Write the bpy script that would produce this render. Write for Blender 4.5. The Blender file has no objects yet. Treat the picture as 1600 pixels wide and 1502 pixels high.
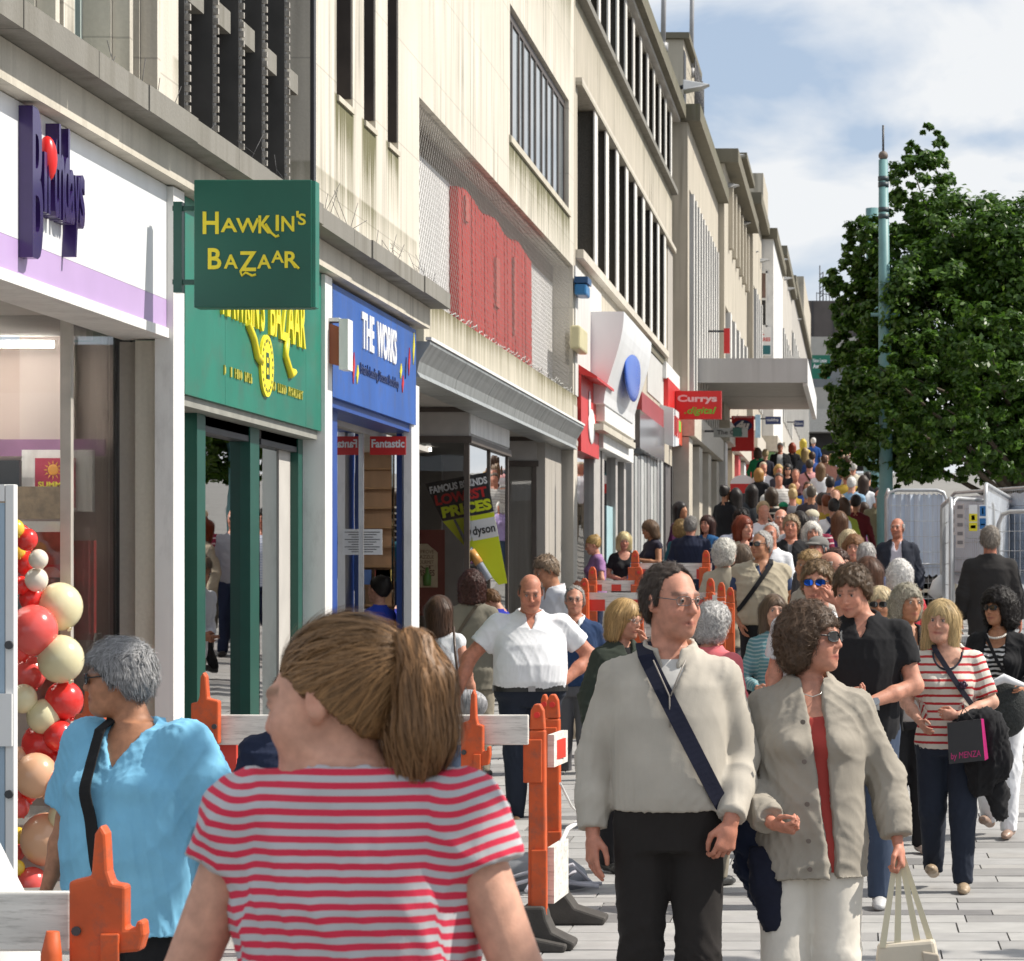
import bpy, math, random
import numpy as np
from mathutils import Vector, Matrix
random.seed(7); RS = np.random.RandomState(7)
SC = bpy.context.scene
COL = SC.collection
R = math.radians

# ------------------------------------------------------------------ camera
F = 4200.0          # focal length in photo pixels (1600 wide)
VX, HY = 1340.0, 905.0   # vanishing point of the street
CH = 1.70           # camera height
FA = 4.2            # the shop facades stand 4.2 m left of the camera axis
cam = bpy.data.cameras.new('camera')
cam.sensor_width = 36; cam.lens = F / 1600 * 36
cam.shift_x = -(VX - 800) / 1600
cam.shift_y = (HY - 751) / 1600
cam.clip_end = 3000; cam.clip_start = 0.1
cam.dof.use_dof = True; cam.dof.focus_distance = 11.0; cam.dof.aperture_fstop = 16
co = bpy.data.objects.new('camera', cam); COL.objects.link(co)
co.location = (0, 0, CH); co.rotation_euler = (R(90), 0, 0)
SC.camera = co

# ------------------------------------------------------------------ sky and sun
SUN_EL, SUN_B = 46.0, 8.0     # elevation; angle ahead of the facade normal
w = bpy.data.worlds.new('World'); SC.world = w; w.use_nodes = True
nt = w.node_tree; nt.nodes.clear()
def wn(t, **k):
    n = nt.nodes.new(t)
    for a, b in k.items(): setattr(n, a, b)
    return n
wo = wn('ShaderNodeOutputWorld'); bg = wn('ShaderNodeBackground'); bg.inputs[1].default_value = 0.082
sky = wn('ShaderNodeTexSky'); sky.sky_type = 'NISHITA'; sky.sun_disc = False
sky.sun_elevation = R(SUN_EL); sky.sun_rotation = R(90 - SUN_B); sky.air_density = 1.0; sky.dust_density = 0.6
tc = wn('ShaderNodeTexCoord'); mp = wn('ShaderNodeMapping'); mp.inputs['Scale'].default_value = (5.5, 5.5, 13.0)
mp.inputs['Location'].default_value = (0.35, 0.2, 1.05)
n1 = wn('ShaderNodeTexNoise'); n1.inputs['Scale'].default_value = 1.5; n1.inputs['Detail'].default_value = 8; n1.inputs['Roughness'].default_value = 0.5
n1.inputs['Distortion'].default_value = 0.3
cr = wn('ShaderNodeValToRGB'); cr.color_ramp.elements[0].position = 0.40; cr.color_ramp.elements[1].position = 0.55
cr.color_ramp.elements[0].color = (0.15, 0.15, 0.15, 1); cr.color_ramp.elements[1].color = (0.98, 0.98, 0.98, 1)
mx = wn('ShaderNodeMixRGB'); mx.inputs[2].default_value = (9.3, 9.5, 9.7, 1)
m0 = wn('ShaderNodeMixRGB'); m0.inputs[0].default_value = .65; m0.inputs[2].default_value = (4.6, 6.1, 8.4, 1)
L = nt.links.new
L(tc.outputs['Generated'], mp.inputs[0]); L(mp.outputs[0], n1.inputs[0]); L(n1.outputs[0], cr.inputs[0])
L(cr.outputs[0], mx.inputs[0]); L(sky.outputs[0], m0.inputs[1]); L(m0.outputs[0], mx.inputs[1]); L(mx.outputs[0], bg.inputs[0]); L(bg.outputs[0], wo.inputs[0])
sd = bpy.data.lights.new('sun', 'SUN'); sd.energy = 5.0; sd.angle = R(0.55); sd.color = (1.0, 0.935, 0.835)
so = bpy.data.objects.new('sun', sd); COL.objects.link(so)
_ts = Vector((math.cos(R(SUN_EL)) * math.cos(R(SUN_B)), math.cos(R(SUN_EL)) * math.sin(R(SUN_B)), math.sin(R(SUN_EL))))
so.rotation_euler = _ts.to_track_quat('Z', 'Y').to_euler(); so.location = (30, 12, 40)
vs = SC.view_settings
vs.view_transform = 'Standard'; vs.look = 'None'; vs.exposure = 0.24; vs.gamma = 1.0; vs.use_curve_mapping = False
try:
    SC.cycles.use_denoising = True; SC.cycles.max_bounces = 7; SC.cycles.transparent_max_bounces = 12
    SC.cycles.caustics_reflective = False; SC.cycles.caustics_refractive = False
except Exception: pass

# ------------------------------------------------------------------ pixel helpers (only used to read real positions)
_gz = [(-50, 0), (17, 0), (20, .12), (24, .38), (32, .78), (46, 1.5), (65, 2.85), (84, 4.2), (120, 6.1), (200, 9.6), (420, 9.0)]
def ground(X, Z):
    g = np.interp(Z, [a for a, b in _gz], [b for a, b in _gz])
    return g * (1 + .1 * np.clip(X, -4.6, 0) + .1 * np.clip(X, 0, 1.5) * np.clip((60 - Z) / 30, 0, 1))
def at(x, y, Z): return Vector(((x - VX) * Z / F, Z, CH - (y - HY) * Z / F))
def fz(x, off=0.0): return F * (FA - off) / (VX - x)       # depth of a pixel column on the facade plane
def fh(y, Z): return CH - (y - HY) * Z / F
# ------------------------------------------------------------------ materials
MATS = {}
def nodes(m):
    m.use_nodes = True; t = m.node_tree; return t, t.nodes['Principled BSDF']
def mk(t, typ, **k):
    n = t.nodes.new(typ)
    for a, b in k.items(): setattr(n, a, b)
    return n
def srgb(h):
    if not isinstance(h, str): return tuple(h)
    h = h.lstrip('#'); c = [int(h[i:i+2], 16) / 255 for i in (0, 2, 4)]
    return tuple(x / 12.92 if x <= .04045 else ((x + .055) / 1.055) ** 2.4 for x in c)
def rgba(c): return (*srgb(c)[:3], 1)
def mat(name, col, rough=.6, var=.12, scale=8, bump=0, bscale=60, metal=0, spec=.5, stretch=(1, 1, 1), coat=0, objcol=False, wear=0):
    """plain painted / stone / plastic surface: colour varied by noise, with wear and fine relief"""
    if name in MATS: return MATS[name]
    m = bpy.data.materials.new(name); t, b = nodes(m); MATS[name] = m
    c = srgb(col)
    tcn = mk(t, 'ShaderNodeTexCoord'); mpn = mk(t, 'ShaderNodeMapping'); mpn.inputs['Scale'].default_value = stretch
    t.links.new(tcn.outputs['Object'], mpn.inputs[0])
    nz = mk(t, 'ShaderNodeTexNoise'); nz.inputs['Scale'].default_value = scale; nz.inputs['Detail'].default_value = 6
    t.links.new(mpn.outputs[0], nz.inputs[0])
    mr = mk(t, 'ShaderNodeMapRange'); mr.inputs[1].default_value = .3; mr.inputs[2].default_value = .7
    mr.inputs[3].default_value = 1 - var; mr.inputs[4].default_value = 1 + var
    t.links.new(nz.outputs[0], mr.inputs[0])
    mm = mk(t, 'ShaderNodeVectorMath', operation='SCALE')
    if objcol:
        oi = mk(t, 'ShaderNodeObjectInfo'); t.links.new(oi.outputs['Color'], mm.inputs[0])
    else: mm.inputs[0].default_value = c[:3]
    t.links.new(mr.outputs[0], mm.inputs['Scale'])
    out = mm.outputs[0]
    if wear:        # scuffs and dirt
        nw = mk(t, 'ShaderNodeTexNoise'); nw.inputs['Scale'].default_value = scale * 2.3; nw.inputs['Detail'].default_value = 9; nw.inputs['Roughness'].default_value = .72; t.links.new(mpn.outputs[0], nw.inputs[0])
        rw = mk(t, 'ShaderNodeMapRange'); rw.inputs[1].default_value = .50; rw.inputs[2].default_value = .68; rw.inputs[3].default_value = 0; rw.inputs[4].default_value = wear; t.links.new(nw.outputs[0], rw.inputs[0])
        xw = mk(t, 'ShaderNodeMixRGB'); xw.inputs[2].default_value = (.10, .085, .07, 1); t.links.new(rw.outputs[0], xw.inputs[0]); t.links.new(out, xw.inputs[1]); out = xw.outputs[0]
    t.links.new(out, b.inputs['Base Color'])
    b.inputs['Roughness'].default_value = rough; b.inputs['Metallic'].default_value = metal
    b.inputs['Specular IOR Level'].default_value = spec
    if coat: b.inputs['Coat Weight'].default_value = coat
    if bump:
        nb = mk(t, 'ShaderNodeTexNoise'); nb.inputs['Scale'].default_value = bscale; nb.inputs['Detail'].default_value = 4
        t.links.new(mpn.outputs[0], nb.inputs[0])
        bp = mk(t, 'ShaderNodeBump'); bp.inputs['Strength'].default_value = bump; bp.inputs['Distance'].default_value = .01
        t.links.new(nb.outputs[0], bp.inputs['Height']); t.links.new(bp.outputs[0], b.inputs['Normal'])
    return m
def stone(name, col, dirt=(.09, .08, .055), moss=(.10, .095, .03), stains=(), amount=.5, joints=False):
    """weathered stone: streaks run down, moss under sills. stains = (y0,y1,ztop,length,strength)"""
    if name in MATS: return MATS[name]
    m = bpy.data.materials.new(name); t, b = nodes(m); MATS[name] = m
    tcn = mk(t, 'ShaderNodeTexCoord')
    def noise(sc, det, scale3=(1, 1, 1)):
        mpn = mk(t, 'ShaderNodeMapping'); mpn.inputs['Scale'].default_value = scale3
        t.links.new(tcn.outputs['Object'], mpn.inputs[0])
        n = mk(t, 'ShaderNodeTexNoise'); n.inputs['Scale'].default_value = sc; n.inputs['Detail'].default_value = det
        t.links.new(mpn.outputs[0], n.inputs[0]); return n.outputs[0]
    def mapr(s, a, b_, c, d):
        r = mk(t, 'ShaderNodeMapRange'); t.links.new(s, r.inputs[0])
        for i, v in enumerate((a, b_, c, d)): r.inputs[i + 1].default_value = v
        return r.outputs[0]
    def math_(op, a, c=None):
        n = mk(t, 'ShaderNodeMath', operation=op); n.use_clamp = op in ('ADD',)
        for i, v in enumerate((a, c)):
            if v is None: continue
            if isinstance(v, (int, float)): n.inputs[i].default_value = v
            else: t.links.new(v, n.inputs[i])
        return n.outputs[0]
    streak = noise(1, 5, (7, 7, .35)); blot = noise(.9, 6); fine = noise(45, 4)
    mask = math_('MULTIPLY', mapr(streak, .46, .74, 0, 1), mapr(blot, .35, .7, .1, 1))
    mask = math_('MULTIPLY', mask, amount)
    sep = mk(t, 'ShaderNodeSeparateXYZ'); t.links.new(tcn.outputs['Object'], sep.inputs[0])
    mossm = None
    fs = mapr(noise(1, 6, (16, 16, .5)), .38, .62, 0, 1)
    for (y0, y1, zt, ln, st) in stains:
        a = mapr(sep.outputs[1], y0 - .06, y0 + .06, 0, 1); a2 = mapr(sep.outputs[1], y1 - .06, y1 + .06, 1, 0)
        g = mapr(sep.outputs[2], zt - ln, zt, 0, 1); g2 = mapr(sep.outputs[2], zt, zt + .02, 1, 0)
        q = math_('MULTIPLY', math_('MULTIPLY', a, a2), math_('MULTIPLY', g, g2))
        q = math_('MULTIPLY', q, math_('ADD', math_('MULTIPLY', fs, .9), mapr(g, .6, 1, 0, .6)))
        q = math_('MULTIPLY', q, st)
        mossm = q if mossm is None else math_('ADD', mossm, q)
    def mix(fac, c1, c2):
        n = mk(t, 'ShaderNodeMixRGB'); t.links.new(fac, n.inputs[0])
        for i, v in ((1, c1), (2, c2)):
            if hasattr(v, 'links'): t.links.new(v, n.inputs[i])
            else: n.inputs[i].default_value = (*v[:3], 1)
        return n.outputs[0]
    c = srgb(col)
    base = mix(mapr(blot, .3, .7, 0, 1), [x * .88 for x in c], [min(x * 1.08, .92) for x in c])
    base = mix(mapr(fine, .3, .7, 0, .25), base, [x * .7 for x in c])
    if joints:
        mj = mk(t, 'ShaderNodeMapping'); mj.inputs['Rotation'].default_value = (0, R(90), R(90)); 
        cmb = mk(t, 'ShaderNodeCombineXYZ'); t.links.new(sep.outputs[1], cmb.inputs[0]); t.links.new(sep.outputs[2], cmb.inputs[1])
        br = mk(t, 'ShaderNodeTexBrick'); br.inputs['Scale'].default_value = 1; br.inputs['Brick Width'].default_value = 1.9
        br.inputs['Row Height'].default_value = .95; br.inputs['Mortar Size'].default_value = .006
        br.inputs['Color1'].default_value = br.inputs['Color2'].default_value = (0, 0, 0, 1); br.inputs['Mortar'].default_value = (1, 1, 1, 1)
        t.links.new(cmb.outputs[0], br.inputs[0])
        base = mix(math_('MULTIPLY', br.outputs[0], .45), base, [x * .4 for x in c])
    base = mix(mask, base, dirt)
    if mossm is not None: base = mix(math_('MINIMUM', mossm, .93), base, moss)
    t.links.new(base, b.inputs['Base Color']); b.inputs['Roughness'].default_value = .88
    bp = mk(t, 'ShaderNodeBump'); bp.inputs['Strength'].default_value = .25; bp.inputs['Distance'].default_value = .01
    t.links.new(fine, bp.inputs['Height']); t.links.new(bp.outputs[0], b.inputs['Normal'])
    return m
def glass(name, tint=(.55, .6, .6), refl=1.0, rough=.0):
    if name in MATS: return MATS[name]
    m = bpy.data.materials.new(name); m.use_nodes = True; t = m.node_tree; MATS[name] = m
    t.nodes.clear()
    o = mk(t, 'ShaderNodeOutputMaterial'); tr = mk(t, 'ShaderNodeBsdfTransparent'); tr.inputs[0].default_value = (*tint, 1)
    gl = mk(t, 'ShaderNodeBsdfGlossy'); gl.inputs['Roughness'].default_value = rough
    fr = mk(t, 'ShaderNodeFresnel'); fr.inputs[0].default_value = 1.52
    ml = mk(t, 'ShaderNodeMath', operation='MULTIPLY'); ml.inputs[1].default_value = 1.9 * refl; ml.use_clamp = True
    wv = mk(t, 'ShaderNodeTexNoise'); wv.inputs['Scale'].default_value = 1.1
    bp = mk(t, 'ShaderNodeBump'); bp.inputs['Strength'].default_value = .05; bp.inputs['Distance'].default_value = .03
    tcn = mk(t, 'ShaderNodeTexCoord'); t.links.new(tcn.outputs['Object'], wv.inputs[0])
    t.links.new(wv.outputs[0], bp.inputs['Height']); t.links.new(bp.outputs[0], gl.inputs['Normal'])
    mxs = mk(t, 'ShaderNodeMixShader')
    t.links.new(fr.outputs[0], ml.inputs[0]); t.links.new(ml.outputs[0], mxs.inputs[0])
    t.links.new(tr.outputs[0], mxs.inputs[1]); t.links.new(gl.outputs[0], mxs.inputs[2]); t.links.new(mxs.outputs[0], o.inputs[0])
    return m
def lamp_mat(name, col, strength):
    m = bpy.data.materials.new(name); t, b = nodes(m)
    b.inputs['Emission Color'].default_value = rgba(col); b.inputs['Emission Strength'].default_value = strength
    return m

# ------------------------------------------------------------------ objects
def link(name, me, parent=None):
    o = bpy.data.objects.new(name, me); COL.objects.link(o)
    if parent is not None:
        o.parent = parent
    return o
def thing(name, label, cat, loc=(0, 0, 0), group=None, rz=0, scale=1):
    o = bpy.data.objects.new(name, None); COL.objects.link(o)
    o.empty_display_size = .1
    o.location = loc; o.rotation_euler = (0, 0, rz); o.scale = (scale,) * 3
    o['label'] = label; o['category'] = cat
    if group: o['group'] = group
    return o
def tag(o, label=None, cat=None, group=None, kind=None):
    if label: o['label'] = label
    if cat: o['category'] = cat
    if group: o['group'] = group
    if kind: o['kind'] = kind
    return o
class MB:
    """collects simple solids in world coordinates and links them as one object"""
    def __init__(s): s.v = []; s.f = []; s.sm = []; s.mi = []; s.cur = 0
    def add(s, vs, fs, smooth=False):
        n = len(s.v); s.v += [tuple(map(float, q)) for q in vs]
        for f in fs: s.f.append([n + i for i in f]); s.sm.append(smooth); s.mi.append(s.cur)
        return s
    def box(s, x0, x1, y0, y1, z0, z1):
        return s.hexa([(x0, y0, z0), (x1, y0, z0), (x1, y1, z0), (x0, y1, z0), (x0, y0, z1), (x1, y0, z1), (x1, y1, z1), (x0, y1, z1)])
    def hexa(s, c):
        return s.add(c, [(3, 2, 1, 0), (4, 5, 6, 7), (0, 1, 5, 4), (1, 2, 6, 5), (2, 3, 7, 6), (3, 0, 4, 7)])
    def quad(s, *c): return s.add(c, [tuple(range(len(c)))])
    def prism(s, poly, ax, d0, d1):
        """poly 2D outline extruded along axis ax ('x','y','z') from d0 to d1"""
        n = len(poly)
        def p3(p, d): return {'x': (d, p[0], p[1]), 'y': (p[0], d, p[1]), 'z': (p[0], p[1], d)}[ax]
        v = [p3(p, d0) for p in poly] + [p3(p, d1) for p in poly]
        return s.add(v, [tuple(range(n))[::-1], tuple(range(n, 2 * n))] + [(i, (i + 1) % n, n + (i + 1) % n, n + i) for i in range(n)])
    def tube(s, pts, r, n=8, caps=True, rr=None):
        pts = [Vector(p) for p in pts]; v = []; fs = []; up0 = None
        for i, p in enumerate(pts):
            d = (pts[min(i + 1, len(pts) - 1)] - pts[max(i - 1, 0)]).normalized()
            if up0 is None: up0 = Vector((0, 0, 1)) if abs(d.z) < .9 else Vector((1, 0, 0))
            a = d.cross(up0).normalized(); b = a.cross(d).normalized(); up0 = b
            q = rr[i] if rr else r
            v += [p + a * math.cos(2 * math.pi * k / n) * q + b * math.sin(2 * math.pi * k / n) * q for k in range(n)]
        for i in range(len(pts) - 1):
            for k in range(n):
                fs.append((i * n + k, i * n + (k + 1) % n, (i + 1) * n + (k + 1) % n, (i + 1) * n + k))
        s.add(v, fs, True)
        if caps:
            m = len(s.v) - len(v)
            for q in (list(range(n))[::-1], list(range((len(pts) - 1) * n, len(pts) * n))):
                s.f.append([m + i for i in q]); s.sm.append(False); s.mi.append(s.cur)
        return s
    def ball(s, c, r, n=14, m=9, sc=(1, 1, 1)):
        v = []; fs = []
        for i in range(m + 1):
            a = math.pi * i / m
            for k in range(n):
                b = 2 * math.pi * k / n
                v.append((c[0] + r * sc[0] * math.sin(a) * math.cos(b), c[1] + r * sc[1] * math.sin(a) * math.sin(b), c[2] + r * sc[2] * math.cos(a)))
        for i in range(m):
            for k in range(n): fs.append((i * n + k, (i + 1) * n + k, (i + 1) * n + (k + 1) % n, i * n + (k + 1) % n))
        return s.add(v, fs, True)
    def build(s, name, m, parent=None, bevel=0, world=True):
        me = bpy.data.meshes.new(name); me.from_pydata(s.v, [], s.f); 
        me.polygons.foreach_set('use_smooth', s.sm)
        for q in (m if isinstance(m, (list, tuple)) else [m]): me.materials.append(q)
        me.polygons.foreach_set('material_index', s.mi); me.update()
        o = link(name, me, parent)
        if parent is not None and world:        # vertices are in world coordinates
            o.matrix_parent_inverse = Matrix.Identity(4)
            o.matrix_basis = world_of(parent).inverted()
        if bevel:
            bv = o.modifiers.new('bevel', 'BEVEL'); bv.width = bevel; bv.segments = 2; bv.limit_method = 'ANGLE'; bv.angle_limit = R(40)
            bv.harden_normals = False
        return o
def world_of(o):
    m = Matrix.LocRotScale(o.location, o.rotation_euler, o.scale) if o.matrix_basis is None else o.matrix_basis.copy()
    return m if o.parent is None else world_of(o.parent) @ o.matrix_parent_inverse @ m
def recenter(o):
    """move a top-level mesh object's origin to its base"""
    me = o.data; n = len(me.vertices); a = np.empty(n * 3, np.float32); me.vertices.foreach_get('co', a); a = a.reshape(-1, 3)
    c = np.array([a[:, 0].mean(), a[:, 1].mean(), a[:, 2].min()], np.float32)
    me.vertices.foreach_set('co', (a - c).ravel()); me.update(); o.location = [float(q) for q in c]
    return o
_tcache = {}
def text_data(s, extrude=.0, bold=0.0, shear=0.0, space=1.0):
    k = (s, extrude, bold, shear, space)
    if k in _tcache: return _tcache[k]
    c = bpy.data.curves.new('lettering', 'FONT'); c.body = s; c.size = 1; c.extrude = extrude; c.offset = bold; c.shear = shear
    c.space_character = space; c.resolution_u = 4
    o = bpy.data.objects.new('lettering', c); COL.objects.link(o)
    dg = bpy.context.evaluated_depsgraph_get(); dg.update()
    me = bpy.data.meshes.new_from_object(o.evaluated_get(dg))
    bpy.data.objects.remove(o)
    a = np.empty(len(me.vertices) * 3, np.float32); me.vertices.foreach_get('co', a); a = a.reshape(-1, 3)
    fs = [tuple(p.vertices) for p in me.polygons]
    if len(a) == 0: a = np.zeros((1, 3), np.float32)
    bpy.data.meshes.remove(me)
    a[:, :2] -= a[:, :2].min(0); sz = a[:, :2].max(0); 
    _tcache[k] = (a, fs, sz); return _tcache[k]
def lettering(mb, s, o, tx, ty, w, h, depth=.004, bold=0.0, shear=0.0, space=1.0):
    """writes s into the box at corner o, spanning w along tx and h along ty, raised by depth"""
    o, tx, ty = Vector(o), Vector(tx), Vector(ty); tz = tx.cross(ty)
    a, fs, sz = text_data(s, 0.5, bold, shear, space)
    zz = a[:, 2]
    v = [o + tx * float(p[0] / max(sz[0], 1e-6) * w) + ty * float(p[1] / max(sz[1], 1e-6) * h) + tz * (float(p[2]) + .5) * depth for p in a]
    return mb.add(v, fs)
M = mat
UX, UY, UZ = Vector((1, 0, 0)), Vector((0, 1, 0)), Vector((0, 0, 1))
# ================================================================== ground
grey_base = M('mortar', (.2, .195, .185), .95, .15, 3)
mb = MB()
zs = [-30, 0, 8, 12, 15, 17, 18.5, 20, 22, 24, 28, 32, 39, 46, 55, 65, 75, 84, 100, 120, 160, 200, 300, 420]
xs = [-60, -4.6, -3, -1.5, 0, 1.5, 3, 4, 60]
vv = [(x, z, float(ground(x, z)) - .012) for z in zs for x in xs]; nx_ = len(xs)
mb.add(vv, [(j * nx_ + i, j * nx_ + i + 1, (j + 1) * nx_ + i + 1, (j + 1) * nx_ + i) for j in range(len(zs) - 1) for i in range(nx_ - 1)], True)
pave = mb.build('pavement', grey_base); tag(pave, kind='structure')
mb = MB(); zz_ = float(ground(0, 420)) - .012
mb.quad((-2500, 420, zz_ - 4), (2500, 420, zz_ - 4), (2500, 2600, zz_ - 4), (-2500, 2600, zz_ - 4))
mb.quad((-2500, -60, -.6), (-60.01, -60, -.6), (-60.01, 420, -.6), (-2500, 420, -.6))
mb.quad((60.01, -60, -.6), (2500, -60, -.6), (2500, 420, -.6), (60.01, 420, -.6))
tag(mb.build('ground', grey_base), kind='structure')
gst = [M('granite_%d' % i, c, .8, .1, 6, .25, 160) for i, c in enumerate([(.335, .33, .325), (.295, .29, .285), (.37, .365, .355), (.18, .176, .176), (.245, .24, .235), (.34, .33, .317)])]
rs = np.random.RandomState(3)
cand = []
y = 9.0; row = 0
while y < 60:
    d = rs.choice([.22, .3, .3, .38]) if y < 30 else .42
    x = -4.15 + rs.rand() * .4
    while x < 6.5:
        ln = rs.uniform(.38, .85) if y < 30 else 1.0
        cand.append((x, x + ln, y, y + d, int(rs.choice(6, p=[.3, .2, .22, .07, .07, .14])), rs.rand())); x += ln
    y += d; row += 1
def in_view(c):
    xm, ym = (c[0] + c[1]) / 2, (c[2] + c[3]) / 2
    px = VX + xm * F / ym; py = HY + (CH - ground(xm, ym)) * F / ym
    return 780 < px < 1640 and 985 < py < 1525
vis = sorted([c for c in cand if in_view(c)], key=lambda c: c[2]); near = set(vis[:300])
rest = MB()
for c in cand:
    x0, x1, y0, y1, mi, r_ = c; j = .004
    t = .0015 + .003 * r_
    gz = lambda a, b, e: float(ground(a, b)) + e
    co8 = [(a, b, gz(a, b, -.03)) for a, b in ((x0 + j, y0 + j), (x1 - j, y0 + j), (x1 - j, y1 - j), (x0 + j, y1 - j))]
    co8 += [(a, b, gz(a, b, t)) for a, b in ((x0 + j, y0 + j), (x1 - j, y0 + j), (x1 - j, y1 - j), (x0 + j, y1 - j))]
    if c in near:
        q = MB().hexa(co8).build('paving_stone', gst[mi], pave)
    else:
        rest.cur = mi; rest.hexa(co8)
o = rest.build('paving', gst); tag(o, kind='stuff')

# ================================================================== shared materials
cream = stone('cream_stone', (.66, .615, .53), joints=True, amount=.85, stains=[(21.6, 22.4, 5.6, 1.1, 1.5), (22.8, 23.45, 5.6, 1.3, 1.5), (23.95, 24.6, 5.6, .7, 1.3), (32.4, 39.2, 7.05, .85, 1.6), (30, 39.4, 10.35, 1.5, .9), (16.5, 25.6, 4.9, .5, .4)])
cream2 = stone('cream_stone_plain', (.6, .555, .48), amount=.45, stains=[(39, 63, 9.1, .3, .4)])
ledge_m = stone('ledge_concrete', (.23, .22, .195), amount=.9)
band_m = stone('cream_band', (.58, .54, .46), amount=.6)
mossy = stone('mossy_band', (.56, .52, .43), amount=.5, stains=[(25.7, 30.2, 4.42, .5, 1.0), (30.2, 35, 4.42, .42, .75), (35, 39.7, 4.42, .46, .95)], moss=(.105, .09, .025))
white_p = M('white_panel', (.76, .77, .785), .32, .06, 1.2, stretch=(1, 3, .4))
white_paint = M('white_paint', (.76, .755, .74), .55, .08, 3, stretch=(1, 1, .3), wear=.2)
lilac = M('lilac_band', (.50, .36, .62), .35, .04, 3)
purple = M('dark_purple_plastic', (.035, .017, .10), .22, .1, 4)
red_pl = M('red_plastic', (.70, .02, .02), .3, .06, 4)
green_p = M('green_panel', (.010, .17, .115), .38, .18, 1.3, .05, 30, wear=.3)
green_d = M('dark_green_paint', (.008, .075, .055), .35, .12, 4)
yellow = M('sign_yellow', (.80, .68, .03), .5, .05, 5)
blue_p = M('blue_panel', (.024, .10, .38), .42, .16, 1.6, .04, 30, stretch=(1, 1.6, .6), wear=.4)
blue_d = M('blue_frame', (.02, .07, .30), .4, .1, 4)
dark_m = M('dark_metal', (.045, .045, .05), .5, .2, 4)
brown_m = M('brown_frame', (.085, .068, .058), .5, .15, 4)
zinc = M('zinc_canopy', (.38, .40, .40), .42, .22, 2.2, .1, 20, metal=.55, stretch=(1, 3, .5))
grey_w = M('bulkhead_shade_grey', (.42, .40, .38), .6, .1, 5)
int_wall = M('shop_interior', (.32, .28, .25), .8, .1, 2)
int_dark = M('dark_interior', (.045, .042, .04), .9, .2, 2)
wood = M('shelf_wood', (.30, .17, .08), .6, .2, 3, stretch=(1, 8, 8))
red_s = M('sign_red', (.58, .022, .02), .42, .07, 3)
black_s = M('sign_black', (.02, .02, .022), .4, .1, 3)
white_s = M('sign_white', (.8, .8, .8), .5, .03, 3)
navy_s = M('sign_navy', (.02, .035, .12), .4, .1, 3)
oval_blue = M('oval_blue', (.03, .12, .58), .25, .06, 3)
grn_s = M('sign_lime', (.16, .55, .04), .5, .05, 3)
soffit = M('soffit', (.46, .44, .41), .8, .08, 3)
disp_glass = glass('display_glass', (.93, .93, .93), .35)
sh_glass = glass('shop_glass', (.74, .77, .77), 1.5)
up_glass = M('upper_glass', (.20, .23, .25), .06, .2, 2, spec=1.0)
dk_glass = M('dark_upper_glass', (.02, .019, .018), .22, .3, 2)

# ================================================================== the long cream building
def wall_mesh(y0, y1, z0, z1, ops, X=-FA, mb=None):
    mb = mb or MB()
    ys = sorted({y0, y1, *[q for o_ in ops for q in o_[:2] if y0 < q < y1]}); zs = sorted({z0, z1, *[q for o_ in ops for q in o_[2:4] if z0 < q < z1]})
    for a, b in zip(ys, ys[1:]):
        for c, d in zip(zs, zs[1:]):
            m_, n_ = (a + b) / 2, (c + d) / 2
            if not any(o_[0] < m_ < o_[1] and o_[2] < n_ < o_[3] for o_ in ops):
                mb.quad((X, a, c), (X, b, c), (X, b, d), (X, a, d))
    for o_ in ops:
        a, b, c, d, dp = o_; c = max(c, z0); d = min(d, z1); x = X - dp
        mb.quad((x, a, c), (X, a, c), (X, a, d), (x, a, d)); mb.quad((X, b, c), (x, b, c), (x, b, d), (X, b, d))
        mb.quad((x, a, c), (x, b, c), (X, b, c), (X, a, c)); mb.quad((X, a, d), (X, b, d), (x, b, d), (x, a, d))
    mb.quad((X, y0, z1), (X, y1, z1), (X - 6, y1, z1), (X - 6, y0, z1))
    mb.quad((X - 6, y0, z0), (X, y0, z0), (X, y0, z1), (X - 6, y0, z1)); mb.quad((X, y1, z0), (X - 6, y1, z0), (X - 6, y1, z1), (X, y1, z1))
    return mb
def window(parent, a, b, c, d, X, frame_m, glass_m, muntins, fw=.05, fd=.07, label=None):
    """window > window_frame(own mesh), pane..., one pane between each pair of mullions"""
    mb = MB(); x = X
    mb.box(x, x + fd, a, a + fw, c, d).box(x, x + fd, b - fw, b, c, d).box(x, x + fd - .002, a + fw, b - fw, c, c + fw).box(x, x + fd - .002, a + fw, b - fw, d - fw, d)
    ms = sorted(muntins)
    for m_ in ms: mb.box(x, x + fd - .004, m_ - fw / 2, m_ + fw / 2, c + fw, d - fw)
    f = mb.build('window', frame_m, parent)
    if label: f['label'] = label
    e = [a + fw] + ms + [b - fw]
    for p, q in zip(e, e[1:]): MB().box(x - .01, x + .015, p, q, c + fw, d - fw).build('pane', glass_m, f)
    return f
bld = thing('stone_building', 'long cream stone building with dark slot windows above the green and blue shops', 'building', (-FA, 26, 0))
TOP = 12.5
ops = [(8.2, 9.6, 4.4, 12, .35), (10.2, 11.7, 4.4, 12, .35), (12.05, 13.72, 4.4, 12, .35), (13.95, 14.22, 4.4, 12, .32), (14.42, 15.12, 4.4, 12, .35), (15.25, 15.72, 4.4, 12, .35), (15.82, 15.97, 4.4, 12, .3),
       (16.62, 20.62, 4.42, 12.2, .3),
       (21.67, 22.36, 5.6, 12, .42), (22.87, 23.42, 5.6, 12, .42), (24.02, 24.58, 5.6, 12, .42),
       (fz(655), 39.65, 4.40, 6.32, .36), (32.48, 39.1, 7.05, 8.66, .1), (31.0, 39.1, 10.35, 12, .1)]
wall_mesh(6, 39.8, 4.25, TOP, ops).build('wall', cream, bld)
dull_teal = M('dull_teal_frame', (.36, .42, .40), .5, .1, 4)
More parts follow.
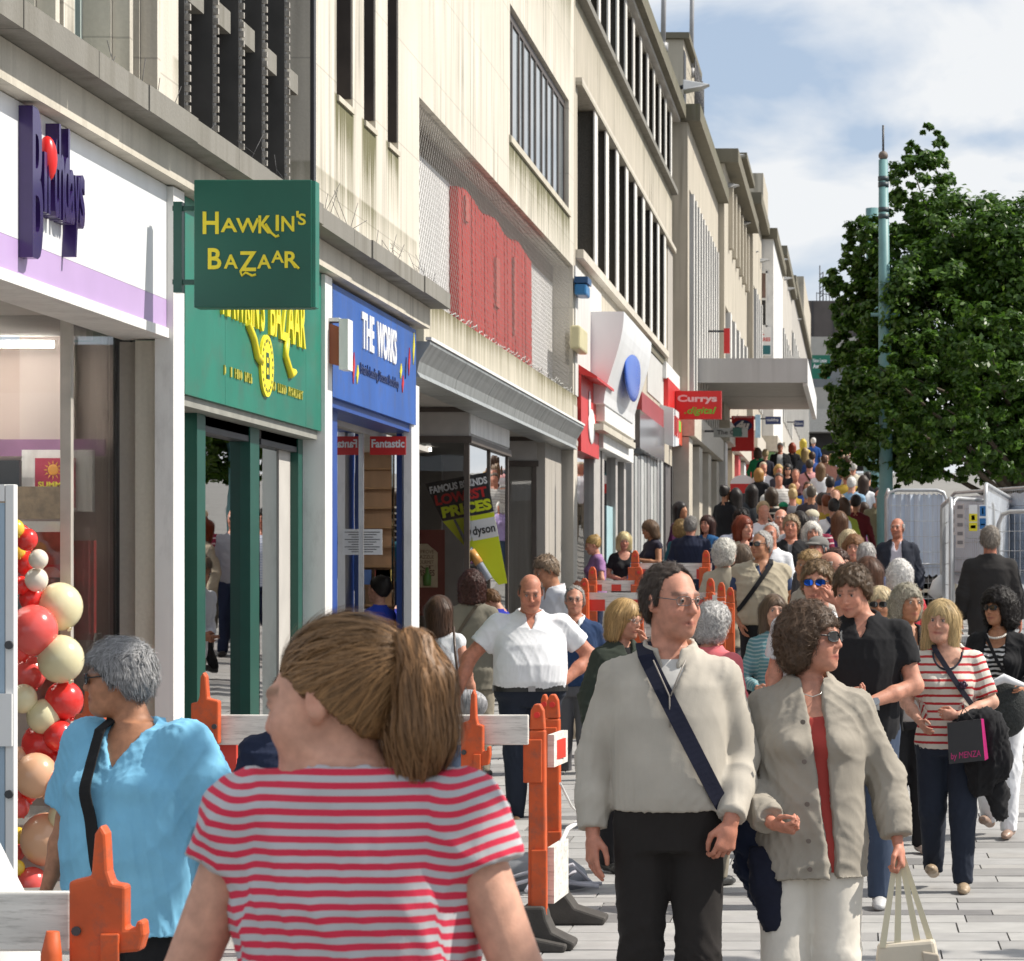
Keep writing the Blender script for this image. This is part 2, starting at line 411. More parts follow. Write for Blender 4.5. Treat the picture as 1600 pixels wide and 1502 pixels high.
for (a, b, mu) in [(8.2, 9.6, [8.9]), (10.2, 11.7, [10.9]), (12.05, 13.72, [12.5, 13.0, 13.2, 13.5]), (14.42, 15.12, [14.62, 14.82, 14.97])]:
    window(bld, a, b, 4.42, 11.95, -FA - .28, dull_teal, up_glass, mu, .045, .12)
for (a, b) in [(13.95, 14.22), (15.25, 15.72), (15.82, 15.97)]:
    window(bld, a, b, 4.42, 11.95, -FA - .28, brown_m, dk_glass, [], .03, .05)
# stone fins standing between the first windows
for a in (13.74, 15.14, 15.74): MB().box(-FA + .003, -FA + .1, a, a + .07, 4.42, 12).build('stone_fin', cream, bld)
# dark bay of ribs and louvres
g = MB().box(-FA - .3, -FA - .24, 16.62, 20.62, 4.42, 12.2).build('louvre_bay', M('bay_back', (.03, .028, .026), .8, .25, 3), bld)
ribm = M('bay_rib', (.06, .058, .056), .6, .2, 5); lvm = M('bay_louvre', (.05, .04, .036), .7, .3, 9); ribe = M('bay_rib_edge', (.33, .31, .28), .7, .35, 25)
for k, xp in enumerate((296, 340, 380, 416, 451)):
    y = fz(xp); MB().box(-FA - .24, -FA - .02, y - .05, y + .05, 4.42, 12.2).build('rib', ribm, g)
    ch = MB()
    for q in range(120): ch.box(-FA - .02, -FA + .012, y - .035, y - .005, 4.44 + q * .064, 4.48 + q * .064)
    tag(ch.build('rib_edge', ribe, g), kind='stuff')
    lv = MB()
    for q in range(110):
        z = 4.45 + q * .07; lv.hexa([(-FA - .24, y + .06, z), (-FA - .1, y + .06, z), (-FA - .1, y + .34, z), (-FA - .24, y + .34, z), (-FA - .24, y + .06, z + .05), (-FA - .12, y + .06, z + .03), (-FA - .12, y + .34, z + .03), (-FA - .24, y + .34, z + .05)])
    tag(lv.build('louvres', lvm, g), kind='stuff')
    zt = fh([-40, -5, 27, 67, 100][k], y); MB().box(-FA - .22, -FA - .06, y + .1, y + .62, zt - .12, zt + .03).build('transom', ledge_m, g)
MB().box(-FA + .002, -FA + .03, 20.62, 20.70, 4.42, 12.2).build('bay_edge', dark_m, bld)
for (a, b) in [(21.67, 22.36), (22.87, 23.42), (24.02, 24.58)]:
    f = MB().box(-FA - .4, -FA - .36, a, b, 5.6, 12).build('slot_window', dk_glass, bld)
    MB().box(-FA - .355, -FA - .012, b - .03, b - .003, 5.69, 11.99).build('slot_shade', M('slot_shade_dark', (.035, .028, .025), .7, .3, 4), f)  # dark panel on the far reveal, standing in for its shade
    MB().box(-FA - .36, -FA - .3, a + (b - a) * .55, a + (b - a) * .55 + .06, 5.6, 12).build('mullion', brown_m, f)
    MB().hexa([(-FA - .36, a + .003, 5.6), (-FA + .02, a + .003, 5.56), (-FA + .02, b - .003, 5.56), (-FA - .36, b - .003, 5.6), (-FA - .36, a + .003, 5.68), (-FA + .02, a + .003, 5.605), (-FA + .02, b - .003, 5.605), (-FA - .36, b - .003, 5.68)]).build('sill', mossy, f)
window(bld, 32.5, 39.08, 7.06, 8.65, -FA - .09, brown_m, up_glass, [33.15, 33.85, 34.3, 35.0, 35.6, 36.3, 36.9, 37.6, 38.3], .1, .035)
window(bld, 31.0, 39.08, 10.36, 11.95, -FA - .09, brown_m, up_glass, [32.2, 33.4, 34.6, 35.8, 37, 38.2], .1, .035)
MB().box(-FA - .28, -FA + .03, 32.4, 39.15, 6.97, 7.05).build('window_sill', mossy, bld)
# ledge over the shops
lm = MB(); rs = np.random.RandomState(5); e = 6.0
while e < 25.2:
    n_ = min(e + rs.uniform(.7, 1.3), 25.3)
    w_ = rs.uniform(-.012, .012)
    MB().box(-FA + .003, -FA + .36 + w_, e + .004, n_ - .004, 4.24, 4.38 + w_ * .5).build('ledge_stone', ledge_m, bld); e = n_
MB().box(-FA - .3, -FA + .2, 6.0, 25.15, 4.04, 4.235).build('ledge_band', band_m, bld)
# bird wires on the ledge
bw = MB()
for k in range(46):
    y = rs.uniform(14, 25.2); x = -FA + rs.uniform(.05, .33); h_ = rs.uniform(.08, .3); a = rs.uniform(-.12, .12)
    bw.tube([(x, y, 4.37), (x + a, y + a, 4.37 + h_)], .0022, 4)
    if k % 4 == 0: bw.tube([(x, y - .2, 4.42 + h_ * .5), (x + .02, y + .25, 4.40 + h_ * .5)], .002, 4)
tag(bw.build('bird_wire', dark_m, bld), kind='stuff')

# mesh covered sign recess
rec = MB().box(-FA - .36, -FA - .30, fz(655), 39.65, 4.40, 6.32).build('sign_panel', M('faded_white_sheet', (.66, .655, .65), .7, .07, 2, stretch=(1, 4, .3)), bld)
rec['label'] = 'white backing panel behind the netting'
yr0, yr1 = fz(716, -.2), fz(831, -.2)
redm = M('torn_red_sheet', (.46, .016, .012), .75, .25, 1.6, .2, 14, stretch=(1, 5, .25))
mb = MB(); rs = np.random.RandomState(11); nseg = 26
for k in range(nseg):
    a, b = yr0 + (yr1 - yr0) * k / nseg, yr0 + (yr1 - yr0) * (k + 1) / nseg
    d = .10 + .005 * math.sin(k * 1.7) + .003 * rs.rand()
    zt = 6.03 + .04 * math.sin(k * .7); zb = 4.52 + rs.uniform(-.06, .05)
    mb.hexa([(-FA - .295, a, zb), (-FA - .29 + d, a, zb), (-FA - .29 + d * .96, b, zb), (-FA - .295, b, zb), (-FA - .295, a, zt), (-FA - .29 + d * .9, a, zt), (-FA - .29 + d * .86, b, zt), (-FA - .295, b, zt)])
mb.build('red_panel', redm, rec)
pk = M('pale_patch', (.5, .10, .08), .7, .1, 4)
MB().box(-FA - .299, -FA - .29, fz(655) + .01, 39.6, 6.06, 6.315).build('shade_grime_strip', stone('shade_grime', (.16, .135, .105), amount=.6), rec)  # shade under the recess top painted as a brown strip, with some grime
for (ya, yb, za, zb) in [(yr0 + .35, yr0 + .6, 5.7, 5.98), (yr0 + 2.9, yr0 + 3.2, 5.0, 5.6), (yr0 + 4.6, yr0 + 4.7, 4.8, 5.8)]:
    MB().box(-FA - .19, -FA - .165, ya, yb, za, zb).build('torn_patch', pk, rec)
# netting: diamond mesh of thin cords standing in the opening
net = MB(); y0, y1, z0, z1 = fz(656), 39.6, 4.42, 6.31; st = .12
def cord(p, q, r=.0024):
    d = Vector(q) - Vector(p); n = Vector((1, 0, 0)).cross(d).normalized() * r
    net.add([Vector(p) - n, Vector(q) - n, Vector(q) + n, Vector(p) + n, Vector(p) + Vector((r * 1.4, 0, 0)), Vector(q) + Vector((r * 1.4, 0, 0))], [(0, 1, 5, 4), (4, 5, 2, 3)])
hh = z1 - z0
for k in range(int(-(hh / st)) - 1, int((y1 - y0) / st) + 2):
    for sgn in (1, -1):
        a = y0 + k * st
        pts = []
        u0, u1 = a, a + hh
        ta, tb = max(0, (y0 - u0) / hh), min(1, (y1 - u0) / hh)
        if tb <= ta: continue
        za, zb = (z0 + ta * hh, z0 + tb * hh) if sgn > 0 else (z1 - ta * hh, z1 - tb * hh)
        cord((-FA - .05, u0 + ta * hh, za), (-FA - .05, u0 + tb * hh, zb))
tag(net.build('netting', M('net_cord', (.25, .235, .22), .8, .1, 5), bld), kind='stuff')
fr = MB(); rs = np.random.RandomState(2)
for k in range(70):
    y = 25.9 + k * .195; fr.tube([(-FA - .02, y, 4.42), (-FA + .03, y + .04, 4.40 + rs.rand() * .1), (-FA + .02, y + .12, 4.44)], .005, 4)
tag(fr.build('net_loops', M('net_loop', (.5, .5, .48), .6), bld), kind='stuff')

# mossy band and zinc canopy under it
MB().box(-FA - .3, -FA + .045, fz(655), 39.75, 3.93, 4.40).build('mossy_band', mossy, bld)
prof = [(-FA - .2, 3.93), (-FA + .2, 3.925), (-FA + .2, 3.90), (-FA + .16, 3.84), (-FA + .10, 3.74), (-FA + .08, 3.64), (-FA + .11, 3.59), (-FA - .2, 3.58)]
ya, yb = fz(655, .1), 39.3
n_ = 6
for k in range(n_):
    a, b = ya + (yb - ya) * k / n_, ya + (yb - ya) * (k + 1) / n_
    MB().prism([(p[0], p[1]) for p in prof][::-1], 'y', a + .006, b - .006).build('canopy_sheet', zinc, bld)
MB().box(-FA + .16, -FA + .215, ya, yb, 3.935, 3.965).build('canopy_lip', white_paint, bld)
mb = MB(); mb.box(-9, -FA + .07, fz(655), 39.7, 3.66, 3.74); mb.build('soffit', soffit, bld)
# end pier of the mesh store and its shaded stone return
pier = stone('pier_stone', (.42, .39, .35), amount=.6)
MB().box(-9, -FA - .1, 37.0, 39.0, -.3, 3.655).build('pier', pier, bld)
MB().box(-FA - .8, -FA + .05, 39.25, 39.8, -.3, 4.25).build('pier', cream2, bld)

# ================================================================== card shop (white fascia with lilac band)
shop = thing('card_shop', 'card shop front with a white fascia, lilac band and raised purple lettering', 'shop', (-FA, 13, 0))
Ya, Yb = 9.0, fz(270, .1)
MB().box(-FA - .2, -FA + .1, Ya, Yb, 3.36, 4.035).build('fascia', white_p, shop)
MB().box(-FA - .2, -FA + .1, Ya, Yb, 3.19, 3.358).build('lilac_band', lilac, shop)
MB().box(-FA - .2, -FA + .115, Ya, Yb + .004, 3.13, 3.188).build('fascia_trim', white_paint, shop)
MB().box(-FA - .18, -FA + .105, Yb, Yb + .03, 3.14, 4.03).build('fascia_end', lilac, shop)
MB().box(-9, -FA - .2, Ya, 16.62, 3.2, 3.3).build('soffit', soffit, shop)
Xl = -FA + .1
sg = MB()
yB0, yB1 = fz(48, .16), fz(133, .16)
lettering(sg, 'B', (Xl, yB0, fh(402, yB0)), UY, UZ, .17, 1.16 * .64, .07, .02)
lett = sg.build('raised_letter', purple, shop)
word = 'irthdays'; wz = (yB1 - yB0 - .18) / 8.3
hs = {'i': .30, 'r': .28, 't': .40, 'h': .48, 'd': .48, 'a': .28, 'y': .42, 's': .28}
yy = yB0 + .19
for ch in word:
    q = MB(); z_b = 3.52 - (.16 if ch == 'y' else 0)
    lettering(q, 'ı' if ch == 'i' else ch, (Xl, yy, z_b), UY, UZ, wz * (1.05 if ch != 'i' else .5), hs[ch], .07, .02)
    q.build('raised_letter', purple, shop); yy += wz * (1.0 if ch != 'i' else .75)
q = MB(); q.ball((Xl + .05, yB0 + .30, 3.80), .1, 18, 10, (.5, .5, 1.15)); q.build('red_dot', red_pl, shop)
# glazing: entrance side pane and street pane
zt = 3.2
MB().box(-7.6, -4.5, 15.29, 15.31, .3, zt).build('window_pane', disp_glass, shop)
MB().box(-4.51, -4.49, 15.315, 16.42, .3, zt).build('window_pane', disp_glass, shop)
MB().box(-4.53, -4.47, 15.27, 15.325, .3, zt).build('glass_edge', M('glass_edge', (.45, .42, .38), .3), shop)
MB().box(-4.55, -4.45, 16.43, 16.5, .25, zt).build('window_frame', dark_m, shop)
MB().box(-4.56, -4.42, 16.502, 16.58, .25, zt).build('window_frame', white_paint, shop)
MB().box(-7.6, -4.4, 15.25, 16.6, -.2, .3).build('stall_riser', grey_w, shop)
for a, b, x2, x0, m_ in ((16.59, 16.8, -4.5, -4.36, pier), (16.1, 16.5, -4.42, -4.305, pier), (16.0, 16.3, -4.30, -4.172, band_m)):
    MB().box(x2, x0, a, b, -.2, 3.12).build('pilaster', m_, shop)
MB().box(-4.17, -FA + .14, 15.95, 16.21, -.2, 4.03).build('white_pillar', white_paint, shop)
# display behind the glass
pinkw = M('pink_interior', (.46, .37, .33), .8, .06, 2)
bk = MB().box(-9, -4.62, 17.2, 17.28, -.2, 3.2).build('display_wall', pinkw, shop)
def disp(x0, x1, y0, y1, Z): # pixel rectangle on a camera-facing plane
    a, b = at(x0, y1, Z), at(x1, y0, Z); return a.x, b.x, a.z, b.z
x0, x1, z0, z1 = disp(36, 122, 505, 690, 17.19); MB().box(x0, x1, 17.12, 17.195, z0, z1).build('display_panel', M('pink_panel', (.5, .42, .385), .8, .05, 3), bk)
x0, x1, z0, z1 = disp(-40, 170, 688, 714, 17.18); MB().box(x0, x1, 17.08, 17.117, z0, z1).build('display_rail', M('purple_rail', (.25, .11, .22), .5), bk)
x0, x1, z0, z1 = disp(40, 150, 704, 800, 17.1); fb = MB().box(x0, x1, 17.02, 17.07, z0, z1).build('poster_frame', white_paint, bk)
pst = thing('sale_poster', 'red sale poster with a yellow sun in the card shop window', 'poster', at(84, 795, 17.0))
x0, x1, z0, z1 = disp(55, 118, 716, 794, 17.0)
MB().box(x0, x1, 16.995, 17.01, z0, z1).build('sheet', M('poster_crimson', (.42, .012, .05), .5, .06, 4), pst)
q = MB(); W_ = x1 - x0
q.ball((x0 + W_ * .45, 16.995, z1 - .075), .036, 16, 8, (1, .1, 1))
for k in range(12):
    a = k * math.pi / 6; cx, cz = x0 + W_ * .45, z1 - .075
    q.prism([(cx + math.cos(a - .14) * .04, cz + math.sin(a - .14) * .04), (cx + math.cos(a + .14) * .04, cz + math.sin(a + .14) * .04), (cx + math.cos(a) * .062, cz + math.sin(a) * .062)], 'y', 16.99, 16.996)
q.build('sun_print', M('sun_orange', (.75, .32, .02), .5), pst)
q = MB(); lettering(q, 'SUMMER', (x0 + .02, 16.994, z1 - .185), UX, UZ, W_ * .84, .036, .003, .03)
lettering(q, 'PRICE', (x0 + .02, 16.994, z1 - .255), UX, UZ, W_ * .84, .055, .003, .04)
lettering(q, 'MADNESS', (x0 + .02, 16.994, z1 - .305), UX, UZ, W_ * .86, .034, .003, .03)
q.build('lettering', yellow, pst)
x0, x1, z0, z1 = disp(34, 103, 815, 842, 16.95); MB().box(x0, x1, 16.9, 17.0, z0, z1).build('ticket_rail', white_paint, bk)
x0, x1, z0, z1 = disp(20, 150, 845, 1000, 17.05); q = MB().box(x0, x1, 17.0, 17.06, z0, z1).build('red_display', M('red_display', (.40, .03, .03), .6, .15, 14), bk)
for k in range(7):
    s_ = MB().tube([(x0 + .06 + .1 * (k % 4), 16.99, z1 - .1 - .13 * (k // 2 % 4)), (x0 + .06 + .1 * (k % 4), 17.0, z1 - .1 - .13 * (k // 2 % 4))], .045 + .01 * (k % 3), 14); s_.build('printed_disc', M('pinkish_print', (.5, .2, .17), .6), q)
x0, x1, z0, z1 = disp(-60, 34, 720, 790, 16.9); MB().box(x0, x1, 16.85, 16.9, z0, z1).build('black_sign', black_s, bk)
# lamp tube in the ceiling of the entrance
tube_l = lamp_mat('tube_light', (1, .95, .86), 22); tube_d = lamp_mat('dim_tube_light', (1, .95, .86), 7)
for x_, y_ in ((-6.2, 15.0), (-6.4, 16.0), (-6.2, 16.7)): MB().box(x_ - 1.2, x_ + 1.2, y_ - .03, y_ + .03, 3.14, 3.18).build('lamp_tube', tube_l, shop)
for x_, y_ in ((-6, 26.4), (-6.5, 25.2)): MB().box(x_ - 1, x_ + 1, y_ - .03, y_ + .03, 2.95, 2.99).build('lamp_tube', tube_d, shop)
# cards on a rack behind the street pane
for k in range(5):
    z = .95 + k * .28
    q = MB().box(-5.5, -4.85, 16.55, 16.6, z, z + .2).build('card_rack', M('rack_%d' % (k % 3), [(.25, .05, .03), (.33, .24, .14), (.12, .10, .09)][k % 3], .6, .3, 20), bk)
MB().box(-8, -FA + .05, 9, 15.2, -.24, -.02).build('entrance_step', grey_w, shop)
MB().box(-9, -8.9, 9, 17.3, -.2, 3.2).build('back_wall', int_wall, shop)

# ================================================================== green toy shop
toy = thing('toy_shop', 'toy shop front with a green fascia, yellow lettering and dark green window posts', 'shop', (-FA, 18.5, 0))
a, b = fz(289, .1), fz(509, .1)
e = [a, fz(352, .1), fz(478, .1), b]
for p, q in zip(e, e[1:]): MB().box(-FA - .2, -FA + .1, p + .002, q - .002, 2.83, 4.035).build('fascia_board', green_p, toy)
MB().box(-FA - .2, -FA + .07, a, b, 2.765, 2.828).build('fascia_trim', M('dull_trim', (.28, .28, .25), .6, .15, 6), toy)
q = MB(); ya, yb = fz(346, .11), fz(476, .11); X_ = -FA + .1
lettering(q, "HAWKIN'S", (X_, ya, 3.40), UY, UZ, (yb - ya) * .47, .36, .02, .015)
q.build('lettering', yellow, toy); q = MB(); lettering(q, 'BAZAAR', (X_, ya + (yb - ya) * .54, 3.40), UY, UZ, (yb - ya) * .46, .36, .02, .015)
q.build('lettering', yellow, toy); q = MB()
q.tube([(X_ + .012, ya + .72, 3.42), (X_ + .012, ya + .9, 3.33), (X_ + .012, ya + 1.0, 3.22), (X_ + .012, ya + 1.12, 3.19)], .028, 8); q.build('swash', yellow, toy); q = MB()
q.tube([(X_ + .012, ya + 1.95, 3.42), (X_ + .012, ya + 1.9, 3.3), (X_ + .012, ya + 2.1, 3.17), (X_ + .012, ya + 2.2, 3.2)], .028, 8)
q.build('swash', yellow, toy)
yc = fz(416, .11); zc = fh(572, yc)
q = MB().prism([(yc + .2 * math.cos(t), zc + .215 * math.sin(t)) for t in np.linspace(0, 2 * math.pi, 28)[:-1]], 'x', X_ + .001, X_ + .02).build('oval_badge', yellow, toy)
s_ = MB()
for k in range(20):
    t = k * math.pi / 10; s_.prism([(yc + .15 * math.cos(t + d) * r_, zc + .165 * math.sin(t + d) * r_) for d, r_ in ((-.06, 1), (.06, 1), (.06, 1.12), (-.06, 1.12))], 'x', X_ + .02, X_ + .023)
s_.box(X_ + .02, X_ + .023, yc - .05, yc - .03, zc - .09, zc + .09); s_.box(X_ + .02, X_ + .023, yc - .03, yc + .03, zc + .06, zc + .09); s_.box(X_ + .02, X_ + .023, yc - .02, yc + .05, zc - .01, zc + .02); s_.box(X_ + .02, X_ + .023, yc - .05, yc + .06, zc - .09, zc - .06); s_.box(X_ + .02, X_ + .023, yc + .03, yc + .05, zc - .06, zc + .06)
tag(s_.build('badge_print', green_d, q), kind='stuff')
s_ = MB(); rs = np.random.RandomState(9)
for (pa, pb) in ((348, 404), (424, 474)):
    y = fz(pa, .11); ye = fz(pb, .11)
    while y < ye:
        if rs.rand() > .15:
            s_.box(X_ + .001, X_ + .01, y, y + .012, 3.02, 3.085); s_.box(X_ + .001, X_ + .01, y + .012, y + .035, 3.02 + rs.choice([0, .03, .053]), 3.032 + rs.choice([0, .03, .053]))
        y += .058
tag(s_.build('small_print', M('gold_print', (.45, .40, .05), .5), toy), kind='stuff')
def post(x0, x1, nm, m_, par, off=0., dep=.22, zb=-.2, zt=2.765): MB().box(-FA + off - dep, -FA + off, fz(x0, off), fz(x1, off), zb, zt).build(nm, m_, par)
post(308, 321, 'post', green_d, toy, -.03, .12); post(391, 405, 'post', green_d, toy, -.04, .1); post(466, 480, 'post', green_d, toy, -.04, .1)
post(436, 462, 'pilaster', soffit, toy, -.1, .1); post(484, 508, 'pilaster', soffit, toy, .0, .25)
gX = -FA - .13
for (p, q) in ((321, 390), (408, 468)): MB().box(gX, gX + .02, fz(p, -.1), fz(q, -.1), .42, 2.7).build('window_pane', sh_glass, toy)
for (p, q) in ((321, 390), (408, 466)): MB().box(gX - .03, gX + .08, fz(p, -.05), fz(q, -.05), 2.66, 2.76).build('window_head', dark_m, toy)
MB().box(-FA - .25, -FA - .025, a, b, -.2, .42).build('stall_riser', green_d, toy)
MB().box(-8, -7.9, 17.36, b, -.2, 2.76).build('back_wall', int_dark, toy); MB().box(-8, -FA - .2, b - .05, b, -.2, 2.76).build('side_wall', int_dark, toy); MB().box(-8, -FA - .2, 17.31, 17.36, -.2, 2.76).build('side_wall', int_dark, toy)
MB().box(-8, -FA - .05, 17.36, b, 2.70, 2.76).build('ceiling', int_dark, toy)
MB().box(-5.3, -FA + .13, fz(508, .13), fz(519, .13), -.2, 4.03).build('white_pillar', white_paint, toy)

# projecting toy shop sign
hs_ = thing('projecting_sign', "square dark green projecting sign with Hawkin's Bazaar in yellow letters", 'sign', at(398, 380, 15.55))
Z0 = 15.55; x0, x1 = at(303, 0, Z0).x, at(487, 0, Z0).x; z0, z1 = at(0, 481, Z0).z, at(0, 281, Z0).z
dgs = M('sign_dark_green', (.006, .095, .062), .4, .15, 1.4)
MB().box(x0, x1, Z0, Z0 + .13, z0, z1).build('sign_box', dgs, hs_, bevel=.006)
q = MB(); q.box(x1, x1 + .02, Z0 + .01, Z0 + .12, z0 + .005, z1 - .005); q.build('sign_edge', green_p, hs_)
def tline(mb, letters, y_px, Z, m_=None):
    for (ch, xa, xb, yt, yb) in letters:
        A, B = at(xa, yb, Z), at(xb, yt, Z)
        lettering(mb, ch, (A.x, Z - .001, A.z), UX, UZ, B.x - A.x, B.z - A.z, .004, .02)
q = MB()
tline(q, [('H', 317, 342, 331, 366), ('A', 345, 371, 341, 363), ('W', 369, 406, 341, 364), ('K', 404, 424, 337, 365), ('I', 431, 436, 336, 361), ('N', 440, 460, 338, 362), ("'", 463, 467, 330, 340), ('S', 466, 478, 334, 352)], 0, Z0); q.build('lettering', yellow, hs_); q = MB()
tline(q, [('B', 325, 346, 388, 421), ('A', 350, 372, 398, 420), ('Z', 374, 401, 393, 424), ('A', 402, 424, 398, 420), ('A', 424, 444, 392, 411), ('R', 445, 466, 393, 419)], 0, Z0)
q.build('lettering', yellow, hs_)
def swash(pts, r): q = MB(); q.tube([at(p[0], p[1], Z0 - .004) for p in pts], r, 6); q.build('swash', yellow, hs_)
swash([(415, 350), (424, 364), (431, 370), (436, 368)], .008); swash([(376, 424), (378, 431), (384, 426), (394, 431), (400, 429)], .008); swash([(458, 410), (467, 420)], .008)
for yp in (326, 441):
    A = at(270, yp, Z0 + .05); MB().box(A.x, x0, Z0 + .04, Z0 + .08, A.z - .014, A.z + .014).build('bracket', green_d, hs_)
A = at(274, 315, Z0); MB().box(A.x - .02, A.x + .03, Z0 + .03, Z0 + .09, at(0, 456, Z0).z, at(0, 314, Z0).z).build('bracket_plate', green_d, hs_)

# ================================================================== blue bookshop
book = thing('book_shop', 'discount bookshop front with a blue fascia lettered The Works', 'shop', (-FA, 23, 0))
a, b = fz(520, .12), fz(650, .12)
MB().box(-FA - .2, -FA + .12, a, b, 3.12, 4.0).build('fascia', blue_p, book)
MB().box(-FA - .2, -FA + .08, a, b, 3.05, 3.118).build('fascia_trim', blue_d, book)
X_ = -FA + .12
q = MB(); ya, yb = fz(564, .12), fz(618, .12); zz = 3.60
lettering(q, 'THE', (X_, ya, zz), UY, UZ, (yb - ya) * .33, .3, .012, .03); q.build('lettering', white_s, book); q = MB(); lettering(q, 'WORKS', (X_, ya + (yb - ya) * .42, zz - .01), UY, UZ, (yb - ya) * .58, .3, .012, .03); q.build('lettering', white_s, book)
q = MB(); ya, yb = fz(562, .12), fz(622, .12); lettering(q, "Britain's Leading Discount Bookshop", (X_, ya, 3.36), UY, UZ, yb - ya, .12, .008, .01); tag(q.build('small_lettering', navy_s, book), kind='stuff')
for k, (xp, yp, hh_, m_) in enumerate([(534, 520, .2, navy_s), (543, 560, .16, yellow), (551, 575, .26, red_s), (557, 585, .16, yellow), (633, 575, .2, navy_s), (628, 600, .16, red_s), (638, 565, .26, red_s), (645, 545, .3, yellow), (625, 580, .14, yellow)]):
    y = fz(xp, .12); z = fh(yp, y); MB().prism([(y - .02, z - hh_ * .1), (y, z - hh_ * .5), (y + .07, z + hh_ * .1), (y + .04, z + hh_ * .5)], 'x', X_ + .001, X_ + .008).build('pencil_mark', m_, book)
for p, q in ((519, 527),): post(p, q, 'post', blue_d, book, 0, .2, -.2, 3.05)
post(628, 641, 'post', blue_d, book, -.02, .05, -.2, 3.05)
MB().box(-4.46, -4.44, fz(520, -.25), fz(562, -.25), .4, 3.0).build('window_pane', sh_glass, book); MB().box(-4.48, -4.42, fz(562, -.25), fz(562, -.25) + .05, -.2, 3.0).build('window_frame', M('steel', (.5, .5, .5), .3, metal=.8), book)
MB().box(-4.6, -4.40, fz(520, -.25), fz(562, -.25), -.2, .4).build('stall_riser', blue_d, book)
MB().box(-4.47, -4.44, fz(615, -.25), fz(627, -.25), .3, 3.0).build('window_pane', sh_glass, book)
bw_ = MB().box(-9, -4.65, 27.6, 27.66, -.2, 3.05).build('slat_wall', M('slat_wood', (.33, .20, .11), .6, .12, 3, stretch=(4, 1, 1)), book)
for k in range(12):
    MB().box(-9, -4.66, 27.5, 27.595, .62 + k * .2, .64 + k * .2).build('shelf', wood, bw_)
rs = np.random.RandomState(6); bkm = [M('book_%d' % i, c, .6) for i, c in enumerate([(.5, .5, .48), (.35, .08, .06), (.06, .12, .3), (.5, .38, .1), (.08, .08, .09), (.3, .3, .32)])]
for k in range(48):
    x = rs.uniform(-6.6, -4.7); z = .645 + .2 * rs.randint(0, 6); MB().box(x, x + .16, 27.48, 27.52, z, z + .15).build('book', bkm[rs.randint(6)], bw_)
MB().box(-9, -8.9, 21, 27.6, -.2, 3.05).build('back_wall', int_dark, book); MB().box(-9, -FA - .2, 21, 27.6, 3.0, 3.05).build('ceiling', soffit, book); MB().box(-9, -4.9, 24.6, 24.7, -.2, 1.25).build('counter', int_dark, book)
MB().box(-4.17, -FA + .1, fz(643, .1), fz(655, .1), -.2, 3.5).build('tiled_pillar', white_paint, book)
fs_ = thing('window_poster', 'small red poster reading Fantastic high in the bookshop doorway', 'poster', at(605, 710, 24.2))
x0, x1, z0, z1 = disp(578, 634, 682, 711, 24.2); MB().box(x0, x1, 24.2, 24.215, z0, z1).build('sheet', red_s, fs_); q = MB(); lettering(q, 'Fantastic', (x0 + .015, 24.199, z0 + .065), UX, UZ, (x1 - x0) * .92, .075, .003, .03); q.build('lettering', white_s, fs_)
nt_ = thing('paper_notice', 'white typed notice stuck on the bookshop glass', 'notice', at(580, 868, 24.1))
x0, x1, z0, z1 = disp(562, 597, 827, 867, 24.1); MB().box(x0, x1, 24.1, 24.106, z0, z1).build('sheet', white_s, nt_)
q = MB()
for k in range(9): q.box(x0 + .015, x1 - .02 - .03 * (k % 3), 24.097, 24.0995, z1 - .03 - k * .022, z1 - .024 - k * .022)
tag(q.build('typed_lines', black_s, nt_), kind='stuff')
# projecting bookshop box sign seen edge on
ps = thing('projecting_sign', 'brown and white box sign projecting between the green and blue shops', 'sign', at(530, 540, 20.6))
A, B = at(508, 578, 20.7), at(541, 503, 20.7)
MB().hexa([(A.x, 20.7, A.z + .06), (B.x - .05, 20.7, A.z + .03), (B.x - .05, 20.84, A.z + .03), (A.x, 20.84, A.z + .06), (A.x, 20.7, B.z), (B.x - .05, 20.7, B.z - .04), (B.x - .05, 20.84, B.z - .04), (A.x, 20.84, B.z)]).build('sign_face', M('sign_brown', (.27, .075, .03), .4, .15, 2), ps)
MB().box(B.x - .048, B.x + .02, 20.66, 20.86, A.z, B.z + .02).build('sign_rim', white_paint, ps); MB().box(A.x, B.x - .05, 20.68, 20.84, B.z + .002, B.z + .03).build('sign_top', white_paint, ps)

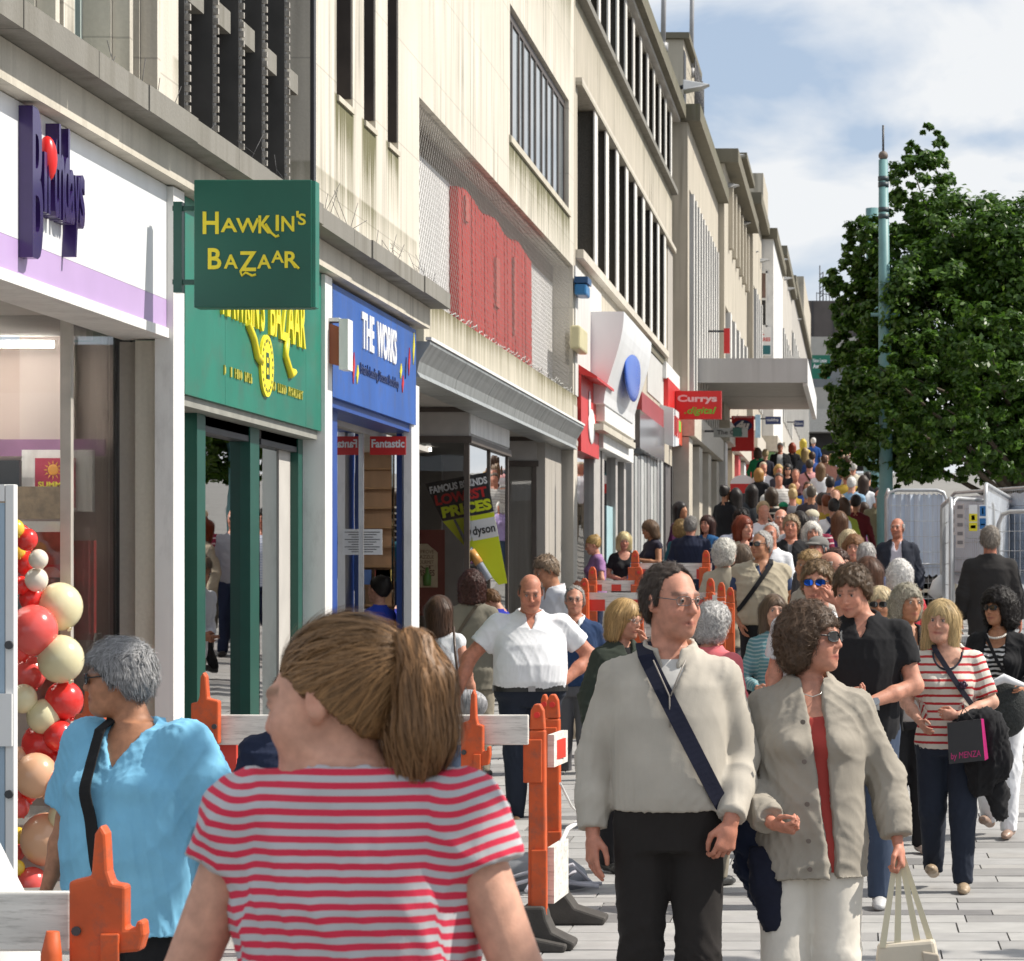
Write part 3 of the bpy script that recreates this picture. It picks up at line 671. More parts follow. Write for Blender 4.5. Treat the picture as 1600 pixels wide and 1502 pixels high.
# ================================================================== empty store with bay windows under the zinc canopy
st_ = thing('bay_window_store', 'vacant looking store with bay windows and shaded white bulkheads under the zinc canopy', 'shop', (-FA, 32, 0))
bayX = -FA - .22
def bay(y0, y1, name):
    MB().box(-9, bayX, y0, y1, 3.33, 3.655).build('bulkhead', grey_w, st_)  # white bulkhead; the grey colour stands in for its shaded sides
    MB().box(-9.0, bayX + .03, y0 - .02, y1 + .03, 3.60, 3.652).build('bulkhead_cap', brown_m, st_)
    MB().box(bayX + .002, bayX + .012, y0 + .05, y1 - .02, 3.36, 3.59).build('bulkhead_lit_face', white_paint, st_)  # sunlit street face, painted white over the grey box
    MB().box(-9, bayX + .03, y0 - .02, y1 + .03, 3.25, 3.328).build('bulkhead_trim', brown_m, st_)
    MB().box(-9, bayX, y0, y1, -.3, .35).build('stall_riser', pier, st_)
    MB().box(-9, bayX - .07, y0 + .01, y0 + .03, .36, 3.25).build('window_pane', disp_glass, st_); MB().box(-6.5, -5.0, y0 + .9, y0 + .96, 3.2, 3.24).build('lamp_tube', tube_d, st_)
    for p in (y0, (y0 + y1) / 2, y1 - .06): MB().box(bayX - .06, bayX, p, p + .06, .35, 3.25).build('post', brown_m, st_)
    for p, q in ((y0 + .06, (y0 + y1) / 2), ((y0 + y1) / 2 + .06, y1 - .06)): MB().box(bayX - .035, bayX - .02, p, q, .36, 3.25).build('window_pane', sh_glass, st_)
bay(fz(733, -.22), fz(795, -.22), 'a'); bay(fz(838, -.22), fz(856, -.22), 'b')
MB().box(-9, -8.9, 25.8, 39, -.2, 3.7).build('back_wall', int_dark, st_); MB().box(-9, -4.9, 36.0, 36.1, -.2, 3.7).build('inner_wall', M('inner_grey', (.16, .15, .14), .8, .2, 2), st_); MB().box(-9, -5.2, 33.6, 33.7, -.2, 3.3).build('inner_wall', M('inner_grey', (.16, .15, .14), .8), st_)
# banner
bn = thing('sale_banner', 'tilted black and lime banner saying famous brands lowest prices in the bay window', 'banner', at(720, 900, 31.2))
Zb = 30.95; c0, c1, c2, c3 = at(664, 756, Zb), at(760, 738, Zb), at(740, 905, Zb), at(715, 915, Zb)
ux = (at(760, 738, Zb) - at(664, 756, Zb)); ul = ux.length; ux.normalize(); uy = Vector((-ux.z, 0, ux.x))
def bq(u0, u1, v0, v1, d=0): # v down from the top edge
    P = lambda u, v: c0 + ux * u - uy * v + Vector((0, -d, 0))
    return [P(u0, v1), P(u1, v1), P(u1, v1) + Vector((0, .006, 0)), P(u0, v1) + Vector((0, .006, 0)), P(u0, v0), P(u1, v0), P(u1, v0) + Vector((0, .006, 0)), P(u0, v0) + Vector((0, .006, 0))]
W = ul; lime = M('banner_lime', (.72, .80, .02), .5, .04, 3)
P = lambda u, v, d=0: c0 + ux * u - uy * v + Vector((0, -d, 0))
def pol(pts, d, t=.005): 
    a_ = [P(u, v, d) for u, v in pts]; b_ = [p + Vector((0, t, 0)) for p in a_]; n_ = len(pts)
    return MB().add(a_ + b_, [tuple(range(n_))[::-1], tuple(range(n_, 2 * n_))] + [(i, (i + 1) % n_, n_ + (i + 1) % n_, n_ + i) for i in range(n_)])
pol([(0, 0), (W, 0), (W, .46), (.12, .46)], 0).build('header', black_s, bn)
pol([(.12, .465), (W, .465), (W, 1.3), (.62, 1.3)], 0).build('sheet', lime, bn)
q = MB(); lettering(q, 'FAMOUS BRANDS', P(.04, .13, .002), ux, uy, W * .93, .085, .003, .04); q.build('lettering', white_s, bn)
q = MB(); lettering(q, 'LOWEST', P(.08, .275, .002), ux, uy, W * .84, .12, .003, .04); q.build('lettering', red_s, bn)
q = MB(); lettering(q, 'PRICES', P(.13, .43, .002), ux, uy, W * .80, .13, .003, .05); q.build('lettering', lime, bn)
pol([(.42, .52), (W, .52), (W, .75), (.42, .75)], .004).build('white_patch', white_s, bn)
q = MB(); lettering(q, 'dyson', P(.44, .72, .006), ux, uy, .26, .13, .003, .02); q.build('lettering', black_s, bn)
q = MB()
tp = [(.26, .47), (.34, .75), (.41, .92), (.52, 1.22)]
q.tube([P(*p, .02) for p in tp], .03, 8, rr=[.012, .02, .045, .05]); cl = q.build('appliance_print', M('appliance_grey', (.32, .35, .42), .4), bn)
MB().tube([P(.38, .86, .03), P(.45, 1.02, .03)], .055, 10).build('appliance_cup', M('appliance_amber', (.6, .3, .08), .4), cl)
hp = thing('product_poster', 'dark red poster with a cream bottle panel at the left of the bay window', 'poster', at(675, 960, 31))
x0, x1, z0, z1 = disp(655, 695, 828, 962, 31.0); MB().box(x0 - .3, x1, 31.0, 31.01, z0, z1).build('sheet', M('poster_maroon', (.16, .025, .02), .5, .1, 4), hp)
x0, x1, z0, z1 = disp(640, 684, 850, 918, 31.0); q = MB().prism([(x0, z0), (x1, z0), (x1, z1 - .1), (x1 - .12, z1), (x0, z1)], 'y', 30.993, 30.999).build('cream_panel', M('poster_cream', (.55, .45, .3), .5), hp)
q2 = MB()
for k, t_ in enumerate(('IMPROVE', 'DAZZLE', 'GOURMET', 'AT')): lettering(q2, t_, (x0 + .08, 30.992, z1 - .11 - k * .06), UX, UZ, .2, .04, .002)
lettering(q2, 'WISHES', (x0 + .06, 30.992, z1 - .37), UX, UZ, .23, .07, .002, .02); q2.build('lettering', M('print_brown', (.12, .05, .03), .6), q)
MB().tube([(x1 - .12, 30.985, z0 + .02), (x1 - .12, 30.985, z0 + .13), (x1 - .12, 30.985, z0 + .17), (x1 - .12, 30.985, z0 + .23)], .03, 10, rr=[.045, .05, .02, .02]).build('bottle_print', M('bottle_green', (.08, .25, .04), .3), hp)
# ================================================================== the fin-windowed building
finb = thing('fin_window_building', 'soot stained concrete building with rows of white upright fins and a mossy overhanging eave', 'building', (-FA, 50, 0))
Y0, Y1 = 39.82, 60.8
conc = stone('grey_concrete', (.50, .455, .375), amount=.95, stains=[(39.8, 61.5, 10.4, .7, .5)])
eave_m = stone('mossy_eave', (.17, .155, .115), amount=.8, moss=(.06, .07, .02), stains=[(30, 90, 12.8, .6, .8)])
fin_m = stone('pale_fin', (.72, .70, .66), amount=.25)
wall_mesh(Y0, Y1, 4.25, 12.2, [(40.3, 58.0, 6.62, 9.12, .35), (40.3, 60.6, 10.5, 12.15, .35)]).build('wall', conc, finb)
MB().box(-FA - .2, -FA + .1, Y0 + .2, Y1, 9.06, 9.17).build('band_lip', cream2, finb)
MB().box(-FA - .3, -FA + .14, Y0 + .2, Y1, 10.38, 10.49).build('sill_band', ledge_m, finb); MB().box(-FA - .3, -FA + .12, Y0 + .2, 58.2, 6.48, 6.61).build('sill_band', cream2, finb)
pebble_shade = M('shaded_pebble', (.10, .092, .08), .9, .45, 60, .5, 80)  # pebbled fin sides, colour darkened to hold the shade on them
n = 9
for k in range(n):
    y = fz(905 + 0) + .25 + k * (58.0 - 40.9) / n
    w_ = (58.0 - 40.9) / n
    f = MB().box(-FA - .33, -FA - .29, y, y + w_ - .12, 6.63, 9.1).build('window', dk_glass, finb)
    q = MB().box(-FA - .30, -FA + .05, y + w_ - .42, y + w_ - .1, 6.62, 9.055).build('fin', pebble_shade, finb); MB().box(-FA + .051, -FA + .075, y + w_ - .52, y + w_ - .02, 6.62, 9.055).build('fin_face', fin_m, q)
    MB().box(-FA - .29, -FA - .2, y + .55, y + .62, 6.63, 9.1).build('mullion', M('sandy_mullion', (.40, .36, .30), .7, .2, 6), f); MB().box(-FA - .29, -FA - .22, y + .62, y + w_ - .3, 7.7, 7.76).build('transom', brown_m, f)
n = 12
for k in range(n):
    w_ = (60.5 - 40.4) / n; y = 40.4 + k * w_
    f = MB().box(-FA - .33, -FA - .29, y, y + w_ - .12, 10.5, 12.13).build('window', dk_glass, finb); q = MB().box(-FA - .3, -FA + .0, y + w_ - .3, y + w_ - .15, 10.5, 12.14).build('fin', pebble_shade, finb); MB().box(-FA + .001, -FA + .03, y + w_ - .45, y + w_ - .1, 10.5, 12.14).build('fin_face', fin_m, q)
    if k in (2, 3, 4): MB().box(-FA - .2, -FA - .16, y + .2, y + w_ - .4, 10.6, 12.1).build('pane', up_glass, f)
MB().box(-9, -FA + .25, Y0 + .02, 61.9, 12.3, 12.62).build('eave', eave_m, finb); MB().box(-9, -FA + .12, Y0 + .03, 61.85, 12.21, 12.297).build('soffit', soffit, finb)
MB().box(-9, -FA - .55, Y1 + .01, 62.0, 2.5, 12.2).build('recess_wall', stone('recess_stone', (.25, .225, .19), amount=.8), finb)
MB().box(-FA - .25, -FA + .02, 59.2, Y1 - .02, 5.9, 9.05).build('end_pier', pier, finb)
hut = MB().box(-6.5, -FA + .12, 63, 68, 12.7, 14.35).build('roof_hut', conc, finb); MB().box(-6.6, -FA + .26, 62.9, 68.1, 14.36, 14.5).build('hut_roof', eave_m, hut)
MB().box(-FA + .122, -FA + .14, 63.0, 63.7, 12.9, 14.1).build('hut_side', dark_m, hut)
fen = MB()
for k in range(8): fen.tube([(-FA + .3, 64.5 + k * .5, 12.7), (-FA + .3, 64.5 + k * .5, 14.2)], .02, 5)
for k in range(6): fen.tube([(-FA + .3, 64.5, 12.9 + k * .25), (-FA + .3, 68, 12.9 + k * .25)], .012, 5)
fen.build('roof_railing', dark_m, finb)
polem = M('flag_pole_grey', (.30, .30, .31), .45, .1, 5)
for lab, xp, yb, yt, Z in (('grey flagpole with a small lamp on the roof above the fin windows', 1036, 75, -60, 58), ('taller plain flagpole behind the roof hut at the skyline', 1080, 115, -60, 66)):
    t = thing('flagpole', lab, 'flagpole', at(xp, yb, Z), 'flagpoles on the roofs')
    MB().tube([at(xp, yb, Z), at(xp + 2, yt, Z)], .055, 8).build('pole', polem, t)
    MB().tube([at(xp, yb + 6, Z), at(xp, yb - 8, Z)], .11, 8).build('pole_foot', polem, t)
# two shop units under it
def sbox(par, name, m_, x0, x1, y0t, y0b, off, dep=.25, bevel=0):
    a, b = fz(x0, off), fz(x1, off); zt, zb = fh(y0t, a), fh(y0b, a)
    return MB().box(-FA + off - dep, -FA + off, a, b, zb, zt).build(name, m_, par, bevel)
phone = thing('red_phone_shop', 'narrow shop with a pale upper panel and a red box sign over the door', 'shop', (-FA, 42, 0))
MB().box(-FA - .2, -FA + .02, 39.83, fz(938), 4.43, 6.35).build('upper_panel', M('ribbed_white', (.62, .61, .59), .6, .12, 2, stretch=(1, 5, .4)), phone)
a, b = fz(908, .06), fz(936, .06)
MB().box(-FA - .1, -FA + .06, a, b, fh(705, a), fh(585, a)).build('sign_box', red_s, phone)
q = MB()
q.ball((-FA + .07, (a + b) / 2 + .1, fh(658, a)), .16, 14, 8, (.15, 3.2, 1.7)); q.ball((-FA + .07, (a + b) / 2 - .2, fh(628, a)), .09, 12, 8, (.15, 1.6, 2.8)); q.build('hand_emblem', white_s, phone)
MB().hexa([(-FA + .0, a, fh(583, a)), (-FA + .3, a, fh(592, a)), (-FA + .3, b, fh(592, a)), (-FA, b, fh(583, a)), (-FA, a, fh(568, a)), (-FA + .3, a, fh(588, a)), (-FA + .3, b, fh(588, a)), (-FA, b, fh(568, a))]).build('awning', red_s, phone)
MB().box(-FA - .1, -FA - .08, fz(903), fz(937), .6, 4.0).build('window_pane', sh_glass, phone); MB().box(-FA - .12, -FA + .0, fz(928), fz(938), .2, 4.3).build('post', grey_w, phone)
MB().box(-9, -FA - .6, 39.9, 45.6, 3.9, 4.25).build('ceiling', int_dark, phone); MB().box(-9, -8.9, 39.8, 62, 0, 4.3).build('back_wall', M('blue_interior', (.18, .24, .27), .8, .2, 2), phone)
al = thing('alarm_box', 'cream bell alarm box on the pale panel above the red sign', 'alarm box', (-FA + .02, fz(900), 4.9))
MB().box(-FA + .02, -FA + .17, fz(899, .1), fz(911, .1), fh(562, 41), fh(527, 41)).build('case', M('cream_plastic', (.55, .50, .30), .5, .1, 5), al, bevel=.03)
al = thing('alarm_box', 'blue alarm box tucked under the sill of the fin windows', 'alarm box', (-FA + .02, fz(915), 6))
ya_ = fz(911, .15)
MB().box(-FA + .02, -FA + .2, ya_, ya_ + .55, fh(461, ya_), fh(443, ya_)).build('case', M('alarm_blue', (.02, .16, .38), .4, .08, 5), al, bevel=.03); MB().box(-FA + .02, -FA + .22, ya_, ya_ + .55, fh(442, ya_), fh(432, ya_)).build('lid', M('alarm_dark_blue', (.015, .07, .18), .4), al)
oval = thing('curved_sign_shop', 'shop with a tall curved white sign carrying a raised blue oval', 'shop', (-FA, 47, 0))
a, b = fz(966, .45), fz(1010, .45)
nseg = 10; mb = MB(); pf = []
for k in range(nseg + 1):
    t = k / nseg; z = fh(630, a) * (1 - t) + fh(487, a) * t
    pf.append((-FA + .18 + .32 * math.sin(t * math.pi * .5) ** 1.5 + .04, z))
mb.prism([(-FA - .2, pf[0][1])] + pf + [(-FA - .2, pf[-1][1])], 'y', a, b); mb.build('curved_sign', white_p, oval)
y_c, z_c = fz(988, .42), fh(575, fz(988, .42)); q = MB(); q.ball((-FA + .42, y_c, z_c), .42, 24, 12, (.16, 3.6, 1.35)); q.build('blue_oval', oval_blue, oval)
q = MB(); lettering(q, 'Shop', (-FA + .40, a + .5, z_c + .1), UY, UZ, .5, .12, .004); q2 = None
sbox(oval, 'lower_fascia', white_paint, 945, 992, 615, 658, .2); sbox(oval, 'trim', band_m, 943, 993, 662, 672, .24); sbox(oval, 'blind_box', white_paint, 943, 990, 676, 700, .12)
for x_ in (941, 962, 975, 987): sbox(oval, 'post', grey_w, x_, x_ + 3, 690, 900, .0, .15)
MB().box(-FA - .1, -FA - .08, fz(944), fz(985), .9, 4.6).build('window_pane', sh_glass, oval); sbox(oval, 'blue_board', navy_s, 946, 957, 700, 900, -.3, .1); sbox(oval, 'poster_board', M('pale_aqua', (.35, .52, .56), .5, .1, 3), 948, 960, 790, 880, -.05, .02)
dark = thing('dark_glass_shop', 'shop front of dark reflective glass with a red strip beside the curved sign', 'shop', (-FA, 53, 0))
MB().box(-FA - .3, -FA + .04, fz(1006), fz(1040), 6.3, 6.5).build('gutter', eave_m, dark)
sbox(dark, 'pale_panel', M('pale_grey_panel', (.55, .54, .52), .5, .06, 3), 1012, 1038, 545, 612, .02); sbox(dark, 'red_strip', M('dull_red', (.32, .03, .035), .4, .1, 3), 1003, 1037, 612, 648, .1); sbox(dark, 'fascia', M('glossy_dark', (.09, .08, .085), .15, .4, 6, stretch=(1, 9, .5)), 1000, 1038, 640, 700, .12)
for k, x_ in enumerate(range(992, 1034, 5)): sbox(dark, 'shutter_panel', M('shutter_%d' % (k % 3), [(.42, .43, .42), (.3, .3, .3), (.52, .53, .52)][k % 3], .4, .1, 3), x_, x_ + 4, 712, 900, .0 - .02 * (k % 2))
tv = thing('projecting_sign', 'white box sign with red print standing out beside the red electrical shop', 'sign', (-3.5, 58, 5))
A, B = at(1034, 700, 57.5), at(1056, 640, 57.5)
MB().hexa([(A.x - .3, 57, A.z + .2), (B.x - .02, 57, A.z), (B.x, 58.5, A.z + .1), (A.x - .3, 58.5, A.z + .25), (A.x - .3, 57, B.z + .15), (B.x - .02, 57, B.z), (B.x, 58.5, B.z), (A.x - .3, 58.5, B.z + .15)]).build('box', white_p, tv)
q = MB()
for k in range(5): q.box(B.x - .03, B.x + .012, 57.2 + k * .24, 57.34 + k * .24, A.z + .25 + .1 * (k % 2), B.z - .15)
q.build('print', red_s, tv)
el = thing('electrical_shop', 'electrical shop with a red fascia under a white board next to the wide canopy', 'shop', (-FA, 60, 0))
sbox(el, 'upper_board', white_paint, 1041, 1066, 565, 590, .1); sbox(el, 'fascia', red_s, 1044, 1070, 590, 668, .12); sbox(el, 'lower_fascia', M('orange_red', (.6, .07, .02), .4), 1056, 1072, 652, 690, .15)
q = sbox(el, 'logo', grn_s, 1059, 1064, 655, 672, .17); 
for k, x_ in enumerate((1030, 1040, 1050, 1058, 1064)): sbox(el, 'shutter', [int_dark, M('mid_shutter', (.12, .11, .11), .6), int_dark, M('dark_oxide', (.06, .03, .03), .7), int_dark][k], x_, x_ + 8, 712, 900, -.05)
cs = thing('projecting_sign', 'red hanging sign reading Currys digital in white and green', 'sign', at(1091, 655, 60))
Zc = 60.0; x0, x1, z0, z1 = disp(1055, 1127, 611, 655, Zc); MB().box(x0, x1, Zc, Zc + .2, z0, z1).build('sign_box', red_s, cs)
q = MB(); lettering(q, 'Currys', (x0 + .05, Zc - .001, z0 + .34), UX, UZ, (x1 - x0) * .86, .2, .006, .04); q.build('lettering', M('pale_pink', (.75, .6, .6), .5), cs)
q = MB(); lettering(q, '.digital', (x0 + .2, Zc - .001, z0 + .07), UX, UZ, (x1 - x0) * .7, .2, .006, .02, .3); q.build('lettering', grn_s, cs)
MB().box(-FA, x0, Zc + .06, Zc + .12, z1 - .15, z1 - .1).build('bracket', dark_m, cs)
# the hanging window-frames: white frames and posters low down are reflections, left to the glass

# ================================================================== wide canopy
cp = thing('shop_canopy', 'broad flat pale concrete canopy reaching out over the crowd beyond the red electrical sign', 'canopy', (-3, 66, 5))
Zc = 65.0; x0, x1, z0, z1 = disp(1073, 1262, 560, 598, Zc); can_m = stone('canopy_paint', (.52, .51, .50), amount=.2)
MB().box(-9, x1, Zc, Zc + .15, z0, z1).build('front_edge', can_m, cp); MB().box(x1 - .12, x1, Zc + .152, Zc + 14, z0 - .06, z1 - .01).build('side_edge', white_paint, cp)
MB().box(-9, x1 - .122, Zc + .152, Zc + 14, z1 - .3, z1 - .02).build('roof_slab', can_m, cp)
for k in range(5): MB().box(-9, x1 - .125, Zc + .17 + k * 2.75, Zc + 2.89 + k * 2.75, z1 - .36 - (.006 * (k % 2)), z1 - .302).build('soffit_panel', soffit, cp)
# ================================================================== far row of buildings
def far_building(nm, lab, y0, y1, X, ztop, m_, fins=0, eave=0.0, zfin=(6, 11), shop_cols=None, zshop=4.0, eave_z=None):
    t = thing(nm, lab, 'building', (X, (y0 + y1) / 2, float(ground(-4, y0))))
    gz = float(ground(-4, y0)); 
    zf0, zf1 = gz + zfin[0], gz + zfin[1]
    wall_mesh(y0, y1, gz + zshop, ztop, [(y0 + .6, y1 - .6, zf0, zf1, .35)] if fins else [], X).build('wall', m_, t)
    if fins:
        w_ = (y1 - y0 - 1.2) / fins
        for k in range(fins):
            y = y0 + .6 + k * w_
            f = MB().box(X - .34, X - .3, y, y + w_, zf0, zf1).build('window', dk_glass, t); MB().box(X - .3, X + .06, y + w_ * .7, y + w_ * .97, zf0, zf1).build('fin', fin_m, t)
    if eave: MB().box(X - 5, X + eave, y0 - .1, y1 + .1, (eave_z or ztop) + .01, (eave_z or ztop) + .4).build('eave', eave_m, t)
    cols = shop_cols or [(.6, .6, .58), (.5, .45, .36), (.62, .6, .6), (.3, .3, .3)]
    n_ = max(3, int((y1 - y0) / 1.3))
    for k in range(n_):
        y = y0 + (y1 - y0) * k / n_; c = cols[k % len(cols)]
        MB().box(X - .5, X + .03 - .1 * (k % 3), y + .02, y + (y1 - y0) / n_ - .02, float(ground(-4, y0)) - .5, gz + zshop - .6 - .03 * (k % 2)).build('shop_panel', M('shopfront_%02d%02d%02d' % tuple(int(q * 99) for q in c), c, .5, .1, 3), t)
    MB().box(X - .5, X + .16, y0, y1, gz + zshop - .58, gz + zshop - .003).build('shop_fascia', M('fascia_%s' % nm, cols[0], .5), t)
    return t
B = far_building
fb1 = B('far_building', 'building with close white fins directly above the wide canopy', 62.02, 75.5, -3.92, 12.25, conc, 11, .3, (3.6, 9.2), [(.55, .5, .42), (.2, .2, .2), (.5, .5, .5)])
MB().box(-9, -4.1, 68.2, 75, 12.7, 13.9).build('roof_parapet', conc, fb1)
fb2 = B('far_building', 'grey stepped building with a plain sunlit band behind the close white fins', 75.6, 91, -3.75, 13.4, conc, 5, .4, (5.5, 7.3), [(.7, .68, .66), (.62, .1, .1), (.6, .63, .66), (.5, .42, .3), (.66, .66, .66)])
for k in range(6): MB().box(-4.1, -3.62, 78 + k * 2.3, 78.5 + k * 2.3, 11.3, 13.2).build('buttress', conc, fb2)
MB().box(-8, -3.65, 84, 90, 13.81, 14.8).build('roof_storey', conc, fb2); MB().box(-8, -3.45, 83.8, 90.2, 14.81, 15.0).build('roof_slab', eave_m, fb2)
fb3 = B('far_building', 'weathered building with a tiled dark cornice standing proud of its neighbours', 91.1, 99.5, -3.55, 14.4, conc, 4, .3, (5, 9), [(.6, .08, .06), (.5, .62, .75), (.2, .4, .12), (.55, .55, .53)])
MB().box(-8, -3.3, 94, 99, 14.81, 15.9).build('roof_storey', conc, fb3)
fb4 = B('far_building', 'white bay fronted building with a sash window above a white board', 99.6, 112, -3.12, 14.3, M('bay_white', (.72, .71, .69), .6, .1, 3), 0, .15, (5, 9), [(.16, .3, .12), (.5, .5, .45), (.1, .1, .12), (.62, .6, .5)])
f = MB(); x0, x1, z0, z1 = disp(1176, 1199, 424, 512, 99.6)
f.box(x0, x1, 99.5, 99.56, z0, z0 + .08).box(x0, x1, 99.5, 99.56, z1 - .08, z1).box(x0, x0 + .06, 99.5, 99.56, z0, z1).box(x1 - .06, x1, 99.5, 99.56, z0, z1).box(x0, x1, 99.49, 99.56, (z0 + z1) / 2 - .04, (z0 + z1) / 2 + .04)
f = f.build('sash_window', white_paint, fb4); MB().box(x0 + .06, x1 - .06, 99.53, 99.58, z0 + .08, (z0 + z1) / 2 - .04).build('pane', dk_glass, f); MB().box(x0 + .06, x1 - .06, 99.53, 99.58, (z0 + z1) / 2 + .04, z1 - .08).build('pane', M('curtained_pane', (.22, .13, .10), .3, .3, 3), f)
bd = thing('letting_board', 'white letting board with red words all enquiries below the sash window', 'sign', at(1188, 555, 99.4))
x0, x1, z0, z1 = disp(1172, 1205, 511, 556, 99.4); MB().box(x0, x1, 99.38, 99.42, z0, z1).build('board', white_s, bd)
q = MB(); lettering(q, 'ALL', (x0 + .22, 99.379, z1 - .3), UX, UZ, .3, .18, .004, .03); lettering(q, 'ENQUIRIES', (x0 + .05, 99.379, z1 - .56), UX, UZ, .7, .17, .004, .03); q.build('lettering', red_s, bd); MB().box(x0 + .2, x1 - .03, 99.37, 99.38, z0 + .05, z0 + .38).build('teal_patch', M('teal_patch', (.02, .14, .16), .5), bd)
fb5 = B('far_building', 'narrow pale rendered building with bracketed lamps between white shop and street end', 112.1, 130, -3.18, 15.2, M('pale_render', (.46, .43, .385), .7, .12, 2), 6, .25, (5, 9), None)
fb6 = B('far_building', 'tall pale rendered block farthest along the row of shops', 130.1, 175, -3.22, 16.0, M('pale_render_two', (.40, .375, .34), .7, .12, 2), 12, .25, (5.5, 10), None)
MB().box(-12, -3.0, 150, 172, 16.42, 18.6).build('roof_storey', conc, fb6)
eb = thing('end_building', 'dark brown topped concrete block with pale storeys closing the end of the street', 'building', (0, 205, 10))
x0, x1, z0, z1 = disp(1259, 1420, 470, 527, 205); MB().box(x0, x1, 205, 225, z0, z1).build('dark_storey', M('dark_cladding', (.10, .085, .078), .7, .15, 1), eb)
_, _, z2, z3 = disp(1259, 1420, 527, 560, 205); MB().box(x0 - .6, x1, 204.5, 225, z2, z3 - .01).build('pale_storey', M('pale_storey', (.42, .40, .36), .7, .1, 1), eb); _, _, z4, z5 = disp(1259, 1420, 560, 606, 205); MB().box(x0, x1, 205, 225, z4, z5 - .01).build('window_band', M('band_grey', (.2, .21, .22), .4, .2, 1), eb)
_, _, z2, z3 = disp(1259, 1420, 606, 640, 205); MB().box(x0 - .4, x1, 204.4, 225, z2, z3 - .01).build('pale_storey', M('pale_storey', (.42, .40, .36), .7), eb); _, _, z2, z3 = disp(1259, 1420, 640, 676, 205); MB().box(x0 - .2, x1, 204, 225, z2, z3 - .01).build('canopy', M('pale_storey2', (.5, .48, .44), .7), eb); _, _, z2, z3 = disp(1259, 1420, 676, 720, 205); MB().box(x0, x1, 206, 225, z2, z3 - .01).build('shop_band', int_dark, eb)
for k in range(5): MB().box(x0 + .5 + k * 1.6, x0 + .56 + k * 1.6, 204.9, 204.998, z0, z1).build('cladding_seam', dark_m, eb)
x0, x1, z0, z1 = disp(1268, 1297, 555, 592, 200); lb = thing('lease_board', 'green board reading new lease available hung high at the street end', 'sign', (x0, 200, z0)); MB().box(x0, x1, 200, 200.1, z0, z1).build('board', M('lease_green', (.01, .16, .10), .5), lb)
q = MB(); lettering(q, 'New Lease', (x0 + .1, 199.99, z1 - .55), UX, UZ, (x1 - x0) * .75, .3, .01, .02); lettering(q, 'Available', (x0 + .1, 199.99, z1 - 1.0), UX, UZ, (x1 - x0) * .85, .35, .01, .04); q.build('lettering', white_s, lb)
mast = thing('roof_mast', 'thin lattice aerial mast on the dark roof at the end of the street', 'mast', at(1283, 468, 208)); q = MB()
for xp in (1281, 1286): q.tube([at(xp, 470, 208), at(xp, 415 if xp < 1284 else 425, 208)], .05, 5)
for k in range(6): q.tube([at(1281, 465 - k * 7, 208), at(1286, 460 - k * 7, 208)], .03, 4)
q.build('lattice', dark_m, mast); q = MB()
for xp in range(1276, 1306, 5): q.tube([at(xp, 470, 208), at(xp, 457, 208)], .03, 4)
q.tube([at(1276, 458, 208), at(1306, 462, 208)], .03, 4); q.build('rail', dark_m, mast)

# lamps on the facades
lampg = M('lamp_grey', (.42, .43, .44), .45, .08, 5)
for k, (xp, yp, Z, s_, lab) in enumerate([(1085, 136, 62, .65, 'grey wedge shaped lamp at the eave beside the roof hut'), (1136, 245, 80, 1.0, 'upper grey lamp on the stepped building'), (1132, 292, 78, .8, 'grey lamp just below the upper one on the stepped building'), (1150, 350, 88, .9, 'grey lamp projecting over the plain sunlit band'), (1166, 395, 94, .8, 'grey lamp beside the dark cornice'), (1182, 408, 98, .9, 'pale lamp above the sash window'), (1213, 407, 110, .9, 'first of the lamps along the white shop fronts'), (1221, 436, 116, .9, 'second lamp along the white shop fronts'), (1226, 452, 122, .9, 'third lamp along the white shop fronts'), (1231, 468, 130, .9, 'fourth lamp along the white shop fronts'), (1239, 500, 145, .9, 'fifth lamp along the white shop fronts'), (1247, 520, 160, .9, 'farthest lamp along the white shop fronts')]):
    p = at(xp, yp, Z); t = thing('street_lamp', lab, 'lamp', p, 'wall lamps above the shops'); w_ = .55 * s_; q = MB()
    q.hexa([(p.x - w_ * .7, Z - .25, p.z - .12), (p.x + w_ * .5, Z - .2, p.z - .02), (p.x + w_ * .5, Z + .3, p.z - .02), (p.x - w_ * .7, Z + .3, p.z - .12), (p.x - w_ * .7, Z - .2, p.z + .14), (p.x + w_, Z - .1, p.z + .05), (p.x + w_, Z + .2, p.z + .05), (p.x - w_ * .7, Z + .3, p.z + .14)])
    q.build('lamp_head', lampg, t, bevel=.02); MB().tube([(p.x - w_ * .65, Z + .05, p.z + .02), (p.x - w_ * .65 - .5, Z + .05, p.z - .12)], .05, 6).build('lamp_arm', dark_m, t)

# small hanging signs over the crowd
def hang(nm, lab, xa, xb, ya, yb, Z, m_, txt=None, tm=None, bold=.02):
    x0, x1, z0, z1 = disp(xa, xb, ya, yb, Z); t = thing(nm, lab, 'sign', ((x0 + x1) / 2, Z, z0)); MB().box(x0, x1, Z, Z + .12, z0, z1).build('board', m_, t)
    MB().box(min(x0, -4.3), x0 + .02, Z + .04, Z + .08, z1 - .1, z1 - .05).build('bracket', dark_m, t)
    if txt:
        q = MB(); lettering(q, txt, (x0 + (x1 - x0) * .1, Z - .001, z0 + (z1 - z0) * .28), UX, UZ, (x1 - x0) * .75, (z1 - z0) * .5, .006, bold); q.build('lettering', tm, t)
    return t
cf = hang('hanging_sign', 'pale grey hanging sign for the cafe below the wide canopy', 1115, 1168, 669, 683, 66, M('cafe_grey', (.30, .30, .28), .6, .1, 3), 'The Cafe', black_s)
x0, x1, z0, z1 = disp(1145, 1159, 668, 682, 65.95); MB().box(x0, x1, 65.98, 65.995, z0, z1).build('dark_square', green_d, cf)
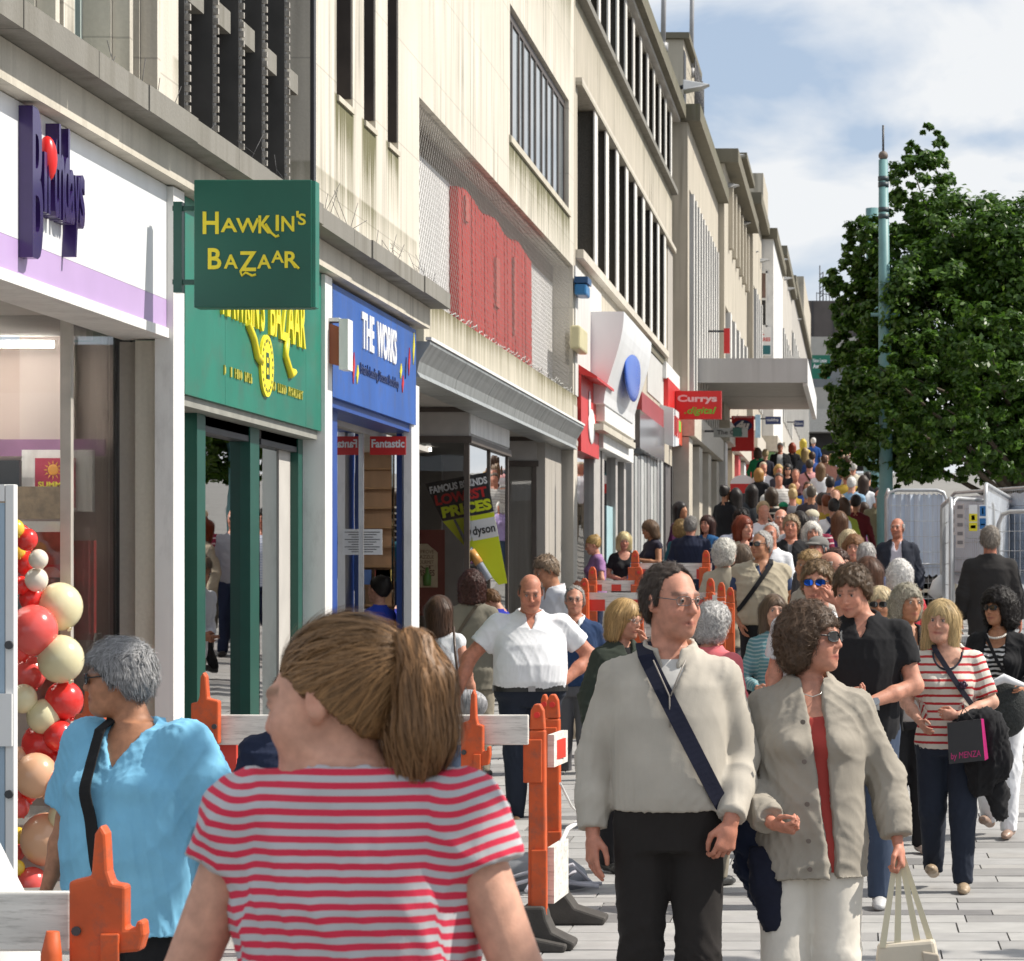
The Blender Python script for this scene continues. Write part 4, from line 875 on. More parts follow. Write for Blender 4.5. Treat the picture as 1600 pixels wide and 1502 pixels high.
cc = hang('hanging_sign', 'tall red phone shop sign with a blue oval and white lettering', 1143, 1178, 650, 705, 79, red_s, None)
x0, x1, z0, z1 = disp(1146, 1175, 656, 674, 78.9); q = MB(); cx, cz = (x0 + x1) / 2, (z0 + z1) / 2
q.prism([(cx + (x1 - x0) / 2 * math.cos(t), cz + (z1 - z0) / 2 * math.sin(t)) for t in np.linspace(0, 2 * math.pi, 24)[:-1]], 'y', 78.93, 78.995); q.build('oval', navy_s, cc)
q = MB(); lettering(q, '4u', (cx - .2, 78.93, cz - .12), UX, UZ, .4, .26, .006, .06, .25); q.build('lettering', white_s, cc); q = MB(); lettering(q, 'phones', (x0, 78.99, z1 + .03), UX, UZ, x1 - x0, .12, .006, .02); q.build('lettering', M('pale_pink', (.75, .6, .6), .5), cc)
hang('hanging_sign', 'light blue strip sign next to the tall red phone shop sign', 1180, 1188, 648, 684, 82, M('light_blue_sign', (.35, .55, .72), .5))
hang('hanging_sign', 'dark navy hanging sign with small white print by the green shop', 1196, 1220, 651, 663, 92, navy_s, 'cookshop', white_s, .0)
hang('hanging_sign', 'small dark square sign farthest down the shop row', 1241, 1256, 657, 667, 120, navy_s, 'Salon', white_s, .0)
hang('hanging_sign', 'red vertical banner sign standing on the wide canopy roof', 1131, 1140, 513, 552, 70, red_s)
# sandwich sign in the crowd
ab = thing('arched_board', 'white arched pavement board with a red base among the crowd by the shops', 'sign', at(1160, 770, 62)); q = MB(); A = at(1160, 756, 62)
q.prism([(A.x + .28 * math.cos(t), A.z + .2 * math.sin(t)) for t in np.linspace(0, math.pi, 14)], 'y', 62, 62.06); q.build('arched_panel', white_s, ab); gz = float(ground(A.x, 62)); MB().box(A.x - .28, A.x + .28, 62, 62.06, A.z - .22, A.z - .002).build('red_base', red_s, ab); MB().box(A.x - .26, A.x + .26, 62.01, 62.05, gz, A.z - .222).build('frame', dark_m, ab)
# ================================================================== barriers
orange = M('barrier_orange', (.56, .088, .018), .55, .22, 7, .1, 40, wear=.45)
orange_f = M('barrier_orange_worn', (.58, .10, .022), .6, .2, 6, .1, 40)
plank_m = M('barrier_white', (.70, .685, .64), .55, .14, 5, .1, 40, stretch=(.6, 3, 6), wear=.5)
rubber = M('black_rubber', (.055, .05, .045), .75, .25, 9, .25, 60)
red_band = M('reflective_red', (.62, .05, .03), .4, .1, 5)
def bracket(par, x, z, Z, w, flip=1, h=.27):
    """orange end clip with a finger on top and a hook below"""
    P = [(-.5, -.42), (-.15, -.42), (-.12, -.5), (.15, -.5), (.18, -.30), (.55, -.28), (.62, -.12), (.60, .02), (.50, .02), (.48, -.06), (.34, -.06), (.34, .36), (.14, .38), (.08, .50), (.05, .86), (-.03, .95), (-.12, .86), (-.17, .45), (-.5, .40)]
    mb = MB().prism([(x + flip * p[0] * w, z + p[1] * h) for p in (P if flip < 0 else P[::-1])][::-1] if False else [(x + flip * p[0] * w, z + p[1] * h) for p in P], 'y', Z - .03, Z + .03)
    o = mb.build('clip', orange, par, bevel=.008)
    b = MB()
    b.tube([(x - flip * .38 * w, Z - .038, z - .02), (x - flip * .38 * w, Z - .028, z - .02)], .012, 10); b.build('bolt', dark_m, o)
    r = MB(); r.box(x - .02 * w, x + .26 * w, Z - .042, Z - .028, z - .4 * h, z - .1 * h); r.build('rib', orange, o, bevel=.004)
    return o
def leg_post(par, x, Z, z0, zt, w=.07, m_=None):
    mb = MB(); m_ = m_ or orange
    mb.hexa([(x - w * .5, Z - .03, z0), (x + w * .5, Z - .03, z0), (x + w * .5, Z + .05, z0), (x - w * .5, Z + .05, z0), (x - w * .42, Z - .03, zt - .12), (x + w * .42, Z - .03, zt - .12), (x + w * .42, Z + .05, zt - .12), (x - w * .42, Z + .05, zt - .12)])
    o = mb.build('post', m_, par, bevel=.008)
    c = MB(); c.prism([(x - w * .42, zt - .118), (x + w * .42, zt - .118), (x + w * .34, zt - .03), (x + w * .15, zt), (x - w * .15, zt), (x - w * .34, zt - .03)], 'y', Z - .025, Z + .04).build('post_head', m_, o, bevel=.006)
    MB().tube([(x, Z - .028, zt - .05), (x, Z - .036, zt - .05)], .014, 10).build('eyelet', M('red_eyelet', (.7, .03, .02), .5), o)
    MB().box(x - w * .72, x + w * .3, Z - .045, Z - .032, zt - .36, zt - .16).build('socket', m_, o, bevel=.006)
    MB().box(x - w * .3, x + w * .56, Z - .045, Z - .032, z0 + .02, z0 + .34).build('sleeve', m_, o, bevel=.006)
    return o
def foot(par, x, Z, g, ln=.42, sx=1):
    pr = [(-.07, 0), (ln, 0), (ln + .01, .035), (ln * .8, .055), (ln * .45, .085), (ln * .3, .14), (ln * .22, .2), (-.06, .2)]
    MB().prism([(x + sx * p[0], g + p[1]) for p in pr], 'y', Z - .09, Z + .09).build('rubber_foot', rubber, par, bevel=.012)
# the near plank at the bottom left
ZB = 6.85
t = thing('barrier', 'nearest white plank barrier with an orange clip at the bottom left corner', 'barrier', at(110, 1500, ZB), 'plastic roadwork barriers')
A, B_ = at(-120, 1486, ZB), at(112, 1393, ZB)
MB().box(A.x, B_.x, ZB - .012, ZB + .022, A.z, B_.z).build('plank', plank_m, t, bevel=.006)
p = at(165, 1440, ZB - .05); bracket(t, p.x, p.z, ZB - .05, .17, 1, .26)
p = at(65, 1500, ZB - .2); q = MB().tube([(p.x, ZB - .12, p.z - .5), (p.x, ZB - .12, p.z), (p.x + .004, ZB - .12, p.z + .06)], .022, 10, rr=[.03, .026, .016]).build('post', orange_f, t)
leg_post(t, at(150, 0, ZB).x, ZB + .06, .02, at(0, 1420, ZB).z, .06)
# barrier run across the middle
ZB = 12.3
t = thing('barrier', 'long white plank barrier with orange clips running behind the ponytailed woman', 'barrier', at(600, 1480, ZB), 'plastic roadwork barriers')
A, B_ = at(322, 1164, ZB), at(826, 1117, ZB)
MB().box(A.x, B_.x, ZB - .012, ZB + .022, A.z, B_.z).build('plank', plank_m, t, bevel=.006)
A2, B2 = at(350, 1190, ZB), at(500, 1166, ZB)
MB().box(A2.x, A2.x + .8, ZB + .03, ZB + .05, .12, .34).build('lower_plank', plank_m, t); MB().box(A2.x - .03, A2.x + .05, ZB + .024, ZB + .06, .1, 1.0).build('red_end', red_band, t)
p = at(318, 1128, ZB - .05); bracket(t, p.x, p.z, ZB - .05, -.15, 1, .24)
p = at(742, 1168, ZB - .05); bracket(t, p.x, p.z, ZB - .05, .12, 1, .28)
leg_post(t, at(742, 0, ZB).x, ZB - .0, .02, at(0, 1130, ZB).z, .07); leg_post(t, at(318, 0, ZB).x, ZB, .02, at(0, 1110, ZB).z, .07, orange_f)
foot(t, at(742, 0, ZB).x, ZB, 0)
# short orange post behind the blue shirted woman
t = thing('barrier', 'orange barrier clip showing behind the shoulder of the woman in the blue shirt', 'barrier', at(135, 1420, 10.6), 'plastic roadwork barriers')
p = at(138, 1150, 10.6); bracket(t, p.x, p.z, 10.6, -.13, 1, .24); leg_post(t, p.x, 10.65, .02, p.z + .2, .07, orange_f)
# barrier seen end on beside the sweater man
t = thing('barrier', 'orange barrier seen end on with black rubber feet beside the man in the sweater', 'barrier', at(850, 1440, 12.6), 'plastic roadwork barriers')
pa, pb = at(840, 1455, 12.35), at(864, 1415, 13.25)
leg_post(t, pa.x, 12.35, .12, at(0, 1100, 12.35).z, .085); leg_post(t, pb.x, 13.25, .12, at(0, 1085, 13.25).z, .08)
leg_post(t, at(851, 0, 13.9).x, 13.9, .12, at(0, 1085, 13.9).z, .05, orange_f)
foot(t, pa.x + .0, 12.35, 0.004, .17); foot(t, pb.x + .0, 13.25, .004, .26); foot(t, at(851, 0, 13.9).x, 13.9, .004, .1)
def slab(par, nm, m_, x, Z0, Z1, zb, zt): MB().hexa([(x, Z0, zb), (x + .03, Z0, zb), (x + .05, Z1, zb), (x + .02, Z1, zb), (x, Z0, zt), (x + .03, Z0, zt), (x + .05, Z1, zt), (x + .02, Z1, zt)]).build(nm, m_, par)
xb = at(852, 0, 12.5).x + .02
slab(t, 'plank', plank_m, xb, 12.42, 12.82, .83, .98); slab(t, 'red_patch', red_band, xb + .004, 12.5, 12.7, .86, .95); slab(t, 'lower_plank', plank_m, xb, 12.42, 12.85, .2, .46)
MB().tube([(xb + .05, 12.5, .75), (xb + .07, 12.8, .62), (xb + .1, 13.2, .5)], .006, 5).build('white_cord', white_paint, t); MB().tube([(xb + .02, 12.6, .42), (xb + .04, 12.9, .5), (xb + .08, 13.2, .52)], .012, 6).build('white_cord', white_paint, t)
# ladder-like clutter on the paving behind it
cl = thing('cable_pile', 'grey tarpaulin and loose cables on the ground behind the orange barrier', 'cables', at(810, 1350, 14.6)); q = MB(); rs = np.random.RandomState(4)
for k in range(6): q.tube([(-1.92 + rs.uniform(-.1, .25), 14.3 + .1 * k, .03), (-1.72 + rs.uniform(-.1, .2), 14.5, .06 + .02 * k), (-1.6 + rs.uniform(-.1, .2), 14.7 + rs.uniform(-.1, .1), .03)], .012, 6)
tag(q.build('cable', M('pale_cable', (.5, .5, .55), .5, .3, 6), cl), kind='stuff'); q = MB().ball((-1.78, 14.8, .05), .3, 16, 8, (1, .7, .5)).build('tarpaulin', M('grey_tarp', (.22, .23, .25), .7, .25, 6, .4, 12), cl)
# far barriers by the cash machine
def far_barrier(lab, xa, xb_, yt, yb, Z, bands=4):
    t = thing('barrier', lab, 'barrier', at((xa + xb_) / 2, yb, Z), 'plastic roadwork barriers'); A, B_ = at(xa, yb, Z), at(xb_, yt, Z)
    MB().box(A.x, B_.x, Z, Z + .03, A.z, B_.z).build('plank', plank_m, t)
    w_ = (B_.x - A.x) / bands
    for k in range(bands): MB().box(A.x + w_ * (k + .25), A.x + w_ * (k + .75), Z - .006, Z - .001, A.z + .002, A.z + (B_.z - A.z) * .62).build('red_band', red_band, t)
    MB().box(A.x, B_.x, Z + .002, Z + .03, A.z - .55, A.z - .33).build('lower_plank', plank_m, t)
    g = float(ground(A.x, Z))
    for x in (A.x + .05, B_.x - .05): leg_post(t, x, Z - .06, g, B_.z + .12, .09)
    return t
far_barrier('farthest red and white barrier plank in front of the cash machine queue', 985, 1112, 880, 905, 25.5, 4)
far_barrier('red and white barrier plank behind the old man in the blue pullover', 918, 1008, 907, 924, 23.8, 3)
far_barrier('low red and white barrier plank behind the blonde woman in glasses', 905, 1120, 926, 955, 22.6, 4)
t = thing('barrier', 'pair of orange barrier posts beside the white haired woman in the beige coat', 'barrier', at(1125, 1000, 21), 'plastic roadwork barriers')
for xp, yt, Z in ((1112, 925, 22.0), (1127, 910, 21.4), (1141, 918, 21.0)):
    g = float(ground(at(xp, 0, Z).x, Z)); leg_post(t, at(xp, 0, Z).x, Z, g + .02, at(0, yt, Z).z, .08, orange_f)
MB().box(at(1112, 0, 21.6).x, at(1138, 0, 21.6).x, 21.7, 21.74, at(0, 948, 21.6).z, at(0, 930, 21.6).z).build('plank', plank_m, t)

# ================================================================== white kiosk panel at the left edge
t = thing('kiosk_panel', 'white metal framed kiosk panel with bolts at the left edge', 'panel', at(0, 1500, 8.8)); Z = 8.8
x1, x0 = at(22, 0, Z).x, at(8, 0, Z).x; zt = at(0, 757, Z).z
MB().box(x0, x1, Z, Z + .04, .05, zt).build('frame_upright', white_paint, t, bevel=.003); MB().box(x0 - 1.2, x0 - .004, Z + .008, Z + .03, .05, zt - .06).build('blue_sheet', M('pale_blue_sheet', (.34, .45, .55), .4, .08, 2), t); MB().box(x0 - 1.2, x0 - .002, Z, Z + .04, zt - .055, zt).build('frame_rail', white_paint, t)
MB().box(x0 - 1.2, x1 - .004, Z - .012, Z - .002, at(0, 1166, Z).z, at(0, 1084, Z).z).build('white_plate', white_paint, t)
for yp in (1008, 1241): p = at(15, yp, Z); MB().tube([(p.x, Z - .012, p.z), (p.x, Z - .001, p.z)], .014, 12).build('bolt', dark_m, t)
MB().box(x0 - 1.2, x1 + .02, Z - .02, Z + .06, 0.005, .05).build('base', dark_m, t)
sk = thing('white_sack', 'white sack standing by the kiosk panel at the left edge', 'sack', at(-10, 1400, 7.6)); q = MB().tube([(-2.50, 7.7, .03), (-2.49, 7.7, .4), (-2.51, 7.7, .75), (-2.53, 7.7, .98)], .2, 16, rr=[.16, .18, .14, .05]).build('sack_body', M('sack_white', (.7, .69, .67), .7, .1, 6, .4, 10), sk)

# ================================================================== balloons in the window
bl = {n_: M('balloon_' + n_, c, .22, .05, 3, coat=.4) for n_, c in (('red', (.72, .035, .03)), ('yellow', (.78, .55, .06)), ('cream', (.72, .66, .42)), ('ivory', (.74, .68, .58)), ('coral', (.75, .10, .09)), ('peach', (.72, .42, .26)))}
where = {'red': 'red', 'yellow': 'yellow', 'cream': 'pale yellow', 'ivory': 'ivory', 'coral': 'coral red', 'peach': 'peach'}
pos = [('yellow', 24, 826, 14), ('red', 42, 843, 17), ('red', 34, 832, 12), ('yellow', 26, 860, 14), ('red', 42, 881, 19), ('ivory', 60, 874, 15), ('ivory', 57, 906, 18), ('red', 34, 915, 14), ('red', 50, 935, 20), ('cream', 93, 948, 36), ('coral', 52, 985, 38), ('cream', 95, 1030, 36), ('cream', 68, 1120, 26), ('red', 100, 1095, 30), ('red', 70, 1165, 36), ('peach', 56, 1212, 34), ('coral', 30, 1262, 16), ('peach', 72, 1312, 40), ('yellow', 28, 1306, 13), ('coral', 26, 1332, 13), ('yellow', 27, 1356, 12), ('coral', 50, 1382, 26), ('red', 115, 1180, 22), ('coral', 32, 1378, 18), ('coral', 46, 1052, 26), ('red', 30, 1014, 20), ('cream', 36, 1092, 22), ('red', 92, 1150, 24), ('peach', 30, 1190, 22), ('red', 40, 1236, 20), ('coral', 96, 1228, 26), ('cream', 98, 1275, 22)]
big = ['topmost small', 'small', 'half hidden', 'second', 'third', 'upper', 'lower', 'tucked in', 'round']
adj = ['highest on the left of the column', 'just under the highest yellow one', 'peeping out behind its neighbour near the top', 'second from the top at the left edge', 'pressed against the upper ivory one', 'upper of the two ivory ones', 'lower of the two ivory ones', 'half hidden at the left above the cream one', 'squeezed between ivory and big coral ones', 'large and high behind the glass edge', 'very large, halfway up the column', 'large, beside the halfway coral one', 'mid sized, under the large pair', 'behind the glass low on the right', 'large and low by the woman in blue', 'plump, under the large low red one', 'small, near the lower left edge', 'largest, near the bottom', 'small, third from the bottom at the left edge', 'small, between two low yellow ones', 'lowest of the small yellow ones', 'at the bottom of the column', 'behind the lower glass at the shoulder of the woman in blue', 'last at the bottom left edge', 'tucked under the very large coral one', 'peeping out left of the very large coral one', 'at the left edge under the large pair', 'behind the big low red one at the shoulder', 'at the left edge above the plump peach one', 'small, left of the plump peach one', 'right of the plump peach one behind the woman in blue', 'low on the right behind the woman in blue']
for k, (c, xp, yp, r_) in enumerate(pos):
    Z = 14.95 + .05 * (k % 5); p = at(xp, yp, Z); rr = r_ * Z / F
    o = thing('balloon', f'{where[c]} balloon {adj[k]}', 'balloon', (p.x, p.y, p.z - rr), 'balloons in the card shop window')
    q = MB(); q.ball(p, rr, 20, 14, (1, 1, 1.06)); s_ = q.build('skin', bl[c], o)
    MB().tube([(p.x + rr * .5, p.y - rr * .2, p.z - rr * 1.0), (p.x + rr * .42, p.y - rr * .15, p.z - rr * .9)], rr * .1, 8, rr=[rr * .12, rr * .05]).build('knot', bl[c], o)
for k in range(1):
    t = thing('display_easel', 'thin grey easel standing behind the card shop glass', 'easel', at(150, 1150, 16.2)); q = MB()
    q.tube([at(128, 1160, 16.0), at(152, 990, 16.1)], .018, 6); q.tube([at(170, 1160, 16.3), at(154, 990, 16.1)], .018, 6); q.build('easel_leg', M('easel_grey', (.35, .33, .3), .5), t)

# ================================================================== mesh fencing at the right
galv = M('galvanised', (.50, .51, .52), .4, .15, 6, metal=.6)
sheet_m = M('fence_sheet', (.60, .66, .76), .7, .10, 1.5, .3, 6, stretch=(1, 1, .5))
def heras(lab, p, q, zt, sheet=None, gz=None, fine=True):
    """wire panel from p to q (x,y on the ground)"""
    p, q = Vector((p[0], p[1], 0)), Vector((q[0], q[1], 0)); g0, g1 = float(ground(p.x, p.y)), float(ground(q.x, q.y)); ln = (q - p).length
    t = thing('fence_panel', lab, 'fence', ((p.x + q.x) / 2, (p.y + q.y) / 2, (g0 + g1) / 2), 'temporary mesh fence panels')
    P = lambda u, z: p + (q - p) * u + Vector((0, 0, z)); b = min(g0, g1) + .12; c = .12 / ln
    mb = MB(); mb.tube([P(0, b), P(0, zt - .12), P(c * .3, zt - .03), P(c, zt), P(1 - c, zt), P(1 - c * .3, zt - .03), P(1, zt - .12), P(1, b)], .021, 7); mb.tube([P(0, b + .1), P(1, b + .1)], .016, 6); mb.tube([P(0, (b + zt) / 2), P(1, (b + zt) / 2)], .012, 6); mb.build('frame', galv, t)
    w = MB(); n_ = int(ln / .055) if fine else int(ln / .1)
    d = (q - p).normalized()
    def wire(a, e, r): 
        s = (e - a).normalized(); k_ = s.cross(Vector((0, -1, 0)) if abs(d.x) > .5 else Vector((1, 0, 0))).normalized() * r
        nrm = Vector((0, -r, 0)) if abs(d.x) > .5 else Vector((r, 0, 0))
        w.add([a - k_, e - k_, e + nrm, a + nrm, a + k_, e + k_], [(0, 1, 2, 3), (3, 2, 5, 4)])
    for k in range(1, n_): wire(P(k / n_, b + .1), P(k / n_, zt), .0022)
    for k in range(1, 9): wire(P(0, b + .1 + (zt - b - .1) * k / 9), P(1, b + .1 + (zt - b - .1) * k / 9), .003)
    tag(w.build('wire_mesh', galv, t), kind='stuff')
    MB().box(p.x - .1, p.x + .1, p.y - .3, p.y + .3, g0, g0 + .13).build('block_foot', rubber, t)
    if sheet:
        s_ = MB(); n2 = 24; zl = b + sheet * (zt - b); v = []
        for k in range(n2 + 1):
            u = k / n2; o_ = Vector((0, .05 + .02 * math.sin(k * 1.9) + .012 * math.sin(k * 4.7), 0)); v += [P(u, zl + .02 * math.sin(k * 2.3)) + o_, P(u, zt - .05 + .015 * math.sin(k * 3.1)) + o_ * 1.2]
        s_.add(v, [(2 * k, 2 * k + 2, 2 * k + 3, 2 * k + 1) for k in range(n2)], True); s_.build('sheet', sheet_m, t)
    return t
heras('fence panel with a pale blue sheet left of the warning signs', (at(1386, 0, 33).x, 33), (at(1479, 0, 33).x, 33), at(0, 766, 33).z, .42)
heras('fence panel with a pale blue sheet farther right behind the dark suit', (at(1486, 0, 32).x, 32), (at(1680, 0, 29).x, 29), at(0, 764, 30.5).z, .42)
heras('bare fence panel turned end on at the left of the warning signs', (at(1472, 0, 27).x, 27), (at(1486, 0, 24.5).x, 24.5), at(0, 786, 26).z)
heras('bare fence panel carrying the warning signs behind the man in the dark suit', (at(1488, 0, 26.2).x, 26.2), (at(1552, 0, 27.2).x, 27.2), at(0, 780, 26.5).z)
heras('bare fence panel at the right edge beside the man in the dark suit', (at(1560, 0, 25.0).x, 25.0), (at(1680, 0, 24.6).x, 24.6), at(0, 800, 25).z)
heras('fence panel slanting away behind the warning signs', (at(1540, 0, 26).x, 26), (at(1600, 0, 34).x, 34), at(0, 776, 30).z, .45)
heras('fence panel end on beside the teal column', (at(1384, 0, 36).x, 36), (at(1388, 0, 33.2).x, 33.2), at(0, 768, 34).z)
def board(lab, xa, xb, ya, yb, Z, base, marks):
    x0, x1, z0, z1 = disp(xa, xb, ya, yb, Z); t = thing('notice_board', lab, 'sign', ((x0 + x1) / 2, Z, z0)); MB().box(x0, x1, Z, Z + .01, z0, z1).build('board', base, t)
    for (m_, a, b, c, d) in marks: MB().box(x0 + (x1 - x0) * a, x0 + (x1 - x0) * b, Z - .004, Z - .001, z0 + (z1 - z0) * c, z0 + (z1 - z0) * d).build('print', m_, t)
    return t
pk2 = M('notice_pinkish', (.52, .46, .44), .6, .08, 4); gm = M('grey_print', (.2, .18, .18), .6)
board('pale notice board of four stacked panels wired to the fence', 1494, 1507, 787, 856, 25.9, pk2, [(gm, .15, .8, .08 + .2 * k, .16 + .2 * k) for k in range(5)])
board('pale narrow notice left of the stacked notice board', 1487, 1493, 790, 836, 25.9, pk2, [(gm, .3, .7, .1 + .3 * k, .25 + .3 * k) for k in range(3)])
board('yellow and white warning sign wired to the fence', 1514, 1527, 789, 830, 25.9, white_s, [(yellow, .0, 1, .0, .32), (yellow, 0, 1, .36, .66), (black_s, .3, .7, .42, .6), (black_s, .2, .8, .1, .22)])
board('blue and white mandatory sign with a round emblem on the fence', 1530, 1541, 789, 828, 25.9, white_s, [(M('safety_blue', (.02, .16, .42), .5), .08, .92, .55, .95), (MATS['safety_blue'], .05, .95, .03, .46), (white_s, .4, .6, .62, .88), (white_s, .2, .8, .18, .24)])
bg_ = thing('plastic_bag', 'torn white plastic bag caught low on the fence', 'bag', at(1466, 935, 27)); p = at(1466, 918, 27); q = MB().tube([(p.x + .04, 27, p.z + .13), (p.x, 27, p.z + .05), (p.x - .02, 27, p.z - .05), (p.x + .02, 27, p.z - .1)], .05, 12, rr=[.015, .06, .085, .05]).build('bag_film', M('film_white', (.68, .68, .68), .4, .1, 9, .5, 14), bg_)
# things inside the fenced works
for k, (xp, w_, h_, m_, lab, ct) in enumerate([(1455, .5, .9, M('crate_cream', (.55, .5, .4), .7), 'cream sacks of material inside the fenced works', 'sacks'), (1440, .5, 1.1, M('dark_boards', (.08, .075, .07), .8), 'dark stacked material inside the fenced works', 'materials'), (1585, .4, .8, M('works_grey', (.35, .35, .36), .6), 'grey stack inside the fence at the right edge', 'materials')]):
    p = at(xp, 0, 35); g = float(ground(p.x, 35)); t = thing('works_stack', lab, ct, (p.x, 35, g)); 
    for j in range(4): MB().box(p.x - w_ / 2 + .04 * (j % 2), p.x + w_ / 2 + .05 * (j % 3), 34.8, 35.2, g + h_ * j / 4 + .003, g + h_ * (j + 1) / 4 - .004).build('slab', m_, t, bevel=.02)

# ================================================================== teal columns
teal = M('teal_paint', (.13, .27, .28), .5, .1, 4); teal_d = M('teal_band', (.03, .05, .06), .5)
def column(lab, xp, ytop, ybase, Z, r0, r1, spike=True):
    b, t_ = at(xp, ybase, Z), at(xp - (6 if spike else 2), ytop, Z); g = float(ground(b.x, Z)); b.z = g
    t = thing('lighting_column', lab, 'column', b, 'teal lighting columns'); H = t_.z - g
    MB().tube([b, b + (t_ - b) * .26, b + (t_ - b) * .28, b + (t_ - b) * .6, t_], r0, 16, rr=[r0, r0, r0 * .72, r0 * .66, r1]).build('shaft', teal, t)
    if spike:
        for f in (.87, .885, .94, .953): c = b + (t_ - b) * f; MB().tube([c, c + Vector((0, 0, .07))], r1 * 1.18, 16).build('band', teal_d, t)
        MB().ball(t_ + Vector((0, 0, .06)), .07, 12, 8).build('finial', M('finial_brown', (.14, .11, .09), .6), t); MB().tube([t_, t_ + Vector((0, 0, .5))], .018, 6).build('spike', dark_m, t)
        c = b + (t_ - b) * .66; MB().tube([c + Vector((-.2, -.02, 0)), c + Vector((.22, -.02, 0))], .03, 6).build('crossbar', teal, t)
column('tall teal column with black bands and a round finial in front of the tree', 1386, 250, 860, 38.9, .139, .066)
column('second teal column half hidden in the tree behind the banded one', 1367, 326, 850, 58, .24, .17, False)

# ================================================================== trees
bark = M('bark', (.09, .07, .05), .9, .25, 6, .5, 20, stretch=(3, 3, .6))
def leaf_mat():
    m = bpy.data.materials.new('leaf'); t, b = nodes(m)
    oi = mk(t, 'ShaderNodeAttribute'); oi.attribute_name = 'tone'
    rp = mk(t, 'ShaderNodeValToRGB'); rp.color_ramp.elements[0].color = (.03, .075, .010, 1); rp.color_ramp.elements[1].color = (.15, .27, .03, 1)
    e = rp.color_ramp.elements.new(.55); e.color = (.065, .145, .016, 1)
    t.links.new(oi.outputs['Fac'], rp.inputs[0]); t.links.new(rp.outputs[0], b.inputs['Base Color']); b.inputs['Roughness'].default_value = .42
    b.inputs['Transmission Weight'].default_value = 0
    tl = mk(t, 'ShaderNodeBsdfTranslucent'); t.links.new(rp.outputs[0], tl.inputs[0]); ms = mk(t, 'ShaderNodeMixShader'); ms.inputs[0].default_value = .42
    out = t.nodes['Material Output']; t.links.new(b.outputs[0], ms.inputs[1]); t.links.new(tl.outputs[0], ms.inputs[2]); t.links.new(ms.outputs[0], out.inputs[0])
    return m
leafm = leaf_mat()
def tree(lab, base, lobes, n, size, seed, trunk_r=.22):
    t = thing('tree', lab, 'tree', base); rs = np.random.RandomState(seed); base = Vector(base)
    tk = MB(); top = Vector(lobes[0][0]); tk.tube([base, base + Vector((.05, 0, .35 * (top.z - base.z))), top], trunk_r, 10, rr=[trunk_r * 1.15, trunk_r * .85, trunk_r * .3])
    for c, r in lobes[1:]:
        c = Vector(c); s = base + (top - base) * rs.uniform(.35, .7); tk.tube([s, s + (c - s) * .5 + Vector((0, 0, .15)), c], .06, 6, rr=[.06, .03, .008])
    tk.build('trunk', bark, t)
    P = []; N_ = []; vol = np.array([r[0] * r[1] * r[2] for _, r in lobes]) ** .62; cnt = (n * vol / vol.sum()).astype(int)
    for (c, r), m_ in zip(lobes, cnt):
        k = max(14, int(m_ / 55)); d = rs.normal(size=(k, 3)); d /= np.linalg.norm(d, axis=1)[:, None]; rad = rs.uniform(.35, 1.02, k) ** .5
        cc = d * rad[:, None] * np.array(r) + np.array(c); cr_ = rs.uniform(.14, .34, k) * min(1, min(r) / 1.2)
        ids = rs.randint(0, k, m_); o_ = rs.normal(size=(m_, 3)); o_ /= np.linalg.norm(o_, axis=1)[:, None]; 
        pts = cc[ids] + o_ * (rs.rand(m_) ** .5 * cr_[ids])[:, None] * np.array((1, 1, .75)); P.append(pts); nn = o_ * .5 + d[ids] * .4 + np.array((0, 0, .55)) + rs.normal(size=(m_, 3)) * .45; N_.append(nn)
    P = np.concatenate(P); N_ = np.concatenate(N_); N_ /= np.linalg.norm(N_, axis=1)[:, None]; m_ = len(P)
    a = np.cross(N_, rs.normal(size=(m_, 3))); a /= np.linalg.norm(a, axis=1)[:, None]; b = np.cross(N_, a); s = (size * rs.uniform(.6, 1.3, m_))[:, None]
    V = np.stack([P - a * s, P - b * s * .55 + N_ * s * .12, P + a * s * 1.05, P + b * s * .55 + N_ * s * .12], 1).reshape(-1, 3) - np.array(base)
    me = bpy.data.meshes.new('crown'); me.vertices.add(len(V)); me.vertices.foreach_set('co', V.astype(np.float32).ravel()); me.loops.add(m_ * 4); me.loops.foreach_set('vertex_index', np.arange(m_ * 4, dtype=np.int32)); me.polygons.add(m_)
    me.polygons.foreach_set('loop_start', np.arange(m_, dtype=np.int32) * 4); me.update(calc_edges=True)
    at_ = me.attributes.new('tone', 'FLOAT', 'POINT'); tone = np.clip(rs.normal(.5, .22, m_), 0, 1); at_.data.foreach_set('value', np.repeat(tone, 4).astype(np.float32)); me.materials.append(leafm)
    o = link('crown', me, t); o['kind'] = 'stuff'
    return t
def L_(xp, yp, Z, rx, ry, rz): return (tuple(at(xp, yp, Z)), (rx, ry, rz))
g = float(ground(2.3, 40))
